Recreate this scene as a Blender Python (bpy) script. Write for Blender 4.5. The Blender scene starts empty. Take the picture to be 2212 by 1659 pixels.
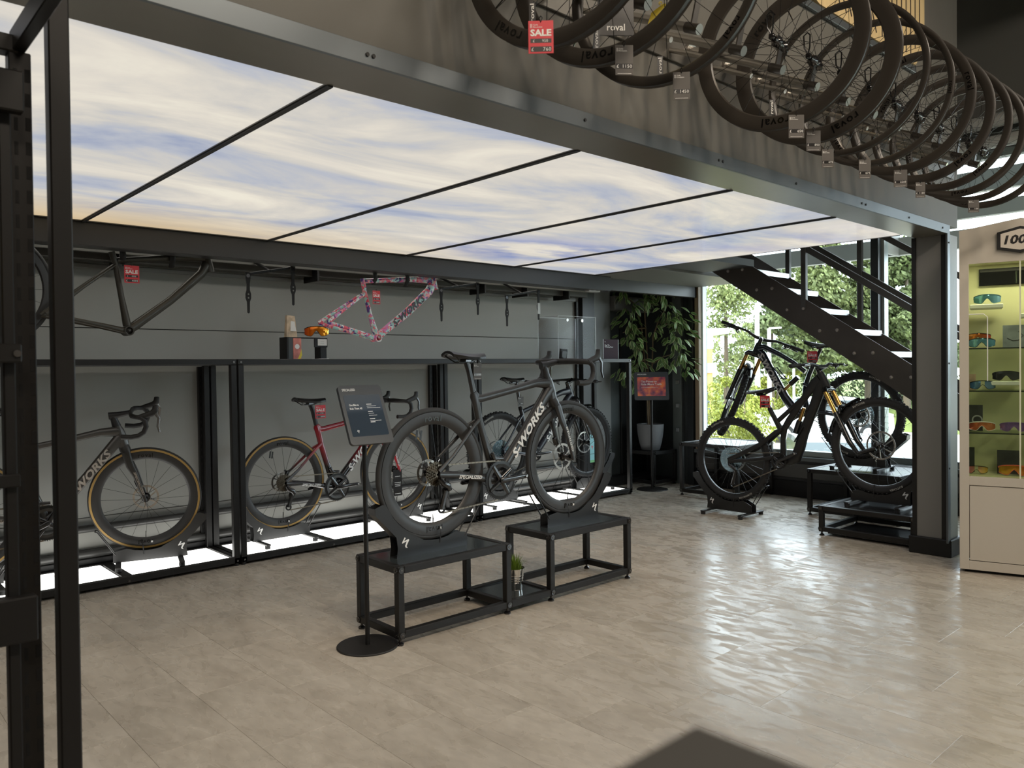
import bpy, bmesh, math, random
from math import sin, cos, pi, radians, sqrt, atan2
from mathutils import Vector, Matrix

# ------------------------------------------------------------------ camera, sky, sun, lights, exposure
SC = bpy.context.scene
COL = SC.collection
CAM_H = 1.30
def _cam():
    yaw, pitch, roll = radians(42.28695), radians(-1.08674), radians(-0.75209)
    f = Vector((sin(yaw)*cos(pitch), cos(yaw)*cos(pitch), sin(pitch)))
    r = Vector((cos(yaw), -sin(yaw), 0)); u = r.cross(f)
    c, s = cos(roll), sin(roll)
    r, u = c*r+s*u, -s*r+c*u
    cd = bpy.data.cameras.new('camera'); co = bpy.data.objects.new('camera', cd); COL.objects.link(co)
    m = Matrix((r, u, -f)).transposed().to_4x4(); m.translation = (0, 0, CAM_H)
    co.matrix_world = m
    cd.sensor_width = 36.0; cd.lens = 36.0*1696.1/2212; cd.clip_start = 0.02; cd.clip_end = 200
    cd.dof.use_dof = True; cd.dof.focus_distance = 4.6; cd.dof.aperture_fstop = 6.5
    SC.camera = co
_cam()
vs = SC.view_settings
vs.view_transform = 'Standard'; vs.look = 'None'; vs.exposure = 0.0; vs.gamma = 1.0; vs.use_curve_mapping = False

W = bpy.data.worlds.new('sky'); SC.world = W; W.use_nodes = True
_bg = W.node_tree.nodes['Background']; _bg.inputs[0].default_value = (0.80, 0.90, 1.0, 1); _bg.inputs[1].default_value = 7.5

def lamp(name, kind, loc, energy, color, target=None, **kw):
    l = bpy.data.lights.new(name, kind); l.energy = energy; l.color = color
    for k, v in kw.items(): setattr(l, k, v)
    o = bpy.data.objects.new(name, l); COL.objects.link(o); o.location = loc
    if target is not None:
        o.rotation_euler = (Vector(target)-Vector(loc)).to_track_quat('-Z', 'Y').to_euler()
    return o
lamp('sun', 'SUN', (0, 0, 20), 6.0, (1.0, 0.93, 0.80), target=(5, -3.2, 11.5), angle=radians(0.6))
WARM = (1.0, 0.80, 0.58)
# track spots of the tall hall, aimed at the wall with the hanging wheels
for sx, sy, tx, tz, e in ((0.9, -0.35, 1.7, 2.6, 78), (2.5, -0.25, 3.1, 2.6, 78), (4.0, -0.35, 4.4, 2.6, 70), (5.4, -0.5, 5.5, 2.2, 44)):
    lamp('spot_light', 'SPOT', (sx, sy, 4.35), e, WARM, target=(tx, 1.95, tz), spot_size=radians(58), spot_blend=0.8, shadow_soft_size=0.03)
# ceiling light panels of the hall
for sx, sy, e in ((-0.6, -1.5, 95), (2.0, -1.5, 95), (4.6, -1.5, 80)):
    lamp('ceiling_panel', 'AREA', (sx, sy, 4.5), e, (1.0, 0.87, 0.72), target=(sx+0.3, sy+2.2, 0), shape='RECTANGLE', size=1.6, size_y=0.6)
# led strip fill added behind the dark beam to brighten the back wall
for sx in (1.0, 3.0, 5.0):
    lamp('wall_wash_fill', 'AREA', (sx, 5.20, 2.16), 2.6, (1.0, 0.95, 0.86), target=(sx, 5.36, 0), shape='RECTANGLE', size=1.8, size_y=0.05)

# ------------------------------------------------------------------ helpers
Z3 = Vector((0, 0, 1))
MATS = {}
def V(*a): return Vector(a)
def mat(name, col, rough=0.5, metal=0.0, spec=0.5, emit=None, estr=0.0, coat=0.0, var=0.0, vscale=6.0, bump=0.0, bscale=60.0, stretch=None, rand=0.0, alpha=1.0):
    if name in MATS: return MATS[name]
    m = bpy.data.materials.new(name); m.use_nodes = True
    nt = m.node_tree; b = nt.nodes['Principled BSDF']
    b.inputs['Base Color'].default_value = (*col, 1); b.inputs['Roughness'].default_value = rough
    b.inputs['Metallic'].default_value = metal; b.inputs['Specular IOR Level'].default_value = spec
    if coat: b.inputs['Coat Weight'].default_value = coat; b.inputs['Coat Roughness'].default_value = 0.08
    if emit: b.inputs['Emission Color'].default_value = (*emit, 1); b.inputs['Emission Strength'].default_value = estr
    if var or bump or rand:
        tc = nt.nodes.new('ShaderNodeTexCoord'); mp = nt.nodes.new('ShaderNodeMapping')
        nt.links.new(tc.outputs['Object'], mp.inputs[0])
        if stretch: mp.inputs['Scale'].default_value = stretch
        if var or rand:
            n = nt.nodes.new('ShaderNodeTexNoise'); n.inputs['Scale'].default_value = vscale; n.inputs['Detail'].default_value = 6
            nt.links.new(mp.outputs[0], n.inputs['Vector'])
            mr = nt.nodes.new('ShaderNodeMapRange'); mr.inputs[1].default_value = 0.25; mr.inputs[2].default_value = 0.75
            mr.inputs[3].default_value = 1-var; mr.inputs[4].default_value = 1+var
            nt.links.new(n.outputs[0], mr.inputs[0]); val = mr.outputs[0]
            if rand:
                oi = nt.nodes.new('ShaderNodeObjectInfo'); m2 = nt.nodes.new('ShaderNodeMapRange')
                m2.inputs[3].default_value = 1-rand; m2.inputs[4].default_value = 1+rand
                nt.links.new(oi.outputs['Random'], m2.inputs[0])
                mu = nt.nodes.new('ShaderNodeMath'); mu.operation = 'MULTIPLY'
                nt.links.new(val, mu.inputs[0]); nt.links.new(m2.outputs[0], mu.inputs[1]); val = mu.outputs[0]
            vm = nt.nodes.new('ShaderNodeVectorMath'); vm.operation = 'SCALE'; vm.inputs[0].default_value = col
            nt.links.new(val, vm.inputs['Scale']); nt.links.new(vm.outputs[0], b.inputs['Base Color'])
        if bump:
            n2 = nt.nodes.new('ShaderNodeTexNoise'); n2.inputs['Scale'].default_value = bscale; n2.inputs['Detail'].default_value = 4
            nt.links.new(mp.outputs[0], n2.inputs['Vector'])
            bp = nt.nodes.new('ShaderNodeBump'); bp.inputs['Strength'].default_value = bump; bp.inputs['Distance'].default_value = 0.004
            nt.links.new(n2.outputs[0], bp.inputs['Height']); nt.links.new(bp.outputs[0], b.inputs['Normal'])
    MATS[name] = m
    return m
def glassmat(name, tint=(1, 1, 1), refl=0.12, rough=0.02):
    if name in MATS: return MATS[name]
    m = bpy.data.materials.new(name); m.use_nodes = True; nt = m.node_tree; nt.nodes.clear()
    out = nt.nodes.new('ShaderNodeOutputMaterial'); mix = nt.nodes.new('ShaderNodeMixShader')
    t = nt.nodes.new('ShaderNodeBsdfTransparent'); t.inputs[0].default_value = (*tint, 1)
    g = nt.nodes.new('ShaderNodeBsdfGlossy'); g.inputs['Roughness'].default_value = rough
    lw = nt.nodes.new('ShaderNodeLayerWeight'); lw.inputs[0].default_value = 0.2
    mr = nt.nodes.new('ShaderNodeMapRange'); mr.inputs[3].default_value = refl*0.25; mr.inputs[4].default_value = min(1, refl*4)
    nt.links.new(lw.outputs['Fresnel'], mr.inputs[0]); nt.links.new(mr.outputs[0], mix.inputs[0])
    nt.links.new(t.outputs[0], mix.inputs[1]); nt.links.new(g.outputs[0], mix.inputs[2]); nt.links.new(mix.outputs[0], out.inputs[0])
    MATS[name] = m
    return m

class MB:
    def __init__(s): s.v = []; s.f = []; s.mi = []; s.cur = 0
    def add(s, vs, fs):
        o = len(s.v); s.v += [tuple(x) for x in vs]
        for f in fs: s.f.append([i+o for i in f]); s.mi.append(s.cur)
        return s
    def box(s, x0, x1, y0, y1, z0, z1, c=0.0):
        if x1 < x0: x0, x1 = x1, x0
        if y1 < y0: y0, y1 = y1, y0
        if z1 < z0: z0, z1 = z1, z0
        return s.obox(V((x0+x1)/2, (y0+y1)/2, (z0+z1)/2), (x1-x0, y1-y0, z1-z0), None, c)
    def obox(s, cen, size, rot=None, c=0.0):
        hx, hy, hz = size[0]/2, size[1]/2, size[2]/2
        vs = []; fs = []
        if c <= 0 or c >= min(hx, hy, hz):
            vs = [V(a*hx, b*hy, d*hz) for a in (-1, 1) for b in (-1, 1) for d in (-1, 1)]
            fs = [(0, 1, 3, 2), (4, 6, 7, 5), (0, 4, 5, 1), (2, 3, 7, 6), (0, 2, 6, 4), (1, 5, 7, 3)]
        else:
            idx = {}
            for a in (-1, 1):
                for b in (-1, 1):
                    for d in (-1, 1):
                        for k in range(3):
                            e = [hx-c, hy-c, hz-c]; e[k] = (hx, hy, hz)[k]
                            idx[(a, b, d, k)] = len(vs); vs.append(V(a*e[0], b*e[1], d*e[2]))
            I = lambda a, b, d, k: idx[(a, b, d, k)]
            for a in (-1, 1):
                fs.append([I(a, -1, -1, 0), I(a, 1, -1, 0), I(a, 1, 1, 0), I(a, -1, 1, 0)])
                fs.append([I(-1, a, -1, 1), I(1, a, -1, 1), I(1, a, 1, 1), I(-1, a, 1, 1)])
                fs.append([I(-1, -1, a, 2), I(1, -1, a, 2), I(1, 1, a, 2), I(-1, 1, a, 2)])
            for a in (-1, 1):
                for b in (-1, 1):
                    fs.append([I(a, b, -1, 0), I(a, b, 1, 0), I(a, b, 1, 1), I(a, b, -1, 1)])
                    fs.append([I(a, -1, b, 0), I(a, 1, b, 0), I(a, 1, b, 2), I(a, -1, b, 2)])
                    fs.append([I(-1, a, b, 1), I(1, a, b, 1), I(1, a, b, 2), I(-1, a, b, 2)])
                    for d in (-1, 1): fs.append([I(a, b, d, 0), I(a, b, d, 1), I(a, b, d, 2)])
        cen = Vector(cen)
        return s.add([(rot @ v if rot else v)+cen for v in vs], fs)
    def beam(s, p0, p1, w, h, up=Z3, c=0.0, ext=0.0):
        p0, p1 = Vector(p0), Vector(p1); d = (p1-p0); L = d.length+2*ext; d.normalize()
        up = Vector(up); sd = d.cross(up)
        if sd.length < 1e-5: sd = d.cross(V(1, 0, 0))
        sd.normalize(); u = sd.cross(d).normalized()
        return s.obox((p0+p1)/2, (L, w, h), Matrix((d, sd, u)).transposed(), c)
    def loft(s, pts, rad, side=None, n=10, caps=True, sq=1.0, closed=False):
        pts = [Vector(p) for p in pts]; m = len(pts); rings = []
        prev = None
        for i, p in enumerate(pts):
            if closed: t = pts[(i+1) % m]-pts[i-1]
            else: t = pts[min(i+1, m-1)]-pts[max(i-1, 0)]
            t.normalize()
            if side is not None: a = Vector(side)
            elif prev is None: a = t.cross(Z3) if abs(t.z) < 0.9 else t.cross(V(0, 1, 0))
            else: a = prev
            a = a-t*a.dot(t); a.normalize(); b = t.cross(a); prev = a
            r = rad[i] if isinstance(rad, list) else rad
            if isinstance(r, (int, float)): ra = rb = r
            else: ra, rb = r
            ring = []
            for k in range(n):
                th = 2*pi*(k+0.5)/n; ct, st = cos(th), sin(th)
                if sq != 1.0: ct = math.copysign(abs(ct)**sq, ct); st = math.copysign(abs(st)**sq, st)
                ring.append(p+a*(ra*ct)+b*(rb*st))
            rings.append(ring)
        vs = [v for r in rings for v in r]; fs = []
        for i in range(m if closed else m-1):
            j = (i+1) % m
            for k in range(n):
                l = (k+1) % n; fs.append((i*n+k, i*n+l, j*n+l, j*n+k))
        if caps and not closed:
            fs.append(list(range(n))[::-1]); fs.append([(m-1)*n+k for k in range(n)])
        return s.add(vs, fs)
    def cyl(s, p0, p1, r0, r1=None, n=12, caps=True):
        return s.loft([p0, p1], [r0, r0 if r1 is None else r1], n=n, caps=caps)
    def rev(s, prof, cen=(0, 0, 0), axis=(0, 1, 0), n=48, closed=True, a0=0.0, a1=2*pi):
        ax = Vector(axis).normalized(); u = ax.cross(Z3) if abs(ax.z) < 0.9 else V(1, 0, 0); u = (u-ax*u.dot(ax)).normalized(); w = ax.cross(u)
        cen = Vector(cen); m = len(prof); full = abs(a1-a0-2*pi) < 1e-6; cnt = n if full else n+1
        vs = [cen+(u*cos(a0+(a1-a0)*i/n)+w*sin(a0+(a1-a0)*i/n))*r+ax*h for i in range(cnt) for r, h in prof]
        fs = []
        for i in range(n):
            j = (i+1) % cnt
            for k in range(m if closed else m-1):
                l = (k+1) % m; fs.append((i*m+k, i*m+l, j*m+l, j*m+k))
        return s.add(vs, fs)
    def prism(s, poly, o, u, v, d):
        o, u, v = Vector(o), Vector(u), Vector(v); w = u.cross(v).normalized()*d; m = len(poly)
        vs = [o+u*a+v*b for a, b in poly]; vs += [p+w for p in vs]
        fs = [list(range(m))[::-1], [m+k for k in range(m)]]+[(k, (k+1) % m, m+(k+1) % m, m+k) for k in range(m)]
        return s.add(vs, fs)
    def quad(s, a, b, c, d): return s.add([a, b, c, d], [(0, 1, 2, 3)])
    def disc(s, cen, axis, r, n=16):
        ax = Vector(axis).normalized(); u = ax.orthogonal().normalized(); w = ax.cross(u); cen = Vector(cen)
        return s.add([cen+u*(r*cos(2*pi*k/n))+w*(r*sin(2*pi*k/n)) for k in range(n)], [list(range(n))])
    def text(s, body, o, u, v, h, bold=0.0, width=None, shear=0.0, align='L', font=None, lift=0.0, mapf=None, spacing=1.0):
        vs, fs, (w0, w1) = text_geo(body, bold, spacing)
        o, u, v = Vector(o), Vector(u).normalized(), Vector(v).normalized(); nrm = u.cross(v)
        sc = h/0.7; sx = sc if width is None else width/(w1-w0)
        tot = (w1-w0)*sx; off = -w0*sx-(tot/2 if align == 'C' else (tot if align == 'R' else 0))
        out = []
        for a, b in vs:
            x = a*sx+off+shear*b*sc; y = b*sc
            out.append(mapf(x, y) if mapf else o+u*x+v*y+nrm*lift)
        return s.add(out, fs)
    def build(s, name, material, parent=None, smooth=0, loc=None, recalc=True):
        me = s.mesh(name, material, smooth, recalc)
        return obj(name, me, parent, loc)
    def mesh(s, name, material, smooth=0, recalc=True):
        me = bpy.data.meshes.new(name); me.from_pydata(s.v, [], s.f)
        ms = material if isinstance(material, (list, tuple)) else [material]
        for m in ms: me.materials.append(m)
        if len(ms) > 1: me.polygons.foreach_set('material_index', s.mi)
        if recalc and len(s.f) < 60000:
            bm = bmesh.new(); bm.from_mesh(me); bmesh.ops.recalc_face_normals(bm, faces=bm.faces[:]); bm.to_mesh(me); bm.free()
        if smooth:
            me.shade_smooth()
            me.set_sharp_from_angle(angle=radians(smooth))
        me.update()
        return me
_TX = {}
def text_geo(body, bold, spacing=1.0):
    key = (body, bold, spacing)
    if key not in _TX:
        c = bpy.data.curves.new('lettering', 'FONT'); c.body = body; c.size = 1.0; c.offset = bold; c.resolution_u = 2; c.space_character = spacing
        o = bpy.data.objects.new('lettering', c); COL.objects.link(o)
        dg = bpy.context.evaluated_depsgraph_get()
        me = bpy.data.meshes.new_from_object(o.evaluated_get(dg))
        vs = [(p.co.x, p.co.y) for p in me.vertices]; fs = [list(p.vertices) for p in me.polygons]
        xs = [a for a, b in vs] or [0, 1]
        _TX[key] = (vs, fs, (min(xs), max(xs)))
        bpy.data.objects.remove(o); bpy.data.curves.remove(c); bpy.data.meshes.remove(me)
    return _TX[key]
def obj(name, me, parent=None, loc=None):
    o = bpy.data.objects.new(name, me); COL.objects.link(o)
    if loc is not None: o.location = loc
    if parent is not None: o.parent = parent
    return o
def tag(o, label, cat, group=None, kind=None):
    o['label'] = label; o['category'] = cat
    if group: o['group'] = group
    if kind: o['kind'] = kind
    return o
def thing(name, label, cat, loc=(0, 0, 0), rz=0.0, group=None):
    o = bpy.data.objects.new(name, None); COL.objects.link(o); o.empty_display_size = 0.05
    o.location = loc; o.rotation_euler = (0, 0, rz)
    return tag(o, label, cat, group)
def struct(name, mb, m, parent=None, smooth=0):
    o = mb.build(name, m, parent, smooth)
    if parent is None: o['kind'] = 'structure'
    return o
def copy_tree(o, parent=None):
    c = o.copy(); COL.objects.link(c); c.parent = parent
    for ch in list(o.children): copy_tree(ch, c)
    return c
RND = random.Random(7)

# ------------------------------------------------------------------ shared materials
BLACK = mat('black_powder_coat', (0.008, 0.008, 0.008), 0.48, spec=0.35)
BLACKG = mat('black_gloss', (0.008, 0.008, 0.009), 0.12, coat=0.6)
RUBBER = mat('rubber', (0.012, 0.012, 0.0125), 0.75)
CARBON = mat('matt_carbon', (0.020, 0.020, 0.021), 0.42, var=0.1, vscale=20)
CARBONG = mat('satin_carbon', (0.014, 0.014, 0.015), 0.25, coat=0.3)
STEEL = mat('brushed_steel', (0.55, 0.53, 0.50), 0.28, 1.0)
STEELD = mat('dark_steel', (0.16, 0.15, 0.14), 0.35, 1.0)
ALU = mat('aluminium', (0.62, 0.62, 0.62), 0.35, 1.0)
GOLD = mat('gold_coating', (0.55, 0.33, 0.10), 0.22, 1.0)
WHITE = mat('white_print', (0.80, 0.80, 0.78), 0.5)
SILVERP = mat('silver_print', (0.55, 0.54, 0.52), 0.35, 0.3)
RED = mat('sale_red', (0.62, 0.030, 0.045), 0.45)
CARDG = mat('grey_card', (0.075, 0.068, 0.062), 0.55)
DARKP = mat('dark_print', (0.010, 0.009, 0.009), 0.3)
ACRYL = glassmat('acrylic', (0.99, 0.995, 0.995), 0.010)
# ------------------------------------------------------------------ the setting
FLOORM = mat('floor_base', (0.20, 0.18, 0.15), 0.6)
def floor_tile_mat():
    m = bpy.data.materials.new('stone_vinyl'); m.use_nodes = True; nt = m.node_tree; b = nt.nodes['Principled BSDF']
    N = nt.nodes.new; L = nt.links.new
    tc = N('ShaderNodeTexCoord'); oi = N('ShaderNodeObjectInfo')
    off = N('ShaderNodeVectorMath'); off.operation = 'SCALE'; off.inputs['Scale'].default_value = 37.0
    cmb = N('ShaderNodeCombineXYZ'); L(oi.outputs['Random'], cmb.inputs[0]); L(oi.outputs['Random'], cmb.inputs[1]); L(cmb.outputs[0], off.inputs[0])
    ad = N('ShaderNodeVectorMath'); L(tc.outputs['Object'], ad.inputs[0]); L(off.outputs[0], ad.inputs[1])
    mp = N('ShaderNodeMapping'); mp.inputs['Scale'].default_value = (1.0, 0.42, 1.0); L(ad.outputs[0], mp.inputs[0])
    n1 = N('ShaderNodeTexNoise'); n1.inputs['Scale'].default_value = 5; n1.inputs['Detail'].default_value = 8; n1.inputs['Roughness'].default_value = 0.65; n1.inputs['Distortion'].default_value = 0.8
    n2 = N('ShaderNodeTexNoise'); n2.inputs['Scale'].default_value = 34; n2.inputs['Detail'].default_value = 5
    L(mp.outputs[0], n1.inputs['Vector']); L(mp.outputs[0], n2.inputs['Vector'])
    r1 = N('ShaderNodeValToRGB'); e = r1.color_ramp.elements
    e[0].position = 0.30; e[0].color = (0.39, 0.345, 0.285, 1); e[1].position = 0.72; e[1].color = (0.54, 0.49, 0.415, 1)
    k = r1.color_ramp.elements.new(0.5); k.color = (0.47, 0.42, 0.35, 1)
    L(n1.outputs[0], r1.inputs[0])
    mx = N('ShaderNodeMix'); mx.data_type = 'RGBA'; mx.blend_type = 'MULTIPLY'; mx.inputs[0].default_value = 0.35
    r2 = N('ShaderNodeValToRGB'); r2.color_ramp.elements[0].position = 0.3; r2.color_ramp.elements[0].color = (0.6, 0.6, 0.6, 1); r2.color_ramp.elements[1].position = 0.65
    L(n2.outputs[0], r2.inputs[0]); L(r1.outputs[0], mx.inputs[6]); L(r2.outputs[0], mx.inputs[7])
    mr = N('ShaderNodeMapRange'); mr.inputs[3].default_value = 0.95; mr.inputs[4].default_value = 1.05; L(oi.outputs['Random'], mr.inputs[0])
    sc = N('ShaderNodeVectorMath'); sc.operation = 'SCALE'; L(mx.outputs[2], sc.inputs[0]); L(mr.outputs[0], sc.inputs['Scale']); L(sc.outputs[0], b.inputs['Base Color'])
    n3 = N('ShaderNodeTexNoise'); n3.inputs['Scale'].default_value = 14; n3.inputs['Detail'].default_value = 7; n3.inputs['Distortion'].default_value = 1.2; L(mp.outputs[0], n3.inputs['Vector'])
    rr = N('ShaderNodeValToRGB'); rr.color_ramp.elements[0].position = 0.44; rr.color_ramp.elements[0].color = (0.22, 0.22, 0.22, 1); rr.color_ramp.elements[1].position = 0.60; rr.color_ramp.elements[1].color = (0.44, 0.44, 0.44, 1)
    L(n3.outputs[0], rr.inputs[0]); L(rr.outputs[0], b.inputs['Roughness'])
    bp = N('ShaderNodeBump'); bp.inputs['Strength'].default_value = 0.10; bp.inputs['Distance'].default_value = 0.003; L(n3.outputs[0], bp.inputs['Height']); L(bp.outputs[0], b.inputs['Normal'])
    return m
TILEM = floor_tile_mat()
fl = struct('floor', MB().box(-4.2, 7.35, -5.2, 6.0, -0.12, -0.004), FLOORM)
TW, TL = 0.305, 0.61
tile_me = MB().obox((0, 0, -0.002), (TW-0.0007, TL-0.0007, 0.004), None, 0.0006).mesh('tile', TILEM)
wide_me = {}
# floor tiles in view, staggered lengths along the depth of the shop
for i in range(-1, 24):
    x = 1.16+TW*(i-4)+TW/2
    st = (0.0, 0.21, 0.40)[(i*2) % 3]
    for j in range(12):
        y = 0.05+st+TL*j
        # keep what the camera can see of the floor
        if y > 5.75: continue
        d = x*0.673+y*0.740; lat = x*0.740-y*0.673
        if d < 0.9 or abs(lat) > 0.70*d+0.35: continue
        if x > 7.28: continue
        obj('tile', tile_me, fl, (x, y, 0))
rest = MB(); rest.box(-4.2, 7.35, -5.2, 0.2, -0.004, -0.0015)
rest.build('floor_covering', mat('plain_vinyl', (0.40, 0.35, 0.28), 0.4, var=0.12, vscale=4), fl)

WALLG = mat('grey_wall_panel', (0.27, 0.27, 0.25), 0.55, var=0.03, vscale=1.5)
WALLD = mat('dark_grey_wall', (0.075, 0.080, 0.076), 0.5)
WALLF = mat('grey_concrete_board', (0.092, 0.089, 0.079), 0.6, var=0.09, vscale=2.2)
CEILD = mat('dark_ceiling', (0.030, 0.028, 0.025), 0.7)
DUCTM = mat('pale_duct', (0.33, 0.33, 0.31), 0.5)
# back wall behind the shelf unit: horizontal sheet panels with open joints
wb = struct('wall_back', MB().box(-4.2, 6.34, 5.712, 5.9, 0, 2.55), mat('joint_black', (0.02, 0.02, 0.02), 0.8))
for z0, z1 in ((0.10, 0.145), (0.149, 0.357), (0.361, 1.606), (1.611, 2.20)):
    wb_p = MB().box(-4.2, 6.15, 5.70, 5.714, z0, z1, 0.002).build('panel', WALLG, wb)
MB().box(-4.2, 6.15, 5.66, 5.70, 0.0, 0.095, 0.004).build('base_strip', BLACK, wb)
MB().loft([(-4.2, 5.675, 0.125), (6.05, 5.675, 0.125)], 0.028, n=12).build('cable_pipe', mat('dark_pipe', (0.045, 0.045, 0.043), 0.35), wb, 40)
MB().loft([(-4.2, 5.672, 0.29), (6.05, 5.672, 0.29)], (0.024, 0.024), n=12).build('cable_pipe', MATS['dark_pipe'], wb, 40)
MB().box(-4.2, 6.1, 5.685, 5.70, 2.0, 2.03, 0.004).build('wall_rail', mat('grey_rail', (0.22, 0.22, 0.21), 0.4), wb)
# corner by the window: steel post, grey panels, dark recess
struct('wall_corner', MB().box(6.15, 6.34, 5.64, 5.9, 0, 2.5, 0.004), mat('black_post', (0.02, 0.021, 0.022), 0.4))
struct('wall_return', MB().box(6.34, 6.62, 5.66, 5.9, 0, 2.5, 0.004), mat('grey_column', (0.15, 0.155, 0.148), 0.5))
struct('wall_recess', MB().box(6.62, 7.35, 5.74, 5.9, 0, 2.5, 0.0), mat('dark_panel', (0.055, 0.066, 0.066), 0.45))
dr = struct('door_1', MB().box(6.86, 7.32, 5.715, 5.745, 0.1, 2.06, 0.004), mat('black_door', (0.012, 0.014, 0.014), 0.4))
MB().box(6.63, 7.33, 5.60, 5.74, 1.93, 2.09, 0.006).build('door_header', mat('grey_header', (0.14, 0.14, 0.13), 0.5), dr)
struct('baseboard_back', MB().box(6.15, 7.35, 5.60, 5.74, 0, 0.10, 0.004), BLACK)

# window wall (x = 7.30): solid corner, plinth, mullions, panes
WX = 7.30
FRAMEM = mat('window_frame', (0.25, 0.28, 0.27), 0.32, 0.4)
FRAMED = mat('window_frame_dark', (0.022, 0.026, 0.028), 0.35)
wr = struct('wall_right', MB().box(WX, WX+0.22, 5.02, 5.9, 0, 4.6, 0.003), mat('dark_corner', (0.035, 0.042, 0.042), 0.45))
MB().box(WX-0.06, WX, 5.02, 5.10, 0, 2.3, 0.004).build('corner_strip', FRAMED, wr)
MB().box(WX-0.05, WX, 5.18, 5.30, 0, 2.3, 0.004).build('corner_panel', mat('grey_green', (0.12, 0.14, 0.135), 0.4), wr)
for zc in (2.22, 1.13, 0.87, 0.60):
    MB().box(WX-0.075, WX-0.05, 5.20, 5.24, zc-0.02, zc+0.02, 0.002).build('hinge', ALU, wr)
pl = struct('wall_plinth', MB().box(WX, WX+0.22, -5.2, 5.02, 0, 0.36, 0.003), mat('plinth_dark', (0.040, 0.040, 0.040), 0.5))
MB().box(WX-0.03, WX+0.03, -5.2, 5.02, 0.0, 0.16, 0.004).build('skirting', BLACK, pl)
MB().box(WX-0.02, WX, 2.2, 5.02, 0.19, 0.33, 0.003).build('panel', mat('plinth_panel', (0.075, 0.072, 0.066), 0.5), pl)
MB().box(WX-0.05, WX+0.24, -5.2, 5.02, 0.36, 0.40, 0.004).build('window_sill', mat('sill', (0.09, 0.10, 0.10), 0.3), pl)
GLASS = glassmat('window_glass', (0.95, 0.98, 0.97), 0.06)
ys = [5.02, 3.075, 1.10, -0.9, -3.0, -5.2]
for k in range(5):
    y1, y0 = ys[k], ys[k+1]
    w = struct('window_%d' % (k+1), MB().box(WX+0.02, WX+0.11, y1-0.07, y1, 0.40, 3.06, 0.003).box(WX+0.02, WX+0.11, y0, y0+0.05, 0.40, 3.06, 0.003)
               .box(WX+0.02, WX+0.11, y0+0.05, y1-0.07, 0.40, 0.455, 0.003).box(WX+0.02, WX+0.11, y0+0.05, y1-0.07, 2.99, 3.06, 0.003), FRAMEM)
    MB().box(WX+0.058, WX+0.066, y0+0.05, y1-0.07, 0.455, 2.99).build('pane', GLASS, w)
MB().box(WX-0.05, WX+0.02, 3.03, 3.10, 0.40, 3.05, 0.003).build('mullion_cover', FRAMED, bpy.data.objects['window_2'])
MB().box(WX-0.035, WX+0.02, 4.96, 5.01, 0.40, 2.4, 0.003).build('mullion_cover', mat('wood_reveal', (0.30, 0.22, 0.14), 0.5), bpy.data.objects['window_1'])
MB().box(WX-0.04, WX+0.02, 4.90, 4.925, 0.40, 2.4, 0.002).build('mullion_strip', mat('pale_strip', (0.7, 0.74, 0.74), 0.3), bpy.data.objects['window_1'])
struct('wall_right_upper', MB().box(WX, WX+0.22, -5.2, 5.02, 3.06, 4.6), mat('upper_right_wall', (0.11, 0.11, 0.10), 0.6))
# the rest of the hall, out of view, so that the light stays in the shop
struct('wall_left', MB().box(-4.3, -4.2, -5.2, 5.9, 0, 4.7), mat('hall_wall', (0.28, 0.27, 0.25), 0.7))
struct('wall_front', MB().box(-4.3, 7.5, -5.3, -5.2, 0, 4.7), MATS['hall_wall'])
cl = struct('ceiling', MB().box(-4.3, 7.55, -5.3, 5.9, 4.6, 4.72), CEILD)
for yy in (-1.0, 0.9, 2.6): MB().box(5.2, 7.5, yy, yy+0.34, 4.18, 4.6, 0.004).build('ceiling_beam', mat('black_beam', (0.006, 0.006, 0.006), 0.7), cl)
struct('wall_upper_back', MB().box(-4.2, 7.35, 5.0, 5.1, 2.5, 4.6), mat('upper_wall', (0.05, 0.05, 0.048), 0.6))
st_ = struct('wall_stairwell', MB().box(5.87, 5.95, 2.02, 5.0, 2.35, 4.6), mat('stairwell_wall', (0.07, 0.07, 0.066), 0.6))

# mezzanine: fascia wall, soffit, steel edge angle, pier
fa = struct('wall_fascia', MB().box(-4.2, 5.852, 1.915, 2.0, 2.215, 4.6, 0.002), WALLF)
MB().box(-4.2, 5.852, 2.0, 2.10, 2.172, 2.6).build('fascia_back', WALLD, fa)
ANG = mat('edge_angle', (0.11, 0.125, 0.135), 0.36, 0.5)
t1 = struct('trim_1', MB().box(-4.2, 5.68, 1.904, 1.916, 2.158, 2.216, 0.001).box(5.634, 5.68, 1.904, 1.916, 0.10, 2.16, 0.001), ANG)
bolt_me = MB().cyl((0, 0, 0), (0, -0.004, 0), 0.006, n=8).mesh('bolt', BLACK)
for bx in (1.2, 1.22, 2.1, 2.95, 2.98, 3.62, 4.35, 4.40, 5.0, 5.55): obj('bolt', bolt_me, t1, (bx, 1.904, 2.186))
for bz in (2.10, 1.3, 0.6): obj('bolt', bolt_me, t1, (5.658, 1.904, bz))
struct('beam_soffit', MB().box(-4.2, 5.68, 1.916, 2.125, 2.160, 2.175, 0.001), mat('sheet_soffit', (0.16, 0.145, 0.115), 0.30, 0.35, var=0.12, vscale=3))
so = struct('ceiling_soffit', MB().box(-4.2, 5.56, 2.10, 5.0, 2.19, 2.25).box(5.56, 6.36, 3.75, 5.0, 2.19, 2.25).box(-4.2, 7.3, 5.0, 5.9, 2.22, 2.30), mat('soffit_dark', (0.030, 0.030, 0.030), 0.6))
MB().box(5.56, 7.28, 4.28, 5.02, 2.165, 2.20, 0.002).build('soffit_panel', mat('soffit_panel', (0.13, 0.13, 0.115), 0.5), so)
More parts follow.
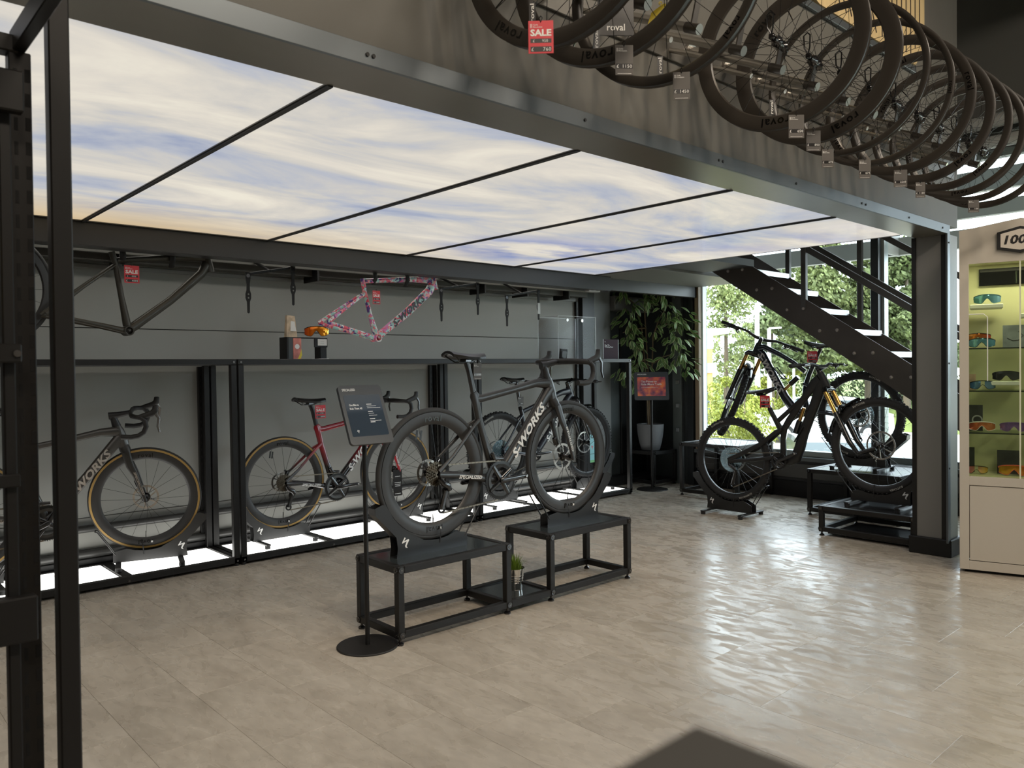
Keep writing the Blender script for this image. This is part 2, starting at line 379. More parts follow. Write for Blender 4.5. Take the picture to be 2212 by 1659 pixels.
MB().box(-4.2, 5.75, 4.90, 5.03, 2.03, 2.165, 0.004).build('soffit_beam', mat('soffit_beam', (0.018, 0.017, 0.016), 0.4), so)
MB().box(5.75, 7.28, 4.98, 5.06, 2.05, 2.17, 0.004).build('soffit_beam', MATS['soffit_beam'], so)
pr = struct('wall_pier', MB().box(5.68, 5.852, 1.917, 2.143, 0, 2.16, 0.001), mat('pier_grey', (0.17, 0.17, 0.162), 0.5))
MB().box(5.672, 5.68, 2.118, 2.146, 0.10, 2.16, 0.001).box(5.672, 5.68, 1.917, 1.958, 0.10, 2.16, 0.001).build('edge_strip', BLACK, pr)
struct('baseboard_pier', MB().box(5.655, 5.87, 1.893, 2.165, 0, 0.118, 0.006), BLACK)

# wooden slatted panel and steel strip high on the fascia
wp = thing('slatted_panel', 'pale wooden wall panel with cut slots above the hanging wheels', 'wall panel', (4.3, 1.915, 3.12))
WOOD = mat('pale_wood', (0.50, 0.38, 0.20), 0.5, var=0.12, vscale=5, stretch=(6, 6, 1))
poly = [(-0.55, 0.03), (-0.45, 0.0), (0.78, 0.0), (0.92, 0.14), (0.92, 1.3), (-0.55, 1.3)]
MB().prism(poly, (0, 0, 0), (1, 0, 0), (0, 0, 1), 0.022).build('board', WOOD, wp)
slot_m = mat('slot_dark', (0.03, 0.02, 0.012), 0.8)
slots = MB()
for k in range(9):
    x = 0.84-k*0.068; z0 = 0.16 if k == 0 else (0.10 if k == 1 else 0.04); slots.cur = 0
    MB().box(x-0.006, x+0.006, -0.0235, -0.018, z0, 1.25).build('slot', slot_m, wp)
for k in range(8):
    x = 0.22-k*0.062
    MB().beam((x, -0.0208, 0.04), (x-0.62, -0.0208, 1.25), 0.0055, 0.012, up=(1, 0, 0)).build('slot', slot_m, wp)
ss = MB().box(3.2, 5.1, 1.895, 1.915, 3.075, 3.115, 0.003).build('steel_strip', ANG)
tag(ss, 'thin grey steel strip under the wooden slatted panel', 'trim')
dk = MB().obox((0, 0, 0), (0.16, 0.10, 0.14), Matrix.Rotation(0.35, 3, 'Y'), 0.01).obox((0.02, -0.05, -0.09), (0.05, 0.05, 0.10), None, 0.006).build('wall_speaker', BLACK, None, 0, (4.62, 1.84, 3.55))
tag(dk, 'small black device mounted on the wooden slatted panel', 'speaker')

# pipes high in front of the tall window
for zc, r, lb in ((3.25, 0.055, 'upper pale round duct running along the tall window wall'), (3.08, 0.05, 'lower pale round duct running along the tall window wall')):
    o = MB().loft([(7.18, -5.1, zc), (7.18, 2.45, zc)], r, n=20).build('ceiling_duct', DUCTM, None, 40)
    tag(o, lb, 'duct', 'ducts by the tall window')

# ------------------------------------------------------------------ sky light boxes in the mezzanine ceiling
def sky_mat():
    m = bpy.data.materials.new('backlit_sky_print'); m.use_nodes = True; nt = m.node_tree; nt.nodes.clear()
    N = nt.nodes.new; L = nt.links.new
    out = N('ShaderNodeOutputMaterial'); em = N('ShaderNodeEmission'); gl = N('ShaderNodeBsdfGlossy'); gl.inputs['Roughness'].default_value = 0.12; ads = N('ShaderNodeMixShader'); ads.inputs[0].default_value = 0.06
    tc = N('ShaderNodeTexCoord'); geo = N('ShaderNodeNewGeometry')
    mp = N('ShaderNodeMapping'); mp.inputs['Rotation'].default_value = (0, 0, 0.16); mp.inputs['Scale'].default_value = (0.55, 1.25, 1); L(geo.outputs['Position'], mp.inputs[0])
    n1 = N('ShaderNodeTexNoise'); n1.inputs['Scale'].default_value = 1.35; n1.inputs['Detail'].default_value = 9; n1.inputs['Roughness'].default_value = 0.58; n1.inputs['Distortion'].default_value = 0.7; L(mp.outputs[0], n1.inputs['Vector'])
    r1 = N('ShaderNodeValToRGB'); e = r1.color_ramp.elements
    e[0].position = 0.30; e[0].color = (0.36, 0.42, 0.60, 1); e[1].position = 0.70; e[1].color = (1.0, 0.94, 0.80, 1)
    k = e.new(0.42); k.color = (0.56, 0.59, 0.67, 1); k = e.new(0.51); k.color = (0.74, 0.71, 0.66, 1); k = e.new(0.60); k.color = (0.88, 0.82, 0.72, 1)
    L(n1.outputs[0], r1.inputs[0])
    # deep blue opening of the print and the golden band along the wall side
    sp = N('ShaderNodeSeparateXYZ'); L(geo.outputs['Position'], sp.inputs[0])
    n2 = N('ShaderNodeTexNoise'); n2.inputs['Scale'].default_value = 2.2; n2.inputs['Detail'].default_value = 6; L(mp.outputs[0], n2.inputs['Vector'])
    def gauss(cx, cy, rx, ry):
        v = N('ShaderNodeVectorMath'); v.operation = 'SUBTRACT'; v.inputs[1].default_value = (cx, cy, 0); L(geo.outputs['Position'], v.inputs[0])
        s2 = N('ShaderNodeVectorMath'); s2.operation = 'MULTIPLY'; s2.inputs[1].default_value = (1/rx, 1/ry, 0); L(v.outputs[0], s2.inputs[0])
        ln = N('ShaderNodeVectorMath'); ln.operation = 'LENGTH'; L(s2.outputs[0], ln.inputs[0]); return ln.outputs['Value']
    def mixc(a, b, fac):
        x = N('ShaderNodeMix'); x.data_type = 'RGBA'; L(fac, x.inputs[0]); L(a, x.inputs[6]); x.inputs[7].default_value = b; return x.outputs[2]
    def rng(v, a, b, c=0.0, d=1.0):
        x = N('ShaderNodeMapRange'); x.inputs[1].default_value = a; x.inputs[2].default_value = b; x.inputs[3].default_value = c; x.inputs[4].default_value = d; L(v, x.inputs[0]); return x.outputs[0]
    def mul(a, b):
        x = N('ShaderNodeMath'); x.operation = 'MULTIPLY'; L(a, x.inputs[0]); L(b, x.inputs[1]); return x.outputs[0]
    col = r1.outputs[0]
    blue = mul(rng(gauss(4.05, 4.15, 0.85, 0.55), 1.15, 0.35), rng(n2.outputs[0], 0.42, 0.60))
    col = mixc(col, (0.14, 0.24, 0.62, 1), blue)
    blue2 = mul(rng(gauss(5.2, 3.0, 0.5, 1.2), 1.2, 0.3, 0, 0.6), rng(n2.outputs[0], 0.40, 0.62))
    col = mixc(col, (0.36, 0.39, 0.66, 1), blue2)
    gold = mul(rng(sp.outputs['Y'], 4.15, 4.87, 0, 0.75), rng(sp.outputs['X'], 4.3, 1.5))
    col = mixc(col, (0.74, 0.52, 0.24, 1), gold)
    L(col, em.inputs[0]); em.inputs[1].default_value = 0.90
    L(em.outputs[0], ads.inputs[1]); L(gl.outputs[0], ads.inputs[2]); L(ads.outputs[0], out.inputs[0])
    return m
SKYM = sky_mat()
XB = [-1.02, 0.09, 1.205, 2.30, 3.395, 4.49, 5.50]
where = ('seen above the slotted rack post', 'wide glowing one behind the black rack post', 'second from the rack post', 'middle one with gold edge above the floral frame', 'one with the deep blue patch', 'last one beside the staircase')
for k in range(6):
    x0, x1 = XB[k]+0.013, XB[k+1]-0.013
    g = thing('ceiling_light_panel', 'backlit cloudy sky ceiling panel, '+where[k], 'light panel', ((x0+x1)/2, 3.5, 2.165), 0, 'sky print ceiling panels')
    w = (x1-x0)/2
    MB().box(-w, w, -1.375, 1.37, 0.001, 0.004).build('diffuser', SKYM, g)
    MB().box(-w, w, 1.37, 1.385, -0.004, 0.02).box(-w, w, -1.385, -1.375, -0.003, 0.02).box(-w-0.004, -w, -1.385, 1.385, -0.003, 0.02).box(w, w+0.004, -1.385, 1.385, -0.003, 0.02).build('frame', mat('grey_frame', (0.09, 0.088, 0.084), 0.4), g)
for k in range(1, 6):
    struct('beam_divider', MB().box(XB[k]-0.0085, XB[k]+0.0085, 2.118, 4.885, 2.155, 2.19), mat('divider_black', (0.004, 0.004, 0.004), 0.6))
# ------------------------------------------------------------------ staircase
TREADM = mat('checker_plate', (0.62, 0.64, 0.64), 0.35, 0.85, bump=0.9, bscale=90)
STRM = mat('raw_dark_steel', (0.055, 0.048, 0.042), 0.5, 0.3, var=0.25, vscale=3)
sg = thing('staircase', 'dark steel staircase with checker plate treads climbing beside the window', 'staircase', (6.78, 2.6, 0))
o_ = V(6.78, 2.6, 0)
SL = 0.667
def strz(y): return 2.2766-(3.9079-y)*SL      # upper edge of a stringer
bolt2 = MB().rev([(0, -0.012), (0.012, -0.008), (0.015, 0.0)], (0, 0, 0), (1, 0, 0), 10, closed=False).mesh('bolt', mat('bolt_head', (0.30, 0.28, 0.26), 0.5, 0.5))
for x0, x1 in ((6.39, 6.40), (7.15, 7.16)):
    dz = 0.0 if x0 < 7 else -0.075
    p = [(4.46, strz(4.46)+dz), (4.46, strz(4.46)-0.285+dz), (0.88, max(strz(0.88)-0.285+dz, 0.002)), (0.80, 0.002), (0.62, 0.002), (0.62, strz(0.62)+dz+0.02)]
    MB().prism([(a-2.6, b) for a, b in p], (x0-6.78, 0, 0), (0, 1, 0), (0, 0, 1), x1-x0).build('stringer', STRM, sg)
for k in range(11):
    zt = 2.19-0.197*k; yn = 3.835-0.2925*k
    if zt < 0.1: break
    t = MB().box(-0.378, 0.368, yn-2.6, yn-2.6+0.25, zt-0.008, zt, 0.001).box(-0.378, 0.368, yn-2.6, yn-2.6+0.004, zt-0.046, zt-0.008).box(-0.378, 0.368, yn-2.6+0.246, yn-2.6+0.25, zt-0.046, zt-0.008)
    tr = t.build('tread', TREADM, sg)
    MB().box(-0.378, -0.345, yn-2.6+0.02, yn-2.6+0.23, zt-0.05, zt-0.008).box(0.335, 0.368, yn-2.6+0.02, yn-2.6+0.23, zt-0.05, zt-0.008).build('tread_bracket', STRM, tr)
    for yy in (yn+0.05, yn+0.20):
        obj('bolt', bolt2, sg, (6.39-6.78, yy-2.6, zt-0.03+ (0.02 if yy < yn+0.1 else 0.02)))
RAILM = mat('rail_steel', (0.060, 0.058, 0.055), 0.40, 0.3)
rails = ((6.41, 0.45, 0.055), (6.41, 0.80, 0.05), (7.16, 0.62, 0.05), (7.16, 0.92, 0.05))
for x, up, w in ((6.405, 0.44, 0.05), (7.175, 0.36, 0.05), (7.175, 0.80, 0.05)):
    y0, y1 = 0.9, 4.3
    MB().beam((x-6.78, y0-2.6, strz(y0)+up), (x-6.78, y1-2.6, strz(y1)+up), 0.03, w, c=0.003).build('handrail', RAILM, sg)
for x, y, z1 in ((6.405, 3.30, 2.30), (6.405, 1.9, 1.4), (7.175, 3.16, 2.62), (7.175, 1.8, 1.72), (7.175, 3.86, 3.0)):
    zb = strz(y)-0.10-(0.075 if x > 7 else 0)
    MB().box(x-6.78-0.02, x-6.78+0.02, y-2.6-0.022, y-2.6+0.022, zb, z1, 0.002).build('post', RAILM, sg)

# ------------------------------------------------------------------ wall shelf with glowing base
PANELW = mat('lit_white_panel', (0.9, 0.9, 0.88), 0.25, emit=(1.0, 0.985, 0.93), estr=3.6)
PROF = mat('black_profile', (0.011, 0.0105, 0.010), 0.42, spec=0.35)
SHELFT = mat('shelf_board', (0.040, 0.040, 0.038), 0.45)
def slotted(parent, x, y, z0, z1, w=0.028, d=0.03):
    m = MB().box(x-w/2, x+w/2, y-d/2, y+d/2, z0, z1, 0.001)
    o = m.build('upright', PROF, parent)
    s = MB(); z = z0+0.06
    while z < z1-0.05:
        s.box(x-0.0035, x+0.0035, y-d/2-0.0006, y-d/2+0.003, z, z+0.028); z += 0.05
    s.build('slots', mat('slot_black', (0.001, 0.001, 0.001), 0.9), o)
UX = [(0.075, 2.18), (2.19, 4.278), (4.288, 6.335)]
ulab = ('left shelf unit holding the grey road bike, glowing white base', 'middle shelf unit holding the red road bike, glowing white base', 'end shelf unit beside the ficus holding the mountain bike')
bolt3 = MB().cyl((0, 0, 0), (0, -0.005, 0), 0.007, n=8).mesh('bolt', STEELD)
for (x0, x1), lb in zip(UX, ulab):
    g = thing('shelf_unit', lb, 'shelf unit', ((x0+x1)/2, 5.42, 0), 0, 'black framed wall shelf units')
    cx = (x0+x1)/2; a, b = x0-cx, x1-cx; f, r = 5.14-5.42, 5.655-5.42
    T = 0.04
    for xx in (a+T/2, b-T/2):
        for yy in (f+T/2, r-T/2):
            MB().box(xx-T/2, xx+T/2, yy-T/2, yy+T/2, 0.018, 1.352, 0.003).build('post', PROF, g)
            MB().cyl((xx, yy, 0), (xx, yy, 0.018), 0.016, n=10).build('foot', RUBBER, g)
        for zz in (0.036, 1.371): obj('bolt', bolt3, g, (xx, f, zz))
    for yy, nm in ((f+T/2, 'front_rail'), (r-T/2, 'rear_rail')):
        MB().box(a, b, yy-T/2, yy+T/2, 1.353, 1.391, 0.003).build(nm, PROF, g)
        MB().box(a, b, yy-T/2, yy+T/2, 0.018, 0.058, 0.003).build(nm, PROF, g)
    MB().box(a+0.002, b-0.002, f+T, r-T, 1.378, 1.392, 0.002).build('shelf_board', SHELFT, g)
    n = 3; xs = [a+(b-a)*k/n for k in range(n+1)]
    for k in range(n+1):
        xx = xs[k]
        if 0 < k < n: MB().box(xx-0.03, xx+0.03, f+T, r-T, 0.018, 0.058, 0.002).build('cross_bar', PROF, g); obj('bolt', bolt3, g, (xx, f, 0.03))
        else: MB().box(min(xx, xx+(T if k == 0 else -T)), max(xx, xx+(T if k == 0 else -T)), f+T, r-T, 0.018, 0.058, 0.002).build('cross_bar', PROF, g)
    for k in range(n):
        l = xs[k]+(0.04 if k == 0 else 0.03)+0.012; rr = xs[k+1]-(0.04 if k == n-1 else 0.03)-0.012
        MB().box(l, rr, f+T+0.012, r-T-0.012, 0.045, 0.053, 0.001).build('light_panel', PANELW, g)
        MB().box(l-0.012, rr+0.012, f+T, r-T, 0.025, 0.044).build('panel_tray', PROF, g)
for px in (2.135, 2.185, 4.18, 4.23, 6.10, 0.2, 0.25):
    g = thing('wall_upright', 'slotted black wall upright behind the shelf units at '+{2.135: 'the grey bike front wheel', 2.185: 'the red bike rear wheel', 4.18: 'the red bike front wheel', 4.23: 'the mountain bike rear wheel', 6.10: 'the room corner', 0.2: 'the rack posts', 0.25: 'the rack posts, second strip'}[px], 'upright', (px, 5.683, 0), 0, 'slotted wall uprights')
    slotted(g, 0, 0, 0.10, 1.345 if px < 6 else 2.0)

# ------------------------------------------------------------------ frame tables and bench
GLASST = mat('dark_glass_top', (0.030, 0.036, 0.038), 0.06, 0.0, 0.7, bump=0.06, bscale=160)
TOPM = mat('black_sheet_top', (0.020, 0.021, 0.023), 0.24, coat=0.2)
def corner_bolts(g, x, y, z, sx, sy):
    MB().cyl((x, y+sy*0.0185, z), (x, y+sy*0.0225, z), 0.015, n=12).cyl((x+sx*0.0185, y, z), (x+sx*0.0225, y, z), 0.015, n=12).build('joint_cap', BLACKG, g)
    MB().cyl((x, y+sy*0.0225, z), (x, y+sy*0.025, z), 0.005, n=8).cyl((x+sx*0.0225, y, z), (x+sx*0.025, y, z), 0.005, n=8).build('bolt', STEELD, g)
def frame_table(g, x0, x1, y0, y1, zt, top, T=0.036, zl=0.05, foot=True):
    for xx, sx in ((x0, -1), (x1, 1)):
        for yy, sy in ((y0, -1), (y1, 1)):
            MB().box(xx-T/2, xx+T/2, yy-T/2, yy+T/2, 0.03, zt, 0.003).build('leg', PROF, g)
            if foot: MB().rev([(0, 0), (0.018, 0), (0.018, 0.008), (0.007, 0.016), (0.007, 0.03), (0, 0.03)], (xx, yy, 0), (0, 0, 1), 12, closed=False).build('foot', BLACKG, g, 40)
            for zz in (zl, zt-T/2): corner_bolts(g, xx, yy, zz, sx, sy)
    for zz in (zl, zt-T/2):
        for yy in (y0, y1): MB().box(x0+T/2, x1-T/2, yy-T/2, yy+T/2, zz-T/2, zz+T/2, 0.003).build('rail', PROF, g)
        for xx in (x0, x1): MB().box(xx-T/2, xx+T/2, y0+T/2, y1-T/2, zz-T/2, zz+T/2, 0.003).build('rail', PROF, g)
    MB().box(x0+T/2, x1-T/2, y0+T/2, y1-T/2, zt-0.012, zt-0.004, 0.001).build('top', top, g)
g = thing('display_bench', 'low black double bench with glass tops under the black road bike', 'bench', (2.92, 3.27, 0))
frame_table(g, 2.082-2.92, 2.765-2.92, -0.17, 0.17, 0.376, GLASST)
frame_table(g, 3.093-2.92, 3.762-2.92, -0.17, 0.17, 0.376, GLASST)
for yy in (-0.17, 0.17): MB().box(2.783-2.92, 3.075-2.92, yy-0.018, yy+0.018, 0.032, 0.068, 0.003).build('rail', PROF, g)
MB().box(2.783-2.92, 3.075-2.92, -0.152, 0.152, 0.052, 0.060, 0.001).build('lower_shelf', GLASST, g)
g = thing('display_table', 'tall black frame table by the window under the mountain bike front wheel', 'table', (6.96, 4.41, 0))
frame_table(g, 6.625-6.96, 7.25-6.96, 4.10-4.41, 4.735-4.41, 0.537, TOPM)
g = thing('display_table', 'mid height black frame table by the window under a mountain bike rear wheel', 'table', (6.83, 2.93, 0))
frame_table(g, 6.485-6.83, 7.18-6.83, 2.56-2.93, 3.30-2.93, 0.402, TOPM)
MB().box(6.485-6.83, 7.18-6.83, 2.575-2.93, 2.59-2.93, 0.09, 0.36).build('back_panel', mat('table_panel', (0.05, 0.05, 0.052), 0.4), g)
g = thing('display_table', 'lowest black frame table in front of the window, beside the grey pier', 'table', (6.08, 2.50, 0))
frame_table(g, 5.765-6.08, 6.36-6.08, 2.17-2.50, 2.84-2.50, 0.227, TOPM)
MB().box(5.80-6.08, 6.33-6.08, 2.20-2.50, 2.81-2.50, 0.012, 0.02).build('lower_sheet', TOPM, g)
g = thing('plant_table', 'small black frame table carrying the grey pot of the ficus', 'table', (7.0, 5.42, 0))
frame_table(g, -0.17, 0.21, -0.17, 0.17, 0.385, TOPM)

# ------------------------------------------------------------------ rack posts close to the camera on the near side
RACKM = mat('rack_black', (0.008, 0.0072, 0.0065), 0.45, spec=0.3)
def yawrot(a): return Matrix.Rotation(a, 3, 'Z')
rk = thing('display_rack', 'black slotted shop rack standing closest to the camera', 'rack', (0.40, 1.85, 0))
rk.rotation_euler = Matrix.Rotation(radians(0.30), 3, V(0.673, 0.740, 0)).to_euler()
MB().box(-0.019, 0.020, -0.04, -0.001, 0.0, 3.0, 0.003).build('post', RACKM, rk)
bx, by = -0.062, 0.02
up = MB().box(bx-0.019, bx+0.021, by-0.016, by+0.016, 0.0, 1.955, 0.002).build('slotted_upright', RACKM, rk)
sl = MB(); z = 0.08
while z < 1.9:
    sl.box(bx-0.011, bx-0.0045, by-0.0166, by-0.012, z, z+0.026).box(bx+0.009, bx+0.0185, by-0.0166, by-0.012, z+0.002, z+0.028); z += 0.049
sl.build('slots', mat('slot_black', (0.001, 0.001, 0.001), 0.9), up)
MB().box(bx-0.044, bx-0.022, by-0.05, by-0.02, 0.0, 1.84, 0.003).build('post', RACKM, rk)
MB().box(bx-0.85, bx-0.004, by-0.080, by-0.052, 1.815, 1.895, 0.003).build('shelf_arm', RACKM, rk)
MB().box(bx-0.85, bx-0.0, by-0.02, by+0.02, 1.950, 1.985, 0.003).build('cross_beam', RACKM, rk)
cbm = MB().box(bx-0.012, bx+0.012, by-0.75, by+0.01, 1.955, 2.0, 0.002).build('cross_beam', RACKM, rk)
ss_ = MB()
for k in range(12): ss_.box(bx+0.0115, bx+0.0126, by-0.06-k*0.055, by-0.035-k*0.055, 1.974, 1.982)
ss_.build('slots', MATS['slot_black'], cbm)
MB().box(bx-0.85, bx+0.003, by-0.080, by-0.052, 0.773, 0.863, 0.003).build('shelf_arm', RACKM, rk)
MB().box(bx-0.85, bx-0.016, by-0.080, by-0.052, 1.325, 1.362, 0.003).build('shelf_arm', RACKM, rk)
MB().cyl((bx-0.025, by-0.080, 1.343), (bx-0.025, by-0.084, 1.343), 0.007, n=10).build('bolt', STEELD, rk)
MB().box(bx-0.85, bx-0.020, by-0.065, by-0.052, 1.08, 1.105, 0.002).build('shelf_arm', RACKM, rk)
# dark counter corner right under the camera
ct = thing('counter', 'dark out of focus counter corner at the bottom edge of the picture', 'counter', (-0.30, -0.35, 0))
MB().box(-0.52, 0.52, -0.48, 0.44, 0.0, 1.145, 0.004).build('body', mat('counter_body', (0.05, 0.048, 0.044), 0.7), ct)
MB().box(-0.54, 0.538, -0.50, 0.516, 1.145, 1.172, 0.004).build('worktop', mat('counter_top', (0.045, 0.042, 0.037), 0.7), ct)

# ------------------------------------------------------------------ hanger rail along the back wall
RGM = mat('rail_grey', (0.10, 0.10, 0.09), 0.42, 0.3)
hr = thing('hanger_rail', 'grey steel hanging rail along the top of the back wall', 'rail', (2.9, 5.45, 2.05))
cx = 2.9
MB().box(-0.5-cx, 6.08-cx, -0.02, 0.02, 0.055, 0.10, 0.003).build('track', RGM, hr)
MB().box(-0.5-cx, 6.08-cx, -0.035, -0.028, 0.02, 0.052, 0.002).build('track_lip', RGM, hr)
MB().box(-0.5-cx, 6.08-cx, 0.05, 0.10, -0.02, 0.06, 0.003).build('track', mat('rail_dark_grey', (0.06, 0.058, 0.052), 0.5), hr)  # rear track, darker grey than the front one
MB().loft([(-0.5-cx, 0.19, 0.0), (6.08-cx, 0.19, 0.0)], 0.018, n=12).build('tube', RGM, hr, 40)
for xx in (1.55, 2.95, 4.62, 5.15, 5.72): MB().box(xx-cx-0.008, xx-cx+0.008, -0.03, 0.19, -0.06, 0.055, 0.001).build('bracket', BLACK, hr)
tb = thing('track_box', 'small pale grey box at the end of the hanging rail', 'box', (5.55, 4.96, 2.04))
MB().box(-0.08, 0.08, -0.03, 0.03, -0.025, 0.025, 0.004).build('box', mat('pale_box', (0.34, 0.34, 0.33), 0.5), tb)
MB().box(-0.05, -0.02, -0.0315, -0.029, -0.012, 0.012).box(0.02, 0.05, -0.0315, -0.029, -0.012, 0.012).build('socket', BLACK, tb)
# straps: each hanger is an arm with two dangling rubber straps
def hanger(name, label, x, y, z, yaw, drop=(0.0, 0.0), span=0.36):
    g = thing(name, label, 'hanger', (x, y, z), yaw, 'frame hangers on the rail')
    MB().beam((-span/2, 0, -0.034), (0, 0, 0.0), 0.022, 0.018, c=0.002).beam((0, 0, 0), (span/2, 0, 0.034), 0.022, 0.018, c=0.002).beam((0, 0, 0.0), (0, 0.27, 0.055+2.05-z), 0.02, 0.014).build('arm', BLACK, g)
    for sx, dz in ((-span/2, -0.034), (span/2, 0.034)):
        pts = [(0.017, 0.01), (0.017, -0.03), (0.010, -0.07), (0.011, -0.11), (0.019, -0.135), (0.019, -0.165), (0.0095, -0.19), (0.008, -0.262), (0, -0.268)]
        poly = [(a, b) for a, b in pts]+[(-a, b) for a, b in reversed(pts)]
        MB().prism(poly, (sx, -0.014, dz), (1, 0, 0), (0, 0, 1), 0.006).build('strap', RUBBER, g)
        MB().cyl((sx, -0.021, dz-0.012), (sx, -0.014, dz-0.012), 0.013, n=12).build('pivot', BLACKG, g)
        for hz in (-0.138, -0.163): MB().disc((sx, -0.0206, dz+hz), (0, -1, 0), 0.0058, 10).build('hole', mat('strap_hole', (0.20, 0.20, 0.19), 0.6), g)
hanger('frame_hanger', 'empty hanger arm with straps between the bronze frame and the floral frame', 2.446, 5.18, 2.005, 0.0, span=0.33)
hanger('frame_hanger', 'empty hanger arm with straps just past the floral frame', 4.118, 5.18, 2.0, 0.0, span=0.39)
hanger('frame_hanger', 'empty hanger arm with straps farthest along the rail near the acrylic box', 4.842, 5.18, 1.98, 0.0, span=0.39)
# ------------------------------------------------------------------ price tags
def price_tag(label, loc, yaw, sale, price, old=None, h=0.085, cord=0.03, group=None, tilt=0.0, w=None):
    """hangs from loc; card faces local -Y"""
    g = thing('price_tag', label, 'price tag', loc, yaw, group or ('red sale tags' if sale else 'grey price tags'))
    w = w or h*(0.74 if sale else 0.62)
    zt = -cord
    MB().box(-w/2, w/2, -0.0008, 0.0008, zt-h, zt, 0.0003).build('card', RED if sale else CARDG, g)
    MB().loft([(0, 0, 0), (0.004, -0.003, -cord*0.5), (0, -0.002, zt-h*0.05), (-0.004, 0.002, -cord*0.5), (0, 0, 0)], 0.0012, n=5).build('cord', BLACK, g)
    F = dict(u=(1, 0, 0), v=(0, 0, 1))
    y = -0.0012
    t = MB()
    t.text('Cycle', (-w*0.30, y, zt-h*0.15), (1, 0, 0), (0, 0, 1), h*0.045, 0.01)
    t.text('Revolution', (-w*0.30, y, zt-h*0.215), (1, 0, 0), (0, 0, 1), h*0.045, 0.01)
    t.box(-w*0.42, -w*0.40, y, y+0.0002, zt-h*0.22, zt-h*0.10).box(-w*0.37, -w*0.345, y, y+0.0002, zt-h*0.22, zt-h*0.10)
    d = MB()
    if sale:
        t.text('SALE', (0, y, zt-h*0.46), (1, 0, 0), (0, 0, 1), h*0.19, 0.035, width=w*0.84, align='C')
        d.box(-w*0.42, w*0.42, y+0.0002, y+0.0004, zt-h*0.68, zt-h*0.55).box(-w*0.42, w*0.42, y+0.0002, y+0.0004, zt-h*0.95, zt-h*0.79)
        t.text('\u00a3', (-w*0.32, y, zt-h*0.655), (1, 0, 0), (0, 0, 1), h*0.08)
        t.text(str(old), (w*0.28, y, zt-h*0.655), (1, 0, 0), (0, 0, 1), h*0.08, align='R', spacing=1.1)
        t.text('\u00a3', (-w*0.38, y, zt-h*0.925), (1, 0, 0), (0, 0, 1), h*0.11)
        t.text(str(price), (w*0.40, y, zt-h*0.925), (1, 0, 0), (0, 0, 1), h*0.11, align='R', spacing=1.1)
    else:
        d.box(-w*0.46, w*0.46, y+0.0002, y+0.0004, zt-h*0.78, zt-h*0.62)
        t.text('\u00a3', (-w*0.42, y, zt-h*0.755), (1, 0, 0), (0, 0, 1), h*0.11)
        t.text(str(price), (w*0.42, y, zt-h*0.755), (1, 0, 0), (0, 0, 1), h*0.11, align='R', spacing=1.1)
        t.box(-w*0.38, w*0.38, y, y+0.0002, zt-h*0.95, zt-h*0.94)
    t.build('lettering', WHITE, g, recalc=False); d.build('price_window', DARKP, g)
    return g

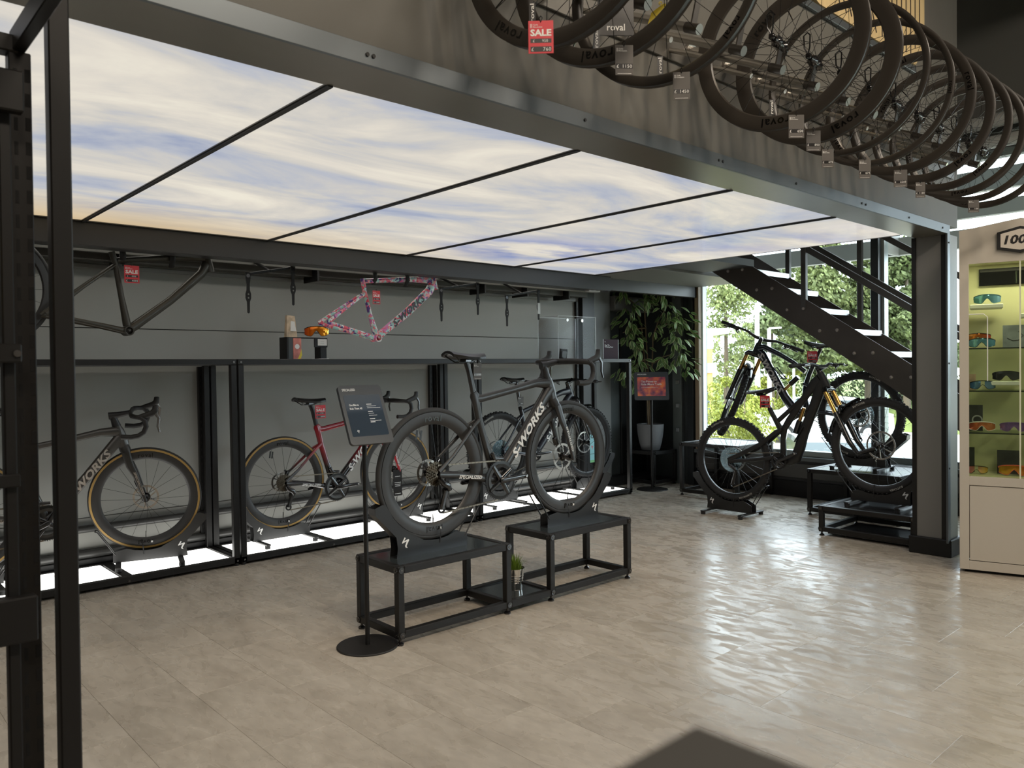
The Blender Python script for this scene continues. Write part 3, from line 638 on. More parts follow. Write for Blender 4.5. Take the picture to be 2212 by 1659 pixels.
# ------------------------------------------------------------------ wheels
def arc_text(mb, body, r, y, side, ang, h, bold=0.0, shear=0.0, spacing=1.0):
    """text on the flat of a wheel: axis Y, letters upright at the top of the wheel when seen from side (-1: from -Y, +1: from +Y)"""
    s = -side
    def mp(x, yy):
        th = ang-s*x/(r+yy*0.5)
        return V(cos(th)*(r+yy)*1.0, y*side, sin(th)*(r+yy))
    mb.text(body, (0, 0, 0), (1, 0, 0), (0, 0, 1), h, bold, align='C', mapf=mp, shear=shear, spacing=spacing)
_WH = {}
def wheel_meshes(spec):
    if spec in _WH: return _WH[spec]
    kind = spec[0]; M = {}
    if kind == 'road':
        _, R, ri, tan = spec
        ro = R-0.024
        M['rim'] = MB().rev([(ro, -0.0145), (ro-0.018, -0.0150), (ro-0.035, -0.0140), (ri+0.006, -0.0080), (ri, -0.003), (ri, 0.003), (ri+0.006, 0.0080), (ro-0.035, 0.0140), (ro-0.018, 0.0150), (ro, 0.0145)], n=72).mesh('rim', mat('rim_carbon', (0.030, 0.029, 0.028), 0.42), 35)
        tp = [(R-0.0145+0.0145*cos(a), 0.0145*sin(a)) for a in [radians(x) for x in (-125, -100, -70, -45, -22, 0, 22, 45, 70, 100, 125)]]
        M['tyre'] = MB().rev(tp, n=72).mesh('tyre', mat('tyre_black', (0.022, 0.0215, 0.021), 0.62), 60)
        if tan:
            b = MB()
            for s in (-1, 1): b.rev([(R-0.010, 0.0150*s), (R-0.0225, 0.0158*s), (R-0.0225, 0.0120*s), (R-0.010, 0.0120*s)], n=72)
            M['sidewall'] = b.mesh('sidewall', mat('tan_sidewall', (0.42, 0.26, 0.075), 0.55), 60)
        t = MB()
        hh = min(0.034, (ro-ri)*0.5)
        for sd in (-1, 1):
            for a in (pi/2+0.0, -pi/2): arc_text(t, 'roval', (ri+ro)/2-hh*0.40, 0.0157, sd, a, hh, 0.012, spacing=1.15)
        M['lettering'] = t.mesh('lettering', mat('gloss_black_print', (0.003, 0.003, 0.003), 0.12), recalc=False)
        t = MB()
        for sd in (-1, 1): t.box(0.03, 0.042, sd*0.0162, sd*0.0160, -(ri+ro)/2-0.006, -(ri+ro)/2+0.006)
        M['sticker'] = t.mesh('sticker', WHITE)
        ns, hubr, fl = 20, 0.018, 0.028
        M['hub'] = MB().rev([(0, -0.05), (0.009, -0.05), (0.009, -0.034), (0.020, -0.030), (0.020, -0.024), (0.012, -0.018), (0.012, 0.018), (0.020, 0.024), (0.020, 0.030), (0.009, 0.034), (0.009, 0.05), (0, 0.05)], n=20, closed=False).mesh('hub', BLACKG, 40)
        spr, rri = 0.0012, ri+0.002
    elif kind == 'mtb':
        _, R, txt, rimcol = spec
        tr = 0.030; ro = R-2*tr+0.014
        M['rim'] = MB().rev([(ro, -0.017), (ro-0.012, -0.0172), (ro-0.024, -0.010), (ro-0.026, 0), (ro-0.024, 0.010), (ro-0.012, 0.0172), (ro, 0.017)], n=64).mesh('rim', rimcol, 35)
        b = MB().rev([(R-tr-0.003+(tr-0.001)*cos(a), tr*sin(a)) for a in [radians(x) for x in (-140, -110, -80, -50, -20, 20, 50, 80, 110, 140)]], n=64)
        nk = 66
        for k in range(nk):
            for q, (ya, rr, sz) in enumerate(((0.0, R-0.003, (0.012, 0.016)), (0.021, R-0.0105, (0.011, 0.011)), (-0.021, R-0.0105, (0.011, 0.011)))):
                th = 2*pi*(k+(0.5 if q else 0))/nk
                yy = ya+(0.006 if (k % 2 and q == 0) else (-0.006 if q == 0 else 0))
                rot = Matrix.Rotation(-th+pi/2, 3, 'Y')
                tilt = Matrix.Rotation(-0.85*(1 if ya > 0 else -1) if q else 0, 3, 'X')
                b.obox((cos(th)*rr, yy, sin(th)*rr), (sz[0], sz[1], 0.009), rot @ tilt)
        M['tyre'] = b.mesh('tyre', mat('mtb_tyre', (0.016, 0.016, 0.0165), 0.75), 40)
        t = MB()
        for sd in (-1, 1):
            for a in (pi/2+0.42, -pi/2+0.42): arc_text(t, txt, R-tr-0.008, tr-0.0005, sd, a, 0.014, 0.02, spacing=1.2)
        M['lettering'] = t.mesh('lettering', mat('tyre_print', (0.45, 0.44, 0.40), 0.6), recalc=False)
        ns = 28
        M['hub'] = MB().rev([(0, -0.066), (0.012, -0.066), (0.012, -0.036), (0.027, -0.032), (0.027, -0.026), (0.015, -0.018), (0.015, 0.018), (0.027, 0.026), (0.027, 0.032), (0.012, 0.036), (0.012, 0.066), (0, 0.066)], n=20, closed=False).mesh('hub', BLACKG, 40)
        spr, rri, hubr, fl = 0.0012, ro-0.024, 0.026, 0.029
    elif kind == 'bare':
        _, R, dep = spec
        ri = R-dep
        M['rim'] = MB().rev([(R-0.004, -0.009), (R, -0.0135), (R-0.006, -0.0145), (R-dep*0.5, -0.0140), (ri+0.005, -0.008), (ri, -0.002), (ri, 0.002), (ri+0.005, 0.008), (R-dep*0.5, 0.0140), (R-0.006, 0.0145), (R, 0.0135), (R-0.004, 0.009)], n=80).mesh('rim', mat('bare_rim_carbon', (0.030, 0.026, 0.022), 0.30), 35)
        b = MB()
        M['rim_channel'] = MB().rev([(R-0.0035, -0.0088), (R-0.0035, 0.0088), (R-0.012, 0.004), (R-0.012, -0.004)], n=80).mesh('rim_channel', mat('channel_black', (0.004, 0.004, 0.004), 0.5))
        t = MB(); hh = min(0.032, dep*0.6)
        for sd in (-1, 1):
            for a in (pi/2, -pi/2+0.35): arc_text(t, 'roval', R-dep*0.5-hh*0.45, 0.0147, sd, a, hh, 0.012, spacing=1.15)
        M['lettering'] = t.mesh('lettering', mat('gloss_black_print', (0.003, 0.003, 0.003), 0.12), recalc=False)
        ns, hubr, fl, spr, rri = 24, 0.019, 0.030, 0.0011, ri+0.002
        M['hub'] = MB().rev([(0, -0.065), (0.010, -0.065), (0.012, -0.045), (0.021, -0.034), (0.021, -0.028), (0.013, -0.02), (0.013, 0.02), (0.021, 0.028), (0.021, 0.034), (0.012, 0.045), (0.010, 0.065), (0, 0.065)], n=18, closed=False).mesh('hub', BLACKG, 40)
    b = MB()
    for k in range(ns):
        s = -1 if k % 2 else 1; th = 2*pi*k/ns; off = (0.9 if (k//2) % 2 else -0.9)
        b.loft([(cos(th+off)*hubr, s*fl, sin(th+off)*hubr), (cos(th)*rri, s*0.002, sin(th)*rri)], spr, n=4, caps=False)
    M['spokes'] = b.mesh('spokes', mat('spoke_black', (0.018, 0.018, 0.018), 0.3, 0.5))
    if kind == 'road':
        b = MB(); th = 1.95
        b.obox((cos(th)*(ri-0.035), 0.018, sin(th)*(ri-0.035)), (0.012, 0.0012, 0.05), Matrix.Rotation(0.15, 3, 'Y'))
        b.obox((cos(th)*(ri-0.035), -0.018, sin(th)*(ri-0.035)), (0.012, 0.0012, 0.05), Matrix.Rotation(0.15, 3, 'Y'))
        M['spoke_label'] = b.mesh('spoke_label', DARKP)
    b = MB().loft([(0, 0, -rri), (0, 0, -rri+0.045)], [0.0028, 0.0022], n=8); M['valve'] = b.mesh('valve', BLACKG)
    _WH[spec] = M
    return M
def disc_rotor(mb, cy, r):
    mb.rev([(r, cy-0.001), (r, cy+0.001), (r-0.013, cy+0.001), (r-0.013, cy-0.001)], n=40)
    for k in range(6):
        th = 2*pi*k/6; mb.beam((cos(th)*0.02, cy, sin(th)*0.02), (cos(th+0.5)*(r-0.012), cy, sin(th+0.5)*(r-0.012)), 0.0018, 0.008, up=(0, 0, 1) if abs(cos(th)) > 0.5 else (1, 0, 0))
def make_wheel(parent, hub, spec, name='wheel', rotor=None, spin=0.0):
    M = wheel_meshes(spec)
    w = obj(name, M['rim'], parent, hub); w.rotation_euler = (0, spin, 0)
    for k in ('tyre', 'sidewall', 'hub', 'spokes', 'lettering', 'sticker', 'spoke_label', 'valve', 'rim_channel'):
        if k in M: obj(k, M[k], w)
    if rotor:
        b = MB(); disc_rotor(b, 0.037, rotor); b.build('disc_rotor', mat('rotor_steel', (0.55, 0.52, 0.48), 0.3, 1.0), w)
        MB().cyl((0, 0.034, 0), (0, 0.041, 0), 0.028, n=20).build('rotor_centre', BLACKG, w)
    return w

# ------------------------------------------------------------------ bike parts (local frame: X forward, Y left, Z up, rear hub at origin)
def T3(p, y=0.0): return V(p[0], y, p[1])
def saddle(root, at, nose_up=0.0, length=0.25, mt=None):
    """at: centre top of saddle"""
    x, z = at
    b = MB()
    n = 9; L = length
    rows = []
    for i in range(n):
        t = i/(n-1); xx = x-L*0.46+t*L
        w = 0.070*(1-t)**0.9+0.019 if t > 0.18 else 0.055+0.085*t
        zz = z+0.012*(1-t)**2-0.006*sin(pi*t)+nose_up*(t-0.5)
        rows.append((xx, w, zz))
    vs = []; fs = []
    m = 7
    for xx, w, zz in rows:
        for j in range(m):
            a = -1+2*j/(m-1); vs.append((xx, a*w, zz-0.018*abs(a)**2.2))
        for j in range(m):
            a = 1-2*j/(m-1); vs.append((xx, a*w*0.92, zz-0.018*abs(a)**2.2-0.014))
    mm = 2*m
    for i in range(n-1):
        for j in range(mm):
            k = (j+1) % mm; fs.append((i*mm+j, i*mm+k, (i+1)*mm+k, (i+1)*mm+j))
    fs.append(list(range(mm))); fs.append([(n-1)*mm+j for j in range(mm)][::-1])
    b.add(vs, fs)
    s = b.build('saddle', mt or mat('saddle_black', (0.010, 0.010, 0.0105), 0.35), root, 50)
    r = MB()
    for sy in (-1, 1):
        r.loft([(x-L*0.40, sy*0.045, z-0.012), (x-L*0.2, sy*0.022, z-0.048), (x+L*0.12, sy*0.022, z-0.046), (x+L*0.42, sy*0.012, z-0.016)], 0.0038, n=8)
    r.build('rail', mat('rail_carbon', (0.03, 0.03, 0.03), 0.2, 0.6), s, 40)
    return s
def crankset(root, bb, R, teeth, arm_ang, arm=0.170, y0=-0.048, armcol=None, rings=2):
    c = MB(); cx, cz = bb
    ro = R
    pts = []
    for k in range(teeth*2):
        rr = ro+(0.004 if k % 2 else -0.002); th = pi*k/teeth; pts.append((cx+rr*cos(th), cz+rr*sin(th)))
    c.rev([(R, -0.002), (R, 0.002), (R-0.016, 0.003), (R-0.016, -0.003)], (cx, y0, cz), n=48)
    for k in range(teeth):
        th = 2*pi*k/teeth; c.obox((cx+(R+0.003)*cos(th), y0, cz+(R+0.003)*sin(th)), (0.006, 0.002, 0.004), Matrix.Rotation(-th, 3, 'Y'))
    ch = c.build('chainring', mat('ring_black', (0.03, 0.029, 0.028), 0.3, 0.8), root)
    sp = MB()
    for k in range(4):
        th = arm_ang+0.55+k*pi/2
        sp.loft([(cx, y0-0.006, cz), (cx+cos(th)*(R-0.012), y0-0.004, cz+sin(th)*(R-0.012))], [(0.010, 0.016), (0.006, 0.011)], side=(0, 1, 0), n=8)
    if rings > 1: sp.rev([(R-0.016, -0.010), (R-0.016, -0.003), (R-0.030, -0.003), (R-0.034, -0.010)], (cx, y0+0.004, cz), n=40)
    sp.build('spider', BLACKG, ch, 40)
    a = MB()
    ex, ez = cx+cos(arm_ang)*arm, cz+sin(arm_ang)*arm
    a.loft([(cx-cos(arm_ang)*0.015, y0-0.018, cz-sin(arm_ang)*0.015), (cx, y0-0.019, cz), (cx+cos(arm_ang)*arm*0.5, y0-0.024, cz+sin(arm_ang)*arm*0.5), (ex, y0-0.026, ez), (ex+cos(arm_ang)*0.012, y0-0.026, ez+sin(arm_ang)*0.012)], [(0.008, 0.010), (0.009, 0.018), (0.007, 0.013), (0.007, 0.013), (0.005, 0.006)], side=(0, 1, 0), n=12, sq=0.7)
    a.build('crank_arm', armcol or BLACKG, ch, 50)
    a = MB(); ex2, ez2 = cx-cos(arm_ang)*arm, cz-sin(arm_ang)*arm
    a.loft([(cx, 0.066, cz), ((cx+ex2)/2, 0.070, (cz+ez2)/2), (ex2, 0.073, ez2), (ex2-cos(arm_ang)*0.012, 0.073, ez2-sin(arm_ang)*0.012)], [(0.009, 0.018), (0.007, 0.013), (0.007, 0.013), (0.005, 0.006)], side=(0, 1, 0), n=12, sq=0.7)
    a.cyl((cx, -0.07, cz), (cx, 0.07, cz), 0.016, n=14)
    a.build('crank_arm', armcol or BLACKG, ch, 50)
    h = MB().cyl((ex, y0-0.034, ez), (ex, y0-0.018, ez), 0.0065, n=12); h.build('pedal_eye', STEEL, ch)
    return ch
def cassette(root, rmax, colr, y0=-0.030):
    c = MB(); n = 9
    for k in range(n):
        r = rmax-(rmax-0.020)*k/(n-1); c.rev([(r, 0), (r, -0.0018), (r-0.006, -0.0018), (r-0.006, 0)], (0, y0-0.0034*k, 0), n=32)
        nt = int(r*2*pi/0.0127)
        for q in range(nt):
            th = 2*pi*q/nt; c.obox(((r+0.002)*cos(th), y0-0.0034*k-0.0009, (r+0.002)*sin(th)), (0.005, 0.0018, 0.005), Matrix.Rotation(-th, 3, 'Y'))
        for q in range(5):
            th = 2*pi*q/5+k*0.3; c.beam((0.012*cos(th), y0-0.0034*k-0.001, 0.012*sin(th)), ((r-0.005)*cos(th+0.3), y0-0.0034*k-0.001, (r-0.005)*sin(th+0.3)), 0.0015, 0.006, up=(0, 0, 1) if abs(cos(th)) > 0.5 else (1, 0, 0))
    c.build('cassette', colr, root)
def derailleur(root, big=1.0, mt=None, jx=0.02):
    d = MB(); y = -0.066
    d.loft([(0.0, y, -0.02), (0.012, y-0.008, -0.045), (0.045*big, y-0.010, -0.062), (0.055*big, y-0.008, -0.085)], [(0.010, 0.012), (0.014, 0.016), (0.014, 0.018), (0.012, 0.014)], side=(0, 1, 0), n=10)
    rd = d.build('rear_derailleur', mt or BLACKG, root, 50)
    c = MB()
    c.loft([(0.050*big, y+0.008, -0.080), (0.035*big, y+0.010, -0.125*big), (0.020*big, y+0.012, -0.180*big)], [(0.003, 0.016), (0.003, 0.014), (0.003, 0.016)], side=(0, 1, 0), n=8)
    c.loft([(0.050*big, y+0.020, -0.080), (0.035*big, y+0.021, -0.125*big), (0.020*big, y+0.022, -0.180*big)], [(0.002, 0.014), (0.002, 0.010), (0.002, 0.014)], side=(0, 1, 0), n=8)
    c.build('cage', BLACKG, rd, 40)
    j = MB()
    for p in ((0.046*big, -0.092*big), (0.020*big, -0.180*big)): j.rev([(0.024, -0.002), (0.024, 0.002), (0.014, 0.003), (0.014, -0.003)], (p[0], y+0.016, p[1]), n=16)
    j.build('jockey_wheel', BLACK, rd)
    return (0.046*big, -0.092*big), (0.020*big, -0.180*big)
def chain(root, bb, R, rc, cog_r, j1, j2, y=-0.049, mt=None):
    x, z = bb; b = MB()
    def run(p, q):
        d = V(q[0]-p[0], 0, q[1]-p[1]); L = d.length; n = max(4, int(L/0.0127)); d.normalize()
        rot = Matrix.Rotation(-atan2(d.z, d.x), 3, 'Y')
        for k in range(n):
            c = (k+0.5)/n; b.obox((p[0]+(q[0]-p[0])*c, y+(0.0022 if k % 2 else 0), p[1]+(q[1]-p[1])*c), (0.0145, 0.0016, 0.0075), rot); b.obox((p[0]+(q[0]-p[0])*c, y-(0.0038 if k % 2 else 0.0022), p[1]+(q[1]-p[1])*c), (0.0145, 0.0016, 0.0075), rot)
    run((0.0, cog_r), (x, z+R+0.002)); run((j2[0]+0.01, j2[1]-0.022), (x-0.02, z-R))
    b.build('chain', mt or mat('chain_steel', (0.22, 0.19, 0.15), 0.35, 1.0), root)
def caliper(root, at, y, name='brake_caliper'):
    MB().obox((at[0], y, at[1]), (0.028, 0.030, 0.050), Matrix.Rotation(0.5, 3, 'Y'), 0.006).obox((at[0]-0.008, y+0.006, at[1]+0.022), (0.016, 0.014, 0.016), None, 0.004).build(name, BLACKG, root)
def steer_mat(p, axis, ang):
    P = Vector(p); return Matrix.Translation(P) @ Matrix.Rotation(ang, 4, Vector(axis)) @ Matrix.Translation(-P)
def tube_text(mb, body, p0, p1, y, h, shear=0.0, bold=0.03, width=None, side=-1, flip=False, dz=0.0):
    """lettering along a tube from p0 to p1 on the flank y"""
    a, b = (p0, p1) if not flip else (p1, p0)
    u = V(b[0]-a[0], 0, b[1]-a[1]).normalized(); v = V(0, -1, 0).cross(u) if side < 0 else V(0, 1, 0).cross(u)
    if side < 0: v = u.cross(V(0, 1, 0)).normalized()*-1
    v = V(-u.z, 0, u.x)
    if side > 0: v = V(u.z, 0, -u.x)
    if v.z < 0: v = -v
    o = V(a[0], y, a[1])-v*h/2+v*dz
    mb.text(body, o, u, v, h, bold, width=width, shear=shear)

def road_bike(name, label, loc, yaw, spec_r, spec_f, framemat, seat_mat, letter, wb=1.0, bbp=(0.425, -0.074), steer=0.0, saddle_z=0.628, flat_letter='S-WORKS', fork_mat=None, post_extra=0.0, bar_mat=None, arm_ang=0.05, lever_print=False, stay_mat=None):
    R = spec_r[1]
    root = thing(name, label, 'bicycle', (loc[0], loc[1], loc[2]-R), yaw, 'road bikes on display stands')
    S = bpy.data.objects.new('bike_shift', None)
    dz = R
    def B(p, y=0.0): return V(p[0], y, p[1]+dz)
    # frame
    f = MB(); sd = (0, 1, 0)
    ST, SJ, SB = (0.290, 0.392), (0.318, 0.262), bbp
    HT, HB = (0.838, 0.482), (0.880, 0.350)
    f.loft([B((0.2825, 0.41)), B(ST), B((0.300, 0.345)), B(SJ), B((0.362, 0.12)), B((bbp[0]-0.01, bbp[1]+0.05)), B(SB)], [(0.012, 0.020), (0.015, 0.030), (0.014, 0.024), (0.014, 0.022), (0.016, 0.022), (0.025, 0.030), (0.034, 0.034)], side=sd, n=14, sq=0.85)
    f.loft([B((0.285, 0.372)), B((0.34, 0.375)), B((0.55, 0.412)), B((0.74, 0.448)), B((0.845, 0.448))], [(0.013, 0.026), (0.014, 0.021), (0.017, 0.020), (0.021, 0.024), (0.024, 0.034)], side=sd, n=14, sq=0.85)
    f.loft([B((0.868, 0.412)), B((0.82, 0.365)), B((0.66, 0.175)), B((0.50, 0.0)), B(SB)], [(0.025, 0.042), (0.024, 0.034), (0.024, 0.030), (0.027, 0.030), (0.036, 0.034)], side=sd, n=14, sq=0.8)
    f.loft([B(HT), B((0.850, 0.452)), B((0.866, 0.400)), B(HB)], [(0.020, 0.024), (0.023, 0.032), (0.024, 0.038), (0.026, 0.032)], side=sd, n=14, sq=0.85)
    f.cyl(B(bbp, -0.042), B(bbp, 0.042), 0.030, n=18)
    for s in (-1, 1):
        f.loft([B(SJ, s*0.008), B((0.27, 0.235), s*0.026), B((0.10, 0.085), s*0.052), B((0.0, 0.012), s*0.062)], [(0.007, 0.012), (0.006, 0.011), (0.006, 0.010), (0.007, 0.014)], side=sd, n=10)
        f.loft([B((bbp[0]-0.02, bbp[1]+0.004), s*0.028), B((bbp[0]-0.11, bbp[1]+0.018), s*0.038), B((0.15, -0.020), s*0.054), B((0.0, -0.004), s*0.063)], [(0.012, 0.020), (0.009, 0.018), (0.007, 0.014), (0.007, 0.016)], side=sd, n=10)
    fr = f.build('frame', framemat, root, 50)
    t = MB()
    for s in (-1,):
        p0, p1 = (0.545, 0.045+dz), (0.835, 0.385+dz)
        if s < 0: tube_text(t, flat_letter, p0, p1, -0.0262, 0.046, 0.35, 0.035, width=0.36)
        tube_text(t, 'SPECIALIZED', (0.125, -0.024+dz), (0.30, -0.045+dz), s*0.0655, 0.018, 0.25, 0.02, width=0.155, side=-1)
    t.build('lettering', letter, fr, recalc=False)
    # seat post and saddle
    sp = MB().loft([B((0.2825, 0.41)), B((0.255, 0.52)), B((0.236, saddle_z-0.06))], [(0.0085, 0.019), (0.0085, 0.018), (0.009, 0.018)], side=sd, n=12)
    spo = sp.build('seatpost', seat_mat, root, 50)
    MB().obox(B((0.232, saddle_z-0.052)), (0.045, 0.05, 0.02), None, 0.005).build('clamp', BLACKG, spo)
    saddle(root, (0.225, saddle_z-0.012+dz))
    # steered parts
    hub = (wb, 0.0); ax = V(HT[0]-HB[0], 0, HT[1]-HB[1]).normalized()
    SM = steer_mat(B(HB), ax, steer)
    fk = MB()
    fk.loft([B((HB[0]-0.004, HB[1]+0.006)), B((HB[0]+0.006, HB[1]-0.02)), B((HB[0]+0.016, HB[1]-0.046))], [(0.026, 0.032), (0.036, 0.034), (0.046, 0.026)], side=sd, n=14, sq=0.8)
    for s in (-1, 1):
        fk.loft([B((HB[0]+0.012, HB[1]-0.035), s*0.034), B((HB[0]+0.035, HB[1]-0.12), s*0.045), B((hub[0]-0.055, 0.16), s*0.050), B((hub[0]-0.012, 0.03), s*0.053), B((hub[0], -0.010), s*0.054)], [(0.012, 0.026), (0.010, 0.024), (0.008, 0.018), (0.007, 0.013), (0.008, 0.012)], side=sd, n=12)
    fo = fk.build('fork', fork_mat or framemat, root, 50); fo.matrix_local = SM
    t = MB()
    tube_text(t, 'SPECIALIZED', (HB[0]+0.062, 0.19+dz), (hub[0]-0.008, 0.035+dz), -0.0605, 0.013, 0.2, 0.02, width=0.16)
    lt = t.build('lettering', letter, fo, recalc=False)
    bm = bar_mat or mat('bar_tape', (0.016, 0.0155, 0.015), 0.55)
    stm = MB()
    top = V(HT[0], 0, HT[1]+dz)+ax*0.075
    stm.loft([B(HT), V(HT[0], 0, HT[1]+dz)+ax*0.04, top], [(0.021, 0.027), (0.018, 0.021), (0.018, 0.023)], side=sd, n=14)
    bc = top+V(0.105, 0, 0.018)
    stm.loft([top+V(-0.022, 0, -0.005), top+V(0.03, 0, 0.002), bc], [(0.018, 0.024), (0.019, 0.019), (0.028, 0.014)], side=sd, n=14, sq=0.8)
    so2 = stm.build('stem', CARBON, root, 50); so2.matrix_local = SM
    hb_ = MB()
    for s in (-1, 1):
        q = [(0, 0.0, 0), (0.004, 0.10, 0.002), (0.012, 0.165, 0.000), (0.035, 0.196, -0.002), (0.068, 0.206, -0.006), (0.090, 0.208, -0.026), (0.096, 0.209, -0.062), (0.082, 0.211, -0.098), (0.050, 0.213, -0.120), (0.008, 0.214, -0.126), (-0.045, 0.215, -0.122)]
        hb_.loft([bc+V(a, s*b, c) for a, b, c in q], [(0.012, 0.018), (0.0115, 0.018), (0.0125, 0.016), (0.0145, 0.015), (0.0155, 0.0155), 0.0155, 0.0155, 0.0155, 0.0155, 0.0155, 0.0155], n=10)
    hbo = hb_.build('handlebar', bm, root, 50); hbo.matrix_local = SM
    for s in (-1, 1):
        lv = MB()
        lv.loft([bc+V(0.052, s*0.205, -0.004), bc+V(0.095, s*0.205, 0.010), bc+V(0.128, s*0.204, 0.020), bc+V(0.146, s*0.203, 0.040), bc+V(0.150, s*0.202, 0.068), bc+V(0.150, s*0.202, 0.072)], [(0.014, 0.015), (0.014, 0.018), (0.014, 0.020), (0.0135, 0.019), (0.013, 0.017), (0.008, 0.010)], side=(0, 1, 0), n=12)
        lo = lv.build('brake_hood', bm, root, 50); lo.matrix_local = SM
        MB().loft([bc+V(0.150, s*0.206, 0.020), bc+V(0.168, s*0.209, -0.010), bc+V(0.162, s*0.212, -0.060), bc+V(0.172, s*0.216, -0.098)], [(0.005, 0.010), (0.005, 0.009), (0.005, 0.008), (0.004, 0.006)], side=(0, 1, 0), n=8).build('brake_lever', mat('lever_silver', (0.30, 0.30, 0.30), 0.25, 0.9) if lever_print else BLACKG, lo, 50)
    w1 = make_wheel(root, (0, 0, dz), spec_r, 'wheel', 0.070, 0.0)
    w2 = make_wheel(root, (0, 0, 0), spec_f, 'wheel', 0.080, 0.3)
    w2.matrix_local = SM @ Matrix.Translation((hub[0], 0, dz)) @ Matrix.Rotation(0.0, 4, 'Y')
    D = bpy.data.objects.new('drivetrain_tmp', None)
    ch = crankset(root, (bbp[0], bbp[1]+dz), 0.105, 52, arm_ang)
    def lift(fn):
        before = set(root.children); fn()
        for o in root.children:
            if o not in before: o.location = (0, 0, dz)
    lift(lambda: cassette(root, 0.060, mat('cassette_steel', (0.15, 0.125, 0.095), 0.3, 1.0)))
    js = []
    lift(lambda: js.append(derailleur(root)))
    lift(lambda: chain(root, bbp, 0.105, 0.06, 0.045, *js[0]))
    lift(lambda: caliper(root, (0.055, 0.055), 0.045))
    c2 = MB().obox((hub[0]-0.052, 0.045, 0.095+dz), (0.026, 0.028, 0.052), Matrix.Rotation(-0.35, 3, 'Y'), 0.006).build('brake_caliper', BLACKG, root); c2.matrix_local = SM
    fd = MB().loft([(bbp[0]-0.055, -0.045, bbp[1]+0.150+dz), (bbp[0]-0.035, -0.045, bbp[1]+0.115+dz), (bbp[0]+0.02, -0.05, bbp[1]+0.117+dz)], [(0.012, 0.014), (0.010, 0.016), (0.006, 0.010)], side=(0, 1, 0), n=10).build('front_derailleur', BLACKG, root, 50)
    bpy.data.objects.remove(S); bpy.data.objects.remove(D)
    return root

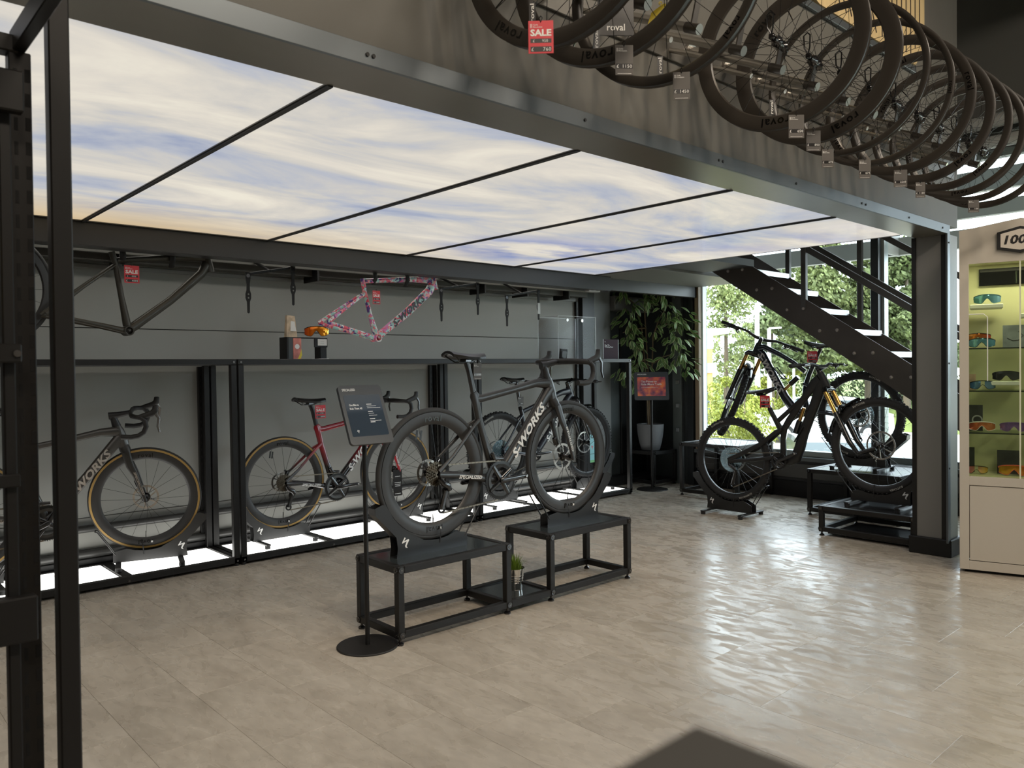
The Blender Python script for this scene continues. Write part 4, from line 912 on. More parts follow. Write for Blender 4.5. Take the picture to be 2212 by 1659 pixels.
def mtb(name, label, loc, yaw, pitch, spec_r, spec_f, framemat, tubes, stays, HT, HB, hub, bbp, steer, sad, postp, letter, dt_text, R, gold=True, bar_w=0.78, stem_len=0.045, text_side=-1, bar_rise=0.03, sad_len=0.25, arm_ang=0.2, cage=False, casmat=None, shock=None, sad_up=0.0):
    root = thing(name, label, 'bicycle', (loc[0], loc[1], loc[2]-R), yaw, 'mountain bikes on display stands')
    dz = R; sd = (0, 1, 0)
    def B(p, y=0.0): return V(p[0], y, p[1]+dz)
    f = MB()
    for pts, rad in tubes: f.loft([B(p) for p in pts], rad, side=sd, n=14, sq=0.8)
    f.loft([B(HT), B(((HT[0]+HB[0])/2, (HT[1]+HB[1])/2)), B(HB)], [(0.026, 0.027), (0.026, 0.032), (0.028, 0.029)], side=sd, n=14)
    f.cyl(B(bbp, -0.046), B(bbp, 0.046), 0.032, n=18)
    fr = f.build('frame', framemat, root, 50)
    s_ = MB()
    for pts, rad in stays:
        for s in (-1, 1): s_.loft([B((p[0], p[1]), s*p[2]) for p in pts], rad, side=sd, n=10, sq=0.85)
    s_.build('swingarm', framemat, root, 50)
    if shock:
        a, b = shock
        sh = MB().cyl(B(a), B(((a[0]+b[0])/2, (a[1]+b[1])/2)), 0.024, n=16).build('shock', BLACKG, root, 40)
        MB().cyl(B(((a[0]+b[0])/2, (a[1]+b[1])/2)), B(b), 0.015, n=14).build('shock_shaft', GOLD, sh, 40)
    t = MB()
    if dt_text:
        body, p0, p1, y, h, wd = dt_text
        if text_side < 0: tube_text(t, body, (p0[0], p0[1]+dz), (p1[0], p1[1]+dz), -y, h, 0.3, 0.035, width=wd)
        else:
            u = V(p1[0]-p0[0], 0, p1[1]-p0[1]).normalized(); v = V(0, 1, 0).cross(u)*-1
            v = u.cross(V(0, -1, 0)); v = V(0, 1, 0).cross(u)
            t.text(body, V(p0[0], y, p0[1]+dz)-v*h/2, u, v, h, 0.035, width=wd, shear=0.3)
        t.build('lettering', letter, fr, recalc=False)
    # seatpost, saddle
    p0, p1 = postp
    sp = MB().cyl(B(p0), B(p1), 0.0155, n=14).build('seatpost', BLACKG, root, 40)
    MB().cyl(B(p0), V(*B(p0))+(B(p1)-B(p0)).normalized()*0.03, 0.020, n=14).build('collar', BLACK, sp, 40)
    MB().obox(B((sad[0]-0.005, sad[1]-0.045)), (0.05, 0.05, 0.025), None, 0.006).build('clamp', BLACKG, sp)
    saddle(root, (sad[0], sad[1]+dz), sad_up, sad_len)
    ax = V(HT[0]-HB[0], 0, HT[1]-HB[1]).normalized()
    SM = steer_mat(B(HB), ax, steer)
    fw = V(ax.z, 0, -ax.x)
    cb = B(HB)-ax*0.012
    fk = MB()
    fk.loft([cb+V(0, -0.075, 0)-ax*0.03, cb+V(0, -0.06, 0)-ax*0.004, cb, cb+V(0, 0.06, 0)-ax*0.004, cb+V(0, 0.075, 0)-ax*0.03], [(0.022, 0.022), (0.022, 0.024), (0.026, 0.028), (0.022, 0.024), (0.022, 0.022)], n=12)
    ft = fk.build('fork_crown', BLACKG, root, 50); ft.matrix_local = SM
    hubv = B(hub)
    along = (hubv-cb).dot(-ax)
    for s in (-1, 1):
        a0 = cb-ax*0.018+V(0, s*0.066, 0)
        a1 = cb-ax*(along*0.44)+V(0, s*0.066, 0)
        k = MB().cyl(a0, a1, 0.018, n=16).build('stanchion', GOLD if gold else BLACKG, root, 40); k.matrix_local = SM
        a2 = cb-ax*along+V(0, s*0.066, 0)
        lg = MB().loft([cb-ax*(along*0.36)+V(0, s*0.066, 0), cb-ax*(along*0.42)+V(0, s*0.066, 0), cb-ax*(along*0.8)+V(0, s*0.067, 0), a2+fw*0.02, hubv+V(0, s*0.064, 0)-ax*0.015], [0.0235, 0.0235, 0.0205, 0.020, 0.017], n=14).build('fork_leg', mat('fork_black', (0.012, 0.0125, 0.013), 0.25), root, 50); lg.matrix_local = SM
        tt = MB()
        if s < 0:
            q0 = cb-ax*(along*0.5); q1 = cb-ax*(along*0.8)
            tube_text(tt, 'FOX', (q0.x, q0.z), (q1.x, q1.z), -0.0885, 0.022, 0.1, 0.03)
            tt.build('lettering', mat('fork_print', (0.10, 0.10, 0.105), 0.4), lg, recalc=False)
    ar = cb-ax*(along*0.40)+fw*0.035
    arch = MB().loft([ar+V(0, -0.066, 0)-fw*0.012, ar+V(0, -0.055, 0)+ax*0.035, ar+V(0, -0.03, 0)+ax*0.055+fw*0.006, ar+V(0, 0.03, 0)+ax*0.055+fw*0.006, ar+V(0, 0.055, 0)+ax*0.035, ar+V(0, 0.066, 0)-fw*0.012], 0.013, n=10).build('fork_arch', MATS['fork_black'], root, 50); arch.matrix_local = SM
    fen = MB()
    C0 = hubv
    RR = R+0.022
    phi0 = atan2((ar-C0).z, (ar-C0).x)
    prof = [(-0.042, -0.016), (-0.03, 0.0), (0, 0.005), (0.03, 0.0), (0.042, -0.016)]
    rows = []
    for i in range(9):
        ph = phi0-0.42+i*0.12
        for yy, dr in prof: rows.append(C0+V(cos(ph)*(RR+dr), yy, sin(ph)*(RR+dr)))
    fs = [(i*5+j, i*5+j+1, i*5+j+6, i*5+j+5) for i in range(8) for j in range(4)]
    fe = fen.add(rows, fs).build('mudguard', BLACKG, root, 60); fe.matrix_local = SM
    # cockpit
    top = B(HT)+ax*0.035
    st = MB().cyl(B(HT), top+ax*0.012, 0.020, n=16).loft([top, top+fw*stem_len], [(0.022, 0.018), (0.026, 0.022)], side=(0, 1, 0), n=12).build('stem', BLACKG, root, 40); st.matrix_local = SM
    bc = top+fw*stem_len
    hw = bar_w/2
    q = []
    for s in (-1, 1):
        pts = [(0, 0.0, 0), (0, 0.05, 0.0), (0.0, 0.09, bar_rise*0.35), (-0.004, 0.14, bar_rise*0.9), (-0.012, 0.20, bar_rise), (-0.035, hw-0.13, bar_rise+0.004)]
        hbm = MB().loft([bc+fw*a+ax*c+V(0, s*b, 0) for a, b, c in pts], [0.0165, 0.016, 0.014, 0.012, 0.011, 0.011], n=12).build('handlebar', mat('bar_black', (0.012, 0.012, 0.012), 0.3), root, 50); hbm.matrix_local = SM
        g0 = bc+fw*(-0.035)+ax*(bar_rise+0.004)+V(0, s*(hw-0.13), 0); g1 = bc+fw*(-0.052)+ax*(bar_rise+0.006)+V(0, s*hw, 0)
        gr = MB().loft([g0, g0+(g1-g0)*0.04, g0+(g1-g0)*0.1, g0+(g1-g0)*0.96, g1], [0.017, 0.017, 0.0155, 0.0165, 0.014], n=14).build('grip', RUBBER, hbm, 40)
        l0 = bc+fw*(-0.030)+ax*(bar_rise)+V(0, s*(hw-0.155), 0)
        lev = MB().obox(l0+fw*0.03-ax*0.018, (0.045, 0.055, 0.026), None, 0.008)
        lev.loft([l0+fw*0.045-ax*0.022, l0+fw*0.075-ax*0.03+V(0, s*0.04, 0), l0+fw*0.055-ax*0.034+V(0, s*0.10, 0), l0+fw*0.07-ax*0.036+V(0, s*0.12, 0)], [(0.006, 0.009), (0.005, 0.008), (0.004, 0.007), (0.004, 0.006)], n=8)
        lev.loft([l0+fw*0.02-ax*0.03, l0+fw*0.03-ax*0.055-V(0, s*0.03, 0)], [0.007, 0.005], n=8)
        lv = lev.build('brake_lever', BLACKG, root, 50); lv.matrix_local = SM
    cab = MB().loft([bc+fw*0.01+V(0, -0.2, 0), bc+fw*0.09+V(0, -0.10, -0.03), bc+fw*0.10+V(0, 0.04, -0.10), cb+fw*0.07+V(0, 0.07, -0.05), cb-ax*(along*0.5)+fw*0.05+V(0, 0.075, 0)], 0.0025, n=6).build('brake_hose', BLACK, root, 60); cab.matrix_local = SM
    w1 = make_wheel(root, (0, 0, dz), spec_r, 'wheel', 0.100, 0.0)
    w2 = make_wheel(root, (0, 0, 0), spec_f, 'wheel', 0.110, 0.0); w2.matrix_local = SM @ Matrix.Translation(hubv)
    crankset(root, (bbp[0], bbp[1]+dz), 0.068, 32, arm_ang, 0.170, -0.052, mat('crank_carbon', (0.02, 0.02, 0.02), 0.2), 1)
    def lift(fn):
        before = set(root.children); fn()
        for o in root.children:
            if o not in before: o.location = (0, 0, dz)
    lift(lambda: cassette(root, 0.104, casmat or mat('cassette_blue', (0.22, 0.30, 0.33), 0.25, 1.0)))
    js = []
    lift(lambda: js.append(derailleur(root, 1.2)))
    lift(lambda: chain(root, bbp, 0.068, 0.1, 0.055, *js[0], y=-0.052))
    if cage:
        c = MB(); p = cage
        for k in (0, 1):
            yy = -0.036 if k == 0 else 0.036
            c.loft([B(p[0], 0), B((p[0][0]-0.03, p[0][1]+0.02), yy), B((p[1][0]-0.05, p[1][1]+0.05), yy*0.8), B((p[1][0]-0.02, p[1][1]+0.06), 0)], 0.006, n=8)
        c.build('bottle_cage', BLACK, root, 50)
    root.rotation_euler = (0, 0, 0)
    root.matrix_world = Matrix.Translation((loc[0], loc[1], loc[2])) @ Matrix.Rotation(yaw, 4, 'Z') @ Matrix.Rotation(-pitch, 4, 'Y') @ Matrix.Translation((0, 0, -R))
    return root

# ------------------------------------------------------------------ wheel stands
STANDM = mat('stand_black', (0.014, 0.0145, 0.015), 0.33)
def s_mark(mb, o, u, v, h):
    pts = [(0.30, 1.0), (0.42, 0.93), (0.24, 0.66), (0.72, 0.80), (0.80, 0.70), (0.60, 0.36), (0.50, 0.18), (0.62, 0.0), (0.40, 0.06), (0.34, 0.22), (0.48, 0.52), (0.50, 0.62), (0.05, 0.47), (0.0, 0.52)]
    o, u, v = Vector(o), Vector(u), Vector(v)
    mb.add([o+u*(a*h)+v*(b*h) for a, b in pts], [list(range(len(pts)))])
def wheel_stand(label, hub, yaw, sgn, wheel_r, wheel_gap, feet, base_z, mt=STANDM, tall=0.33, gw=0.030):
    """yaw: direction of local X; sgn: +1 tall arm at +X. hub: wheel centre above the stand."""
    g = thing('bike_stand', label, 'bike stand', (hub[0], hub[1], base_z), yaw, 'wheel stands under the bikes')
    hz = hub[2]-base_z; R = wheel_r+0.002
    z0 = 0.034 if feet else 0.0
    poly = [(-0.20, z0), (-0.20, z0+0.060), (-0.185, z0+0.072)]
    # follow the wheel on its inner edge
    for k in range(5):
        x = -0.12+0.20*k/4; zz = min(hz-sqrt(R*R-x*x)+0.006, z0+0.105); poly.append((x, max(zz+0.0, z0+0.045)))
    for k in range(1, 5):
        th = -pi/2+0.30+0.85*k/4; poly.append((R*cos(th)*1.0-0.012, hz+R*sin(th)-0.0+0.012))
    th = -pi/2+1.15
    tx, tz = R*cos(th), hz+R*sin(th)
    poly += [(tx+0.012, tz+0.02), (tx+0.055, tz+0.005), (tx+0.05, tz-0.03), (0.245, z0+0.105), (0.238, z0+0.05), (0.245, z0)]
    poly = [(a*sgn, b) for a, b in poly]
    if sgn < 0: poly = poly[::-1]
    for s in (-1, 1):
        y = s*gw
        MB().prism(poly, (0, y+(0.001), 0), (1, 0, 0), (0, 0, 1), 0.002).build('side_plate', mt, g)
    MB().prism([(tx+0.055, tz+0.004), (tx+0.05, tz-0.03), (0.245, z0+0.105), (0.238, z0+0.105), (tx+0.044, tz-0.028), (tx+0.05, tz+0.004)] if sgn > 0 else [(-a, b) for a, b in [(tx+0.055, tz+0.004), (tx+0.05, tz-0.03), (0.245, z0+0.105), (0.238, z0+0.105), (tx+0.044, tz-0.028), (tx+0.05, tz+0.004)]][::-1], (0, gw, 0), (1, 0, 0), (0, 0, 1), 2*gw).build('back_plate', mt, g)
    MB().box(-0.2, 0.243, -gw, gw, z0, z0+0.003).build('base_plate', mt, g) if sgn > 0 else MB().box(-0.243, 0.2, -gw, gw, z0, z0+0.003).build('base_plate', mt, g)
    # wire hoop at the other end
    th2 = -pi/2-0.98; hx, hzz = (R+0.003)*cos(th2)*1.0, hz+(R+0.003)*sin(th2)
    MB().loft([(-0.185*sgn, -gw, z0+0.05), ((hx)*sgn, -gw-0.002, hzz), ((hx-0.012)*sgn, -gw, hzz+0.004), ((hx-0.012)*sgn, gw, hzz+0.004), (hx*sgn, gw+0.002, hzz), (-0.185*sgn, gw, z0+0.05)], 0.004, n=8).build('hoop', mt, g, 60)
    m = MB()
    s_mark(m, (0.185*sgn+(-0.0 if sgn > 0 else -0.03), -gw-0.0017, z0+0.045), (1, 0, 0), (0, 0, 1), 0.055); 
    m.build('logo', WHITE, g, recalc=False)
    m = MB(); s_mark(m, (0.155*sgn+(0.0 if sgn > 0 else 0.03), gw+0.0027, z0+0.045), (-1, 0, 0), (0, 0, 1), 0.055)
    m.build('logo', WHITE, g, recalc=False)
    # toe strap around rim and stand
    MB().loft([(-0.02*sgn, -gw-0.003, z0+0.04), (-0.024*sgn, -gw-0.004, z0+0.09), (-0.030*sgn, -0.016, hz-R*0.80), (-0.030*sgn, 0.016, hz-R*0.80), (-0.024*sgn, gw+0.004, z0+0.09), (-0.02*sgn, gw+0.003, z0+0.04)], (0.004, 0.0012), n=6).build('strap', RUBBER, g)
    if feet:
        for x in (-0.17*sgn, 0.20*sgn):
            MB().box(x-0.017, x+0.017, -0.185, 0.185, 0.022, 0.034, 0.002).build('foot_bar', mt, g)
            for s in (-1, 1): MB().cyl((x, s*0.165, 0.0), (x, s*0.165, 0.022), 0.019, n=14).build('rubber_foot', RUBBER, g, 40)
    return g

# ------------------------------------------------------------------ the six bikes
GREYF = mat('grey_carbon_frame', (0.085, 0.080, 0.074), 0.30, 0.4, coat=0.3)
def fade_mat():
    m = bpy.data.materials.new('red_to_black_paint'); m.use_nodes = True; nt = m.node_tree; b = nt.nodes['Principled BSDF']
    tc = nt.nodes.new('ShaderNodeTexCoord'); sp = nt.nodes.new('ShaderNodeSeparateXYZ'); nt.links.new(tc.outputs['Object'], sp.inputs[0])
    r = nt.nodes.new('ShaderNodeMapRange'); r.inputs[1].default_value = 0.42; r.inputs[2].default_value = 0.56; nt.links.new(sp.outputs['Z'], r.inputs[0])
    mx = nt.nodes.new('ShaderNodeMix'); mx.data_type = 'RGBA'; mx.inputs[6].default_value = (0.012, 0.011, 0.012, 1); mx.inputs[7].default_value = (0.26, 0.006, 0.016, 1)
    nt.links.new(r.outputs[0], mx.inputs[0]); nt.links.new(mx.outputs[2], b.inputs['Base Color'])
    b.inputs['Roughness'].default_value = 0.18; b.inputs['Coat Weight'].default_value = 0.5
    return m
REDF = fade_mat()
BIKE3F = mat('black_tarmac_frame', (0.022, 0.0215, 0.021), 0.36, 0.0, 0.5, coat=0.1)
Y3 = 3.268
b3 = road_bike('road_bike', 'matt black road bike on the two glass topped benches in the middle of the shop', (2.408, Y3, 0.768), 0.0, ('road', 0.340, 0.253, False), ('road', 0.340, 0.262, False), BIKE3F, BIKE3F, WHITE, wb=1.003, saddle_z=0.632)
b2 = road_bike('road_bike', 'red and black road bike with tan tyres on the glowing middle shelf base', (2.628, 5.42, 0.486), 0.0, ('road', 0.340, 0.262, True), ('road', 0.340, 0.268, True), REDF, CARBON, WHITE, wb=1.0, saddle_z=0.625, fork_mat=mat('red_fork', (0.40, 0.010, 0.022), 0.2, coat=0.4))
b1 = road_bike('road_bike', 'grey road bike with tan tyres behind the black rack posts', (0.665, 5.42, 0.486), 0.0, ('road', 0.340, 0.262, True), ('road', 0.340, 0.262, True), GREYF, GREYF, mat('chrome_print', (0.62, 0.58, 0.54), 0.25, 0.7), wb=1.005, steer=radians(-20), saddle_z=0.64, fork_mat=mat('dark_grey_fork', (0.045, 0.043, 0.040), 0.3, 0.2), lever_print=True, arm_ang=-2.7)
NAVY = mat('dark_navy_frame', (0.016, 0.018, 0.026), 0.32, coat=0.2)
DARKRIM = mat('mtb_rim_black', (0.020, 0.021, 0.023), 0.35)
b4 = mtb('mountain_bike', 'dark hardtail mountain bike with turquoise tag on the end shelf base', (4.752, 5.42, 0.545), 0.0, 0.0, ('mtb', 0.368, 'RENEGADE', DARKRIM), ('mtb', 0.368, 'RENEGADE', DARKRIM), NAVY,
    [([(0.282, 0.38), (0.30, 0.33), (0.345, 0.10), (0.43, -0.055)], [(0.016, 0.018), (0.017, 0.022), (0.017, 0.020), (0.03, 0.034)]),
     ([(0.29, 0.345), (0.36, 0.368), (0.60, 0.44), (0.83, 0.515), (0.94, 0.53)], [(0.014, 0.024), (0.015, 0.020), (0.018, 0.020), (0.024, 0.028), (0.026, 0.034)]),
     ([(0.965, 0.49), (0.90, 0.43), (0.68, 0.16), (0.50, -0.03), (0.43, -0.055)], [(0.028, 0.036), (0.028, 0.036), (0.027, 0.032), (0.03, 0.034), (0.034, 0.034)])],
    [([(0.30, 0.32, 0.012), (0.22, 0.26, 0.035), (0.10, 0.13, 0.06), (0.0, 0.015, 0.07)], [(0.007, 0.010), (0.007, 0.010), (0.007, 0.010), (0.008, 0.014)]),
     ([(0.41, -0.05, 0.03), (0.30, -0.045, 0.045), (0.15, -0.02, 0.065), (0.0, -0.005, 0.072)], [(0.012, 0.018), (0.009, 0.015), (0.008, 0.013), (0.008, 0.016)])],
    (0.935, 0.575), (0.985, 0.465), (1.203, -0.005), (0.43, -0.055), 0.0, (0.19, 0.672), ((0.285, 0.37), (0.225, 0.64)), WHITE, ('S-WORKS', (0.60, 0.06), (0.87, 0.39), 0.029, 0.05, 0.36), 0.368, gold=False, bar_w=0.76, stem_len=0.08, bar_rise=0.0, arm_ang=0.02)
BLKF = mat('stealth_frame', (0.010, 0.0095, 0.009), 0.45)
PEARL = mat('dark_pearl_frame', (0.020, 0.026, 0.034), 0.16, 0.5, coat=0.8)
b5 = mtb('mountain_bike', 'stealth black full suspension bike with gold fork in front of the window', (6.05, 3.785, 0.485), radians(-90), 0.0, ('mtb', 0.370, 'ELIMINATOR', DARKRIM), ('mtb', 0.372, 'BUTCHER', DARKRIM), BLKF,
    [([(0.80, 0.70), (0.753, 0.665), (0.653, 0.545), (0.556, 0.463), (0.436, 0.358)], [(0.026, 0.05), (0.022, 0.045), (0.017, 0.022), (0.015, 0.018), (0.014, 0.020)]),
     ([(0.72, 0.62), (0.62, 0.49), (0.53, 0.36), (0.487, 0.29), (0.475, 0.20), (0.478, 0.10), (0.468, 0.03)], [(0.014, 0.030), (0.013, 0.026), (0.015, 0.030), (0.018, 0.026), (0.018, 0.022), (0.022, 0.026), (0.030, 0.034)]),
     ([(0.368, 0.43), (0.40, 0.375), (0.444, 0.30), (0.475, 0.25)], [(0.018, 0.019), (0.018, 0.020), (0.018, 0.024), (0.018, 0.024)]),
     ([(0.815, 0.69), (0.79, 0.61), (0.757, 0.51), (0.706, 0.386), (0.655, 0.257), (0.622, 0.139), (0.59, 0.055), (0.53, 0.02), (0.465, 0.024)], [(0.026, 0.035), (0.026, 0.046), (0.026, 0.040), (0.027, 0.040), (0.028, 0.042), (0.030, 0.044), (0.034, 0.046), (0.034, 0.036), (0.034, 0.034)])],
    [([(0.0, 0.0, 0.075), (0.15, 0.075, 0.066), (0.298, 0.155, 0.052), (0.431, 0.265, 0.034), (0.48, 0.285, 0.030)], [(0.009, 0.020), (0.008, 0.018), (0.008, 0.018), (0.010, 0.018), (0.010, 0.014)]),
     ([(0.0, -0.013, 0.075), (0.20, 0.012, 0.064), (0.34, 0.036, 0.05), (0.47, 0.066, 0.040)], [(0.009, 0.018), (0.008, 0.014), (0.009, 0.016), (0.010, 0.016)])],
    (0.797, 0.752), (0.856, 0.634), (1.256, 0.197), (0.465, 0.024), 0.0, (0.275, 0.618), ((0.368, 0.43), (0.30, 0.575)), WHITE, None, 0.370, gold=True, bar_w=0.80, stem_len=0.04, sad_up=0.05, arm_ang=0.45, cage=((0.70, 0.30), (0.64, 0.14)), shock=((0.585, 0.26), (0.66, 0.47)))
b6 = mtb('mountain_bike', 'dark pearl full suspension bike under the stairs with turned handlebar', (6.75, 2.98, 0.864), radians(90), 0.0, ('mtb', 0.378, 'BUTCHER', DARKRIM), ('mtb', 0.378, 'BUTCHER', DARKRIM), PEARL,
    [([(0.96, 0.60), (0.90, 0.612), (0.738, 0.538), (0.608, 0.463), (0.49, 0.375)], [(0.026, 0.036), (0.022, 0.028), (0.019, 0.022), (0.017, 0.020), (0.016, 0.022)]),
     ([(0.395, 0.48), (0.455, 0.352), (0.487, 0.256), (0.50, 0.14), (0.47, 0.02)], [(0.018, 0.019), (0.018, 0.020), (0.018, 0.024), (0.018, 0.026), (0.03, 0.032)]),
     ([(0.97, 0.59), (0.92, 0.545), (0.81, 0.349), (0.69, 0.143), (0.611, 0.045), (0.53, 0.0), (0.47, 0.01)], [(0.026, 0.030), (0.026, 0.040), (0.027, 0.038), (0.028, 0.040), (0.030, 0.044), (0.034, 0.040), (0.034, 0.034)])],
    [([(0.0, 0.0, 0.075), (0.16, 0.08, 0.066), (0.30, 0.16, 0.052), (0.44, 0.25, 0.036), (0.50, 0.27, 0.030)], [(0.009, 0.020), (0.008, 0.018), (0.008, 0.018), (0.010, 0.018), (0.010, 0.014)]),
     ([(0.0, -0.013, 0.075), (0.20, 0.0, 0.064), (0.34, 0.02, 0.05), (0.48, 0.045, 0.040)], [(0.009, 0.018), (0.008, 0.014), (0.009, 0.016), (0.010, 0.016)])],
    (0.949, 0.652), (0.995, 0.560), (1.275, 0.118), (0.47, 0.01), radians(-56), (0.36, 0.635), ((0.395, 0.48), (0.345, 0.585)), SILVERP, ('S-WORKS', (0.93, 0.56), (0.70, 0.17), 0.0285, 0.055, 0.42), 0.378, gold=True, bar_w=0.80, stem_len=0.042, text_side=1, sad_up=0.05, arm_ang=2.6, cage=((0.82, 0.40), (0.74, 0.26)), shock=((0.56, 0.33), (0.71, 0.20)))
GREYST = mat('stand_grey', (0.055, 0.055, 0.055), 0.35, 0.3)
TB = 0.372
wheel_stand('black wheel stand under the rear wheel of the road bike on the bench', (2.408, Y3, 0.768), 0.0, -1, 0.340, 0, False, TB)
wheel_stand('black wheel stand under the front wheel of the road bike on the bench', (3.411, Y3, 0.768), 0.0, 1, 0.340, 0, False, TB)
wheel_stand('grey wheel stand under the red bike rear wheel', (2.628, 5.42, 0.486), 0.0, -1, 0.340, 0, True, 0.053, GREYST)
wheel_stand('grey wheel stand under the red bike front wheel', (3.628, 5.42, 0.486), 0.0, 1, 0.340, 0, True, 0.053, GREYST)
wheel_stand('grey wheel stand under the grey road bike front wheel', (1.672, 5.42, 0.486), radians(-16), 1, 0.340, 0, True, 0.053, GREYST)
wheel_stand('grey wheel stand under the grey road bike rear wheel', (0.665, 5.42, 0.486), 0.0, -1, 0.340, 0, True, 0.053, GREYST)
wheel_stand('grey wheel stand under the hardtail mountain bike rear wheel', (4.752, 5.42, 0.545), 0.0, -1, 0.368, 0, True, 0.053, GREYST, gw=0.036)
wheel_stand('grey wheel stand under the hardtail mountain bike front wheel', (5.955, 5.42, 0.545), 0.0, 1, 0.368, 0, True, 0.053, GREYST, gw=0.036)
wheel_stand('black wheel stand on the floor under the stealth bike rear wheel', (6.05, 3.785, 0.485), radians(-90), -1, 0.370, 0, True, 0.0, gw=0.036)
wheel_stand('black wheel stand on the lowest table under the stealth bike front wheel', (6.05, 2.529, 0.682), radians(-90), 1, 0.372, 0, True, 0.223, gw=0.036)
wheel_stand('black wheel stand on the mid height table under the pearl bike rear wheel', (6.75, 2.98, 0.864), radians(90), -1, 0.378, 0, True, 0.398, gw=0.036)
# ------------------------------------------------------------------ wheel rack on the fascia and the hanging wheels
wk = thing('wheel_rack', 'row of sloping steel tubes on the fascia wall for hanging wheels', 'rack', (3.2, 1.9, 2.6))
MB().box(-2.2, 2.55, 0.003, 0.013, -0.07, 0.07, 0.002).build('back_plate', mat('rack_plate', (0.10, 0.095, 0.085), 0.4, 0.5), wk)
TUBX = [1.395+0.269*k for k in range(14)]
for k, x in enumerate(TUBX):
    tb_ = MB().cyl((x-3.2, 0.0, 0.0), (x-3.2, -0.40, -0.195), 0.0155, n=16).build('tube', STEEL, wk, 40)
    MB().cyl((x-3.2, 0.004, 0.002), (x-3.2, -0.006, -0.003), 0.028, n=16).build('flange', STEEL, tb_, 40)
    MB().cyl((x-3.2, -0.36, -0.176), (x-3.2, -0.41, -0.200), 0.0175, n=16).build('collar', STEELD, tb_, 40)
    MB().beam((x-3.2, -0.385, -0.185), (x-3.2+0.02, -0.395, -0.085), 0.006, 0.026, up=(1, 0, 0)).build('hook', STEELD, tb_)
    x2 = x+0.135
    t2 = MB().cyl((x2-3.2, 0.0, -0.035), (x2-3.2, -0.20, -0.13), 0.010, n=12).build('short_tube', STEEL, wk, 40)
# which wheel hangs on which tube: x, rim depth, label
WHEELS = [(1.56, 0.050, 'carbon rim wheel behind the red £760 sale tag'), (1.76, 0.052, 'carbon rim wheel behind the £1150 tag beside the sale tag'), (2.02, 0.034, 'carbon rim wheel behind the £1450 tag'),
          (2.735, 0.056, 'first deep carbon rim wheel, £650 tag on it'), (3.010, 0.062, 'deep carbon rim wheel behind the £850 tag'), (3.275, 0.026, 'thin rim wheel behind the £475 tag'),
          (3.545, 0.026, 'second thin rim wheel, with the £675 tag'), (3.81, 0.042, 'carbon rim wheel with the £2200 tag on it'), (4.07, 0.042, 'brownish carbon rim wheel just past the £2200 tag'), (4.33, 0.036, 'carbon rim wheel behind the small £1150 tag'),
          (4.56, 0.036, 'carbon rim wheel third from the far end of the row'), (4.78, 0.034, 'carbon rim wheel second from the far end of the row'), (5.0, 0.034, 'last carbon rim wheel at the far end of the row')]
for k, (x, dep, lb) in enumerate(WHEELS):
    g = thing('bicycle_wheel', lb, 'wheel', (x, 1.50, 2.497-0.3175), radians(-77+RND.uniform(-2, 2)), 'wheels hanging from the fascia rack')
    M = wheel_meshes(('bare', 0.3175, dep))
    w = obj('rim', M['rim'], g, (0, 0, 0.3175)); w.rotation_euler = (0, RND.uniform(0, 6.28), 0)
    for kk in ('hub', 'spokes', 'lettering', 'valve', 'rim_channel'): obj(kk, M[kk], w)
    sk = MB().cyl((0, -0.085, 0), (0, 0.085, 0), 0.006, n=10).box(-0.010, 0.010, -0.098, -0.082, -0.01, 0.01, 0.003)
    sk.loft([(0, -0.094, 0.006), (-0.012, -0.100, 0.03), (-0.014, -0.102, 0.075), (0.0, -0.102, 0.085), (0.010, -0.102, 0.075), (0.008, -0.100, 0.03), (0, -0.094, 0.006)], 0.003, n=6)
    sk.build('skewer', BLACKG, g, 40, (0, 0, 0.3175))
TAGS = [(1.4055, 2.189, True, 760, 950, 0.082, 0.063, 'red sale tag reading £760 hanging from a carbon rim'), (1.7324, 2.215, False, 1150, None, 0.084, 0.051, 'grey price tag reading £1150 nearest the red sale tag'), (2.0026, 2.206, False, 1450, None, 0.084, 0.051, 'grey price tag reading £1450 on a hanging wheel'),
        (2.7046, 2.222, False, 650, None, 0.084, 0.057, 'grey price tag reading £650, first of the small row of tags'), (2.8335, 2.190, False, 850, None, 0.076, 0.054, 'grey price tag reading £850 on a deep rim'), (2.9474, 2.141, False, 475, None, 0.071, 0.045, 'lowest hanging grey price tag, reading £475'),
        (3.273, 2.156, False, 675, None, 0.078, 0.05, 'grey price tag reading £675 on a thin rim'), (3.6343, 2.172, False, 2200, None, 0.076, 0.057, 'grey price tag reading £2200 on a carbon rim'), (3.8605, 2.151, False, 1150, None, 0.071, 0.043, 'small grey £1150 tag hanging just past the £2200 tag'),
        (4.5761, 2.166, False, 1150, None, 0.065, 0.056, 'small grey tag on the last wheels of the row')]
for x, z, sale, p, old, h, w, lb in TAGS: price_tag(lb, (x, 1.42, z), radians(-42+RND.uniform(-6, 6)), sale, p, old, h, cord=0.012, group='price tags on the hanging wheels', w=w)
yt = thing('warning_tag', 'yellow warning tag hanging on a wheel hub', 'tag', (2.089, 1.56, 2.475), radians(-42))
MB().prism([(-0.03, 0.0), (0.012, 0.03), (0.04, 0.012), (0.034, -0.05), (-0.01, -0.09), (-0.042, -0.036)], (0, -0.001, -0.03), (1, 0, 0), (0, 0, 1), 0.001).build('card', mat('yellow_card', (0.62, 0.47, 0.02), 0.5), yt)
MB().add([(-0.016, -0.003, -0.068), (0.016, -0.003, -0.060), (0.004, -0.003, -0.035)], [(0, 1, 2)]).build('warning_triangle', DARKP, yt)
MB().rev([(0.006, -0.001), (0.006, 0.001), (0.0035, 0.001), (0.0035, -0.001)], (0, 0, 0), n=12).build('ring', mat('yellow_card', (0.6, 0.45, 0.02), 0.5), yt)
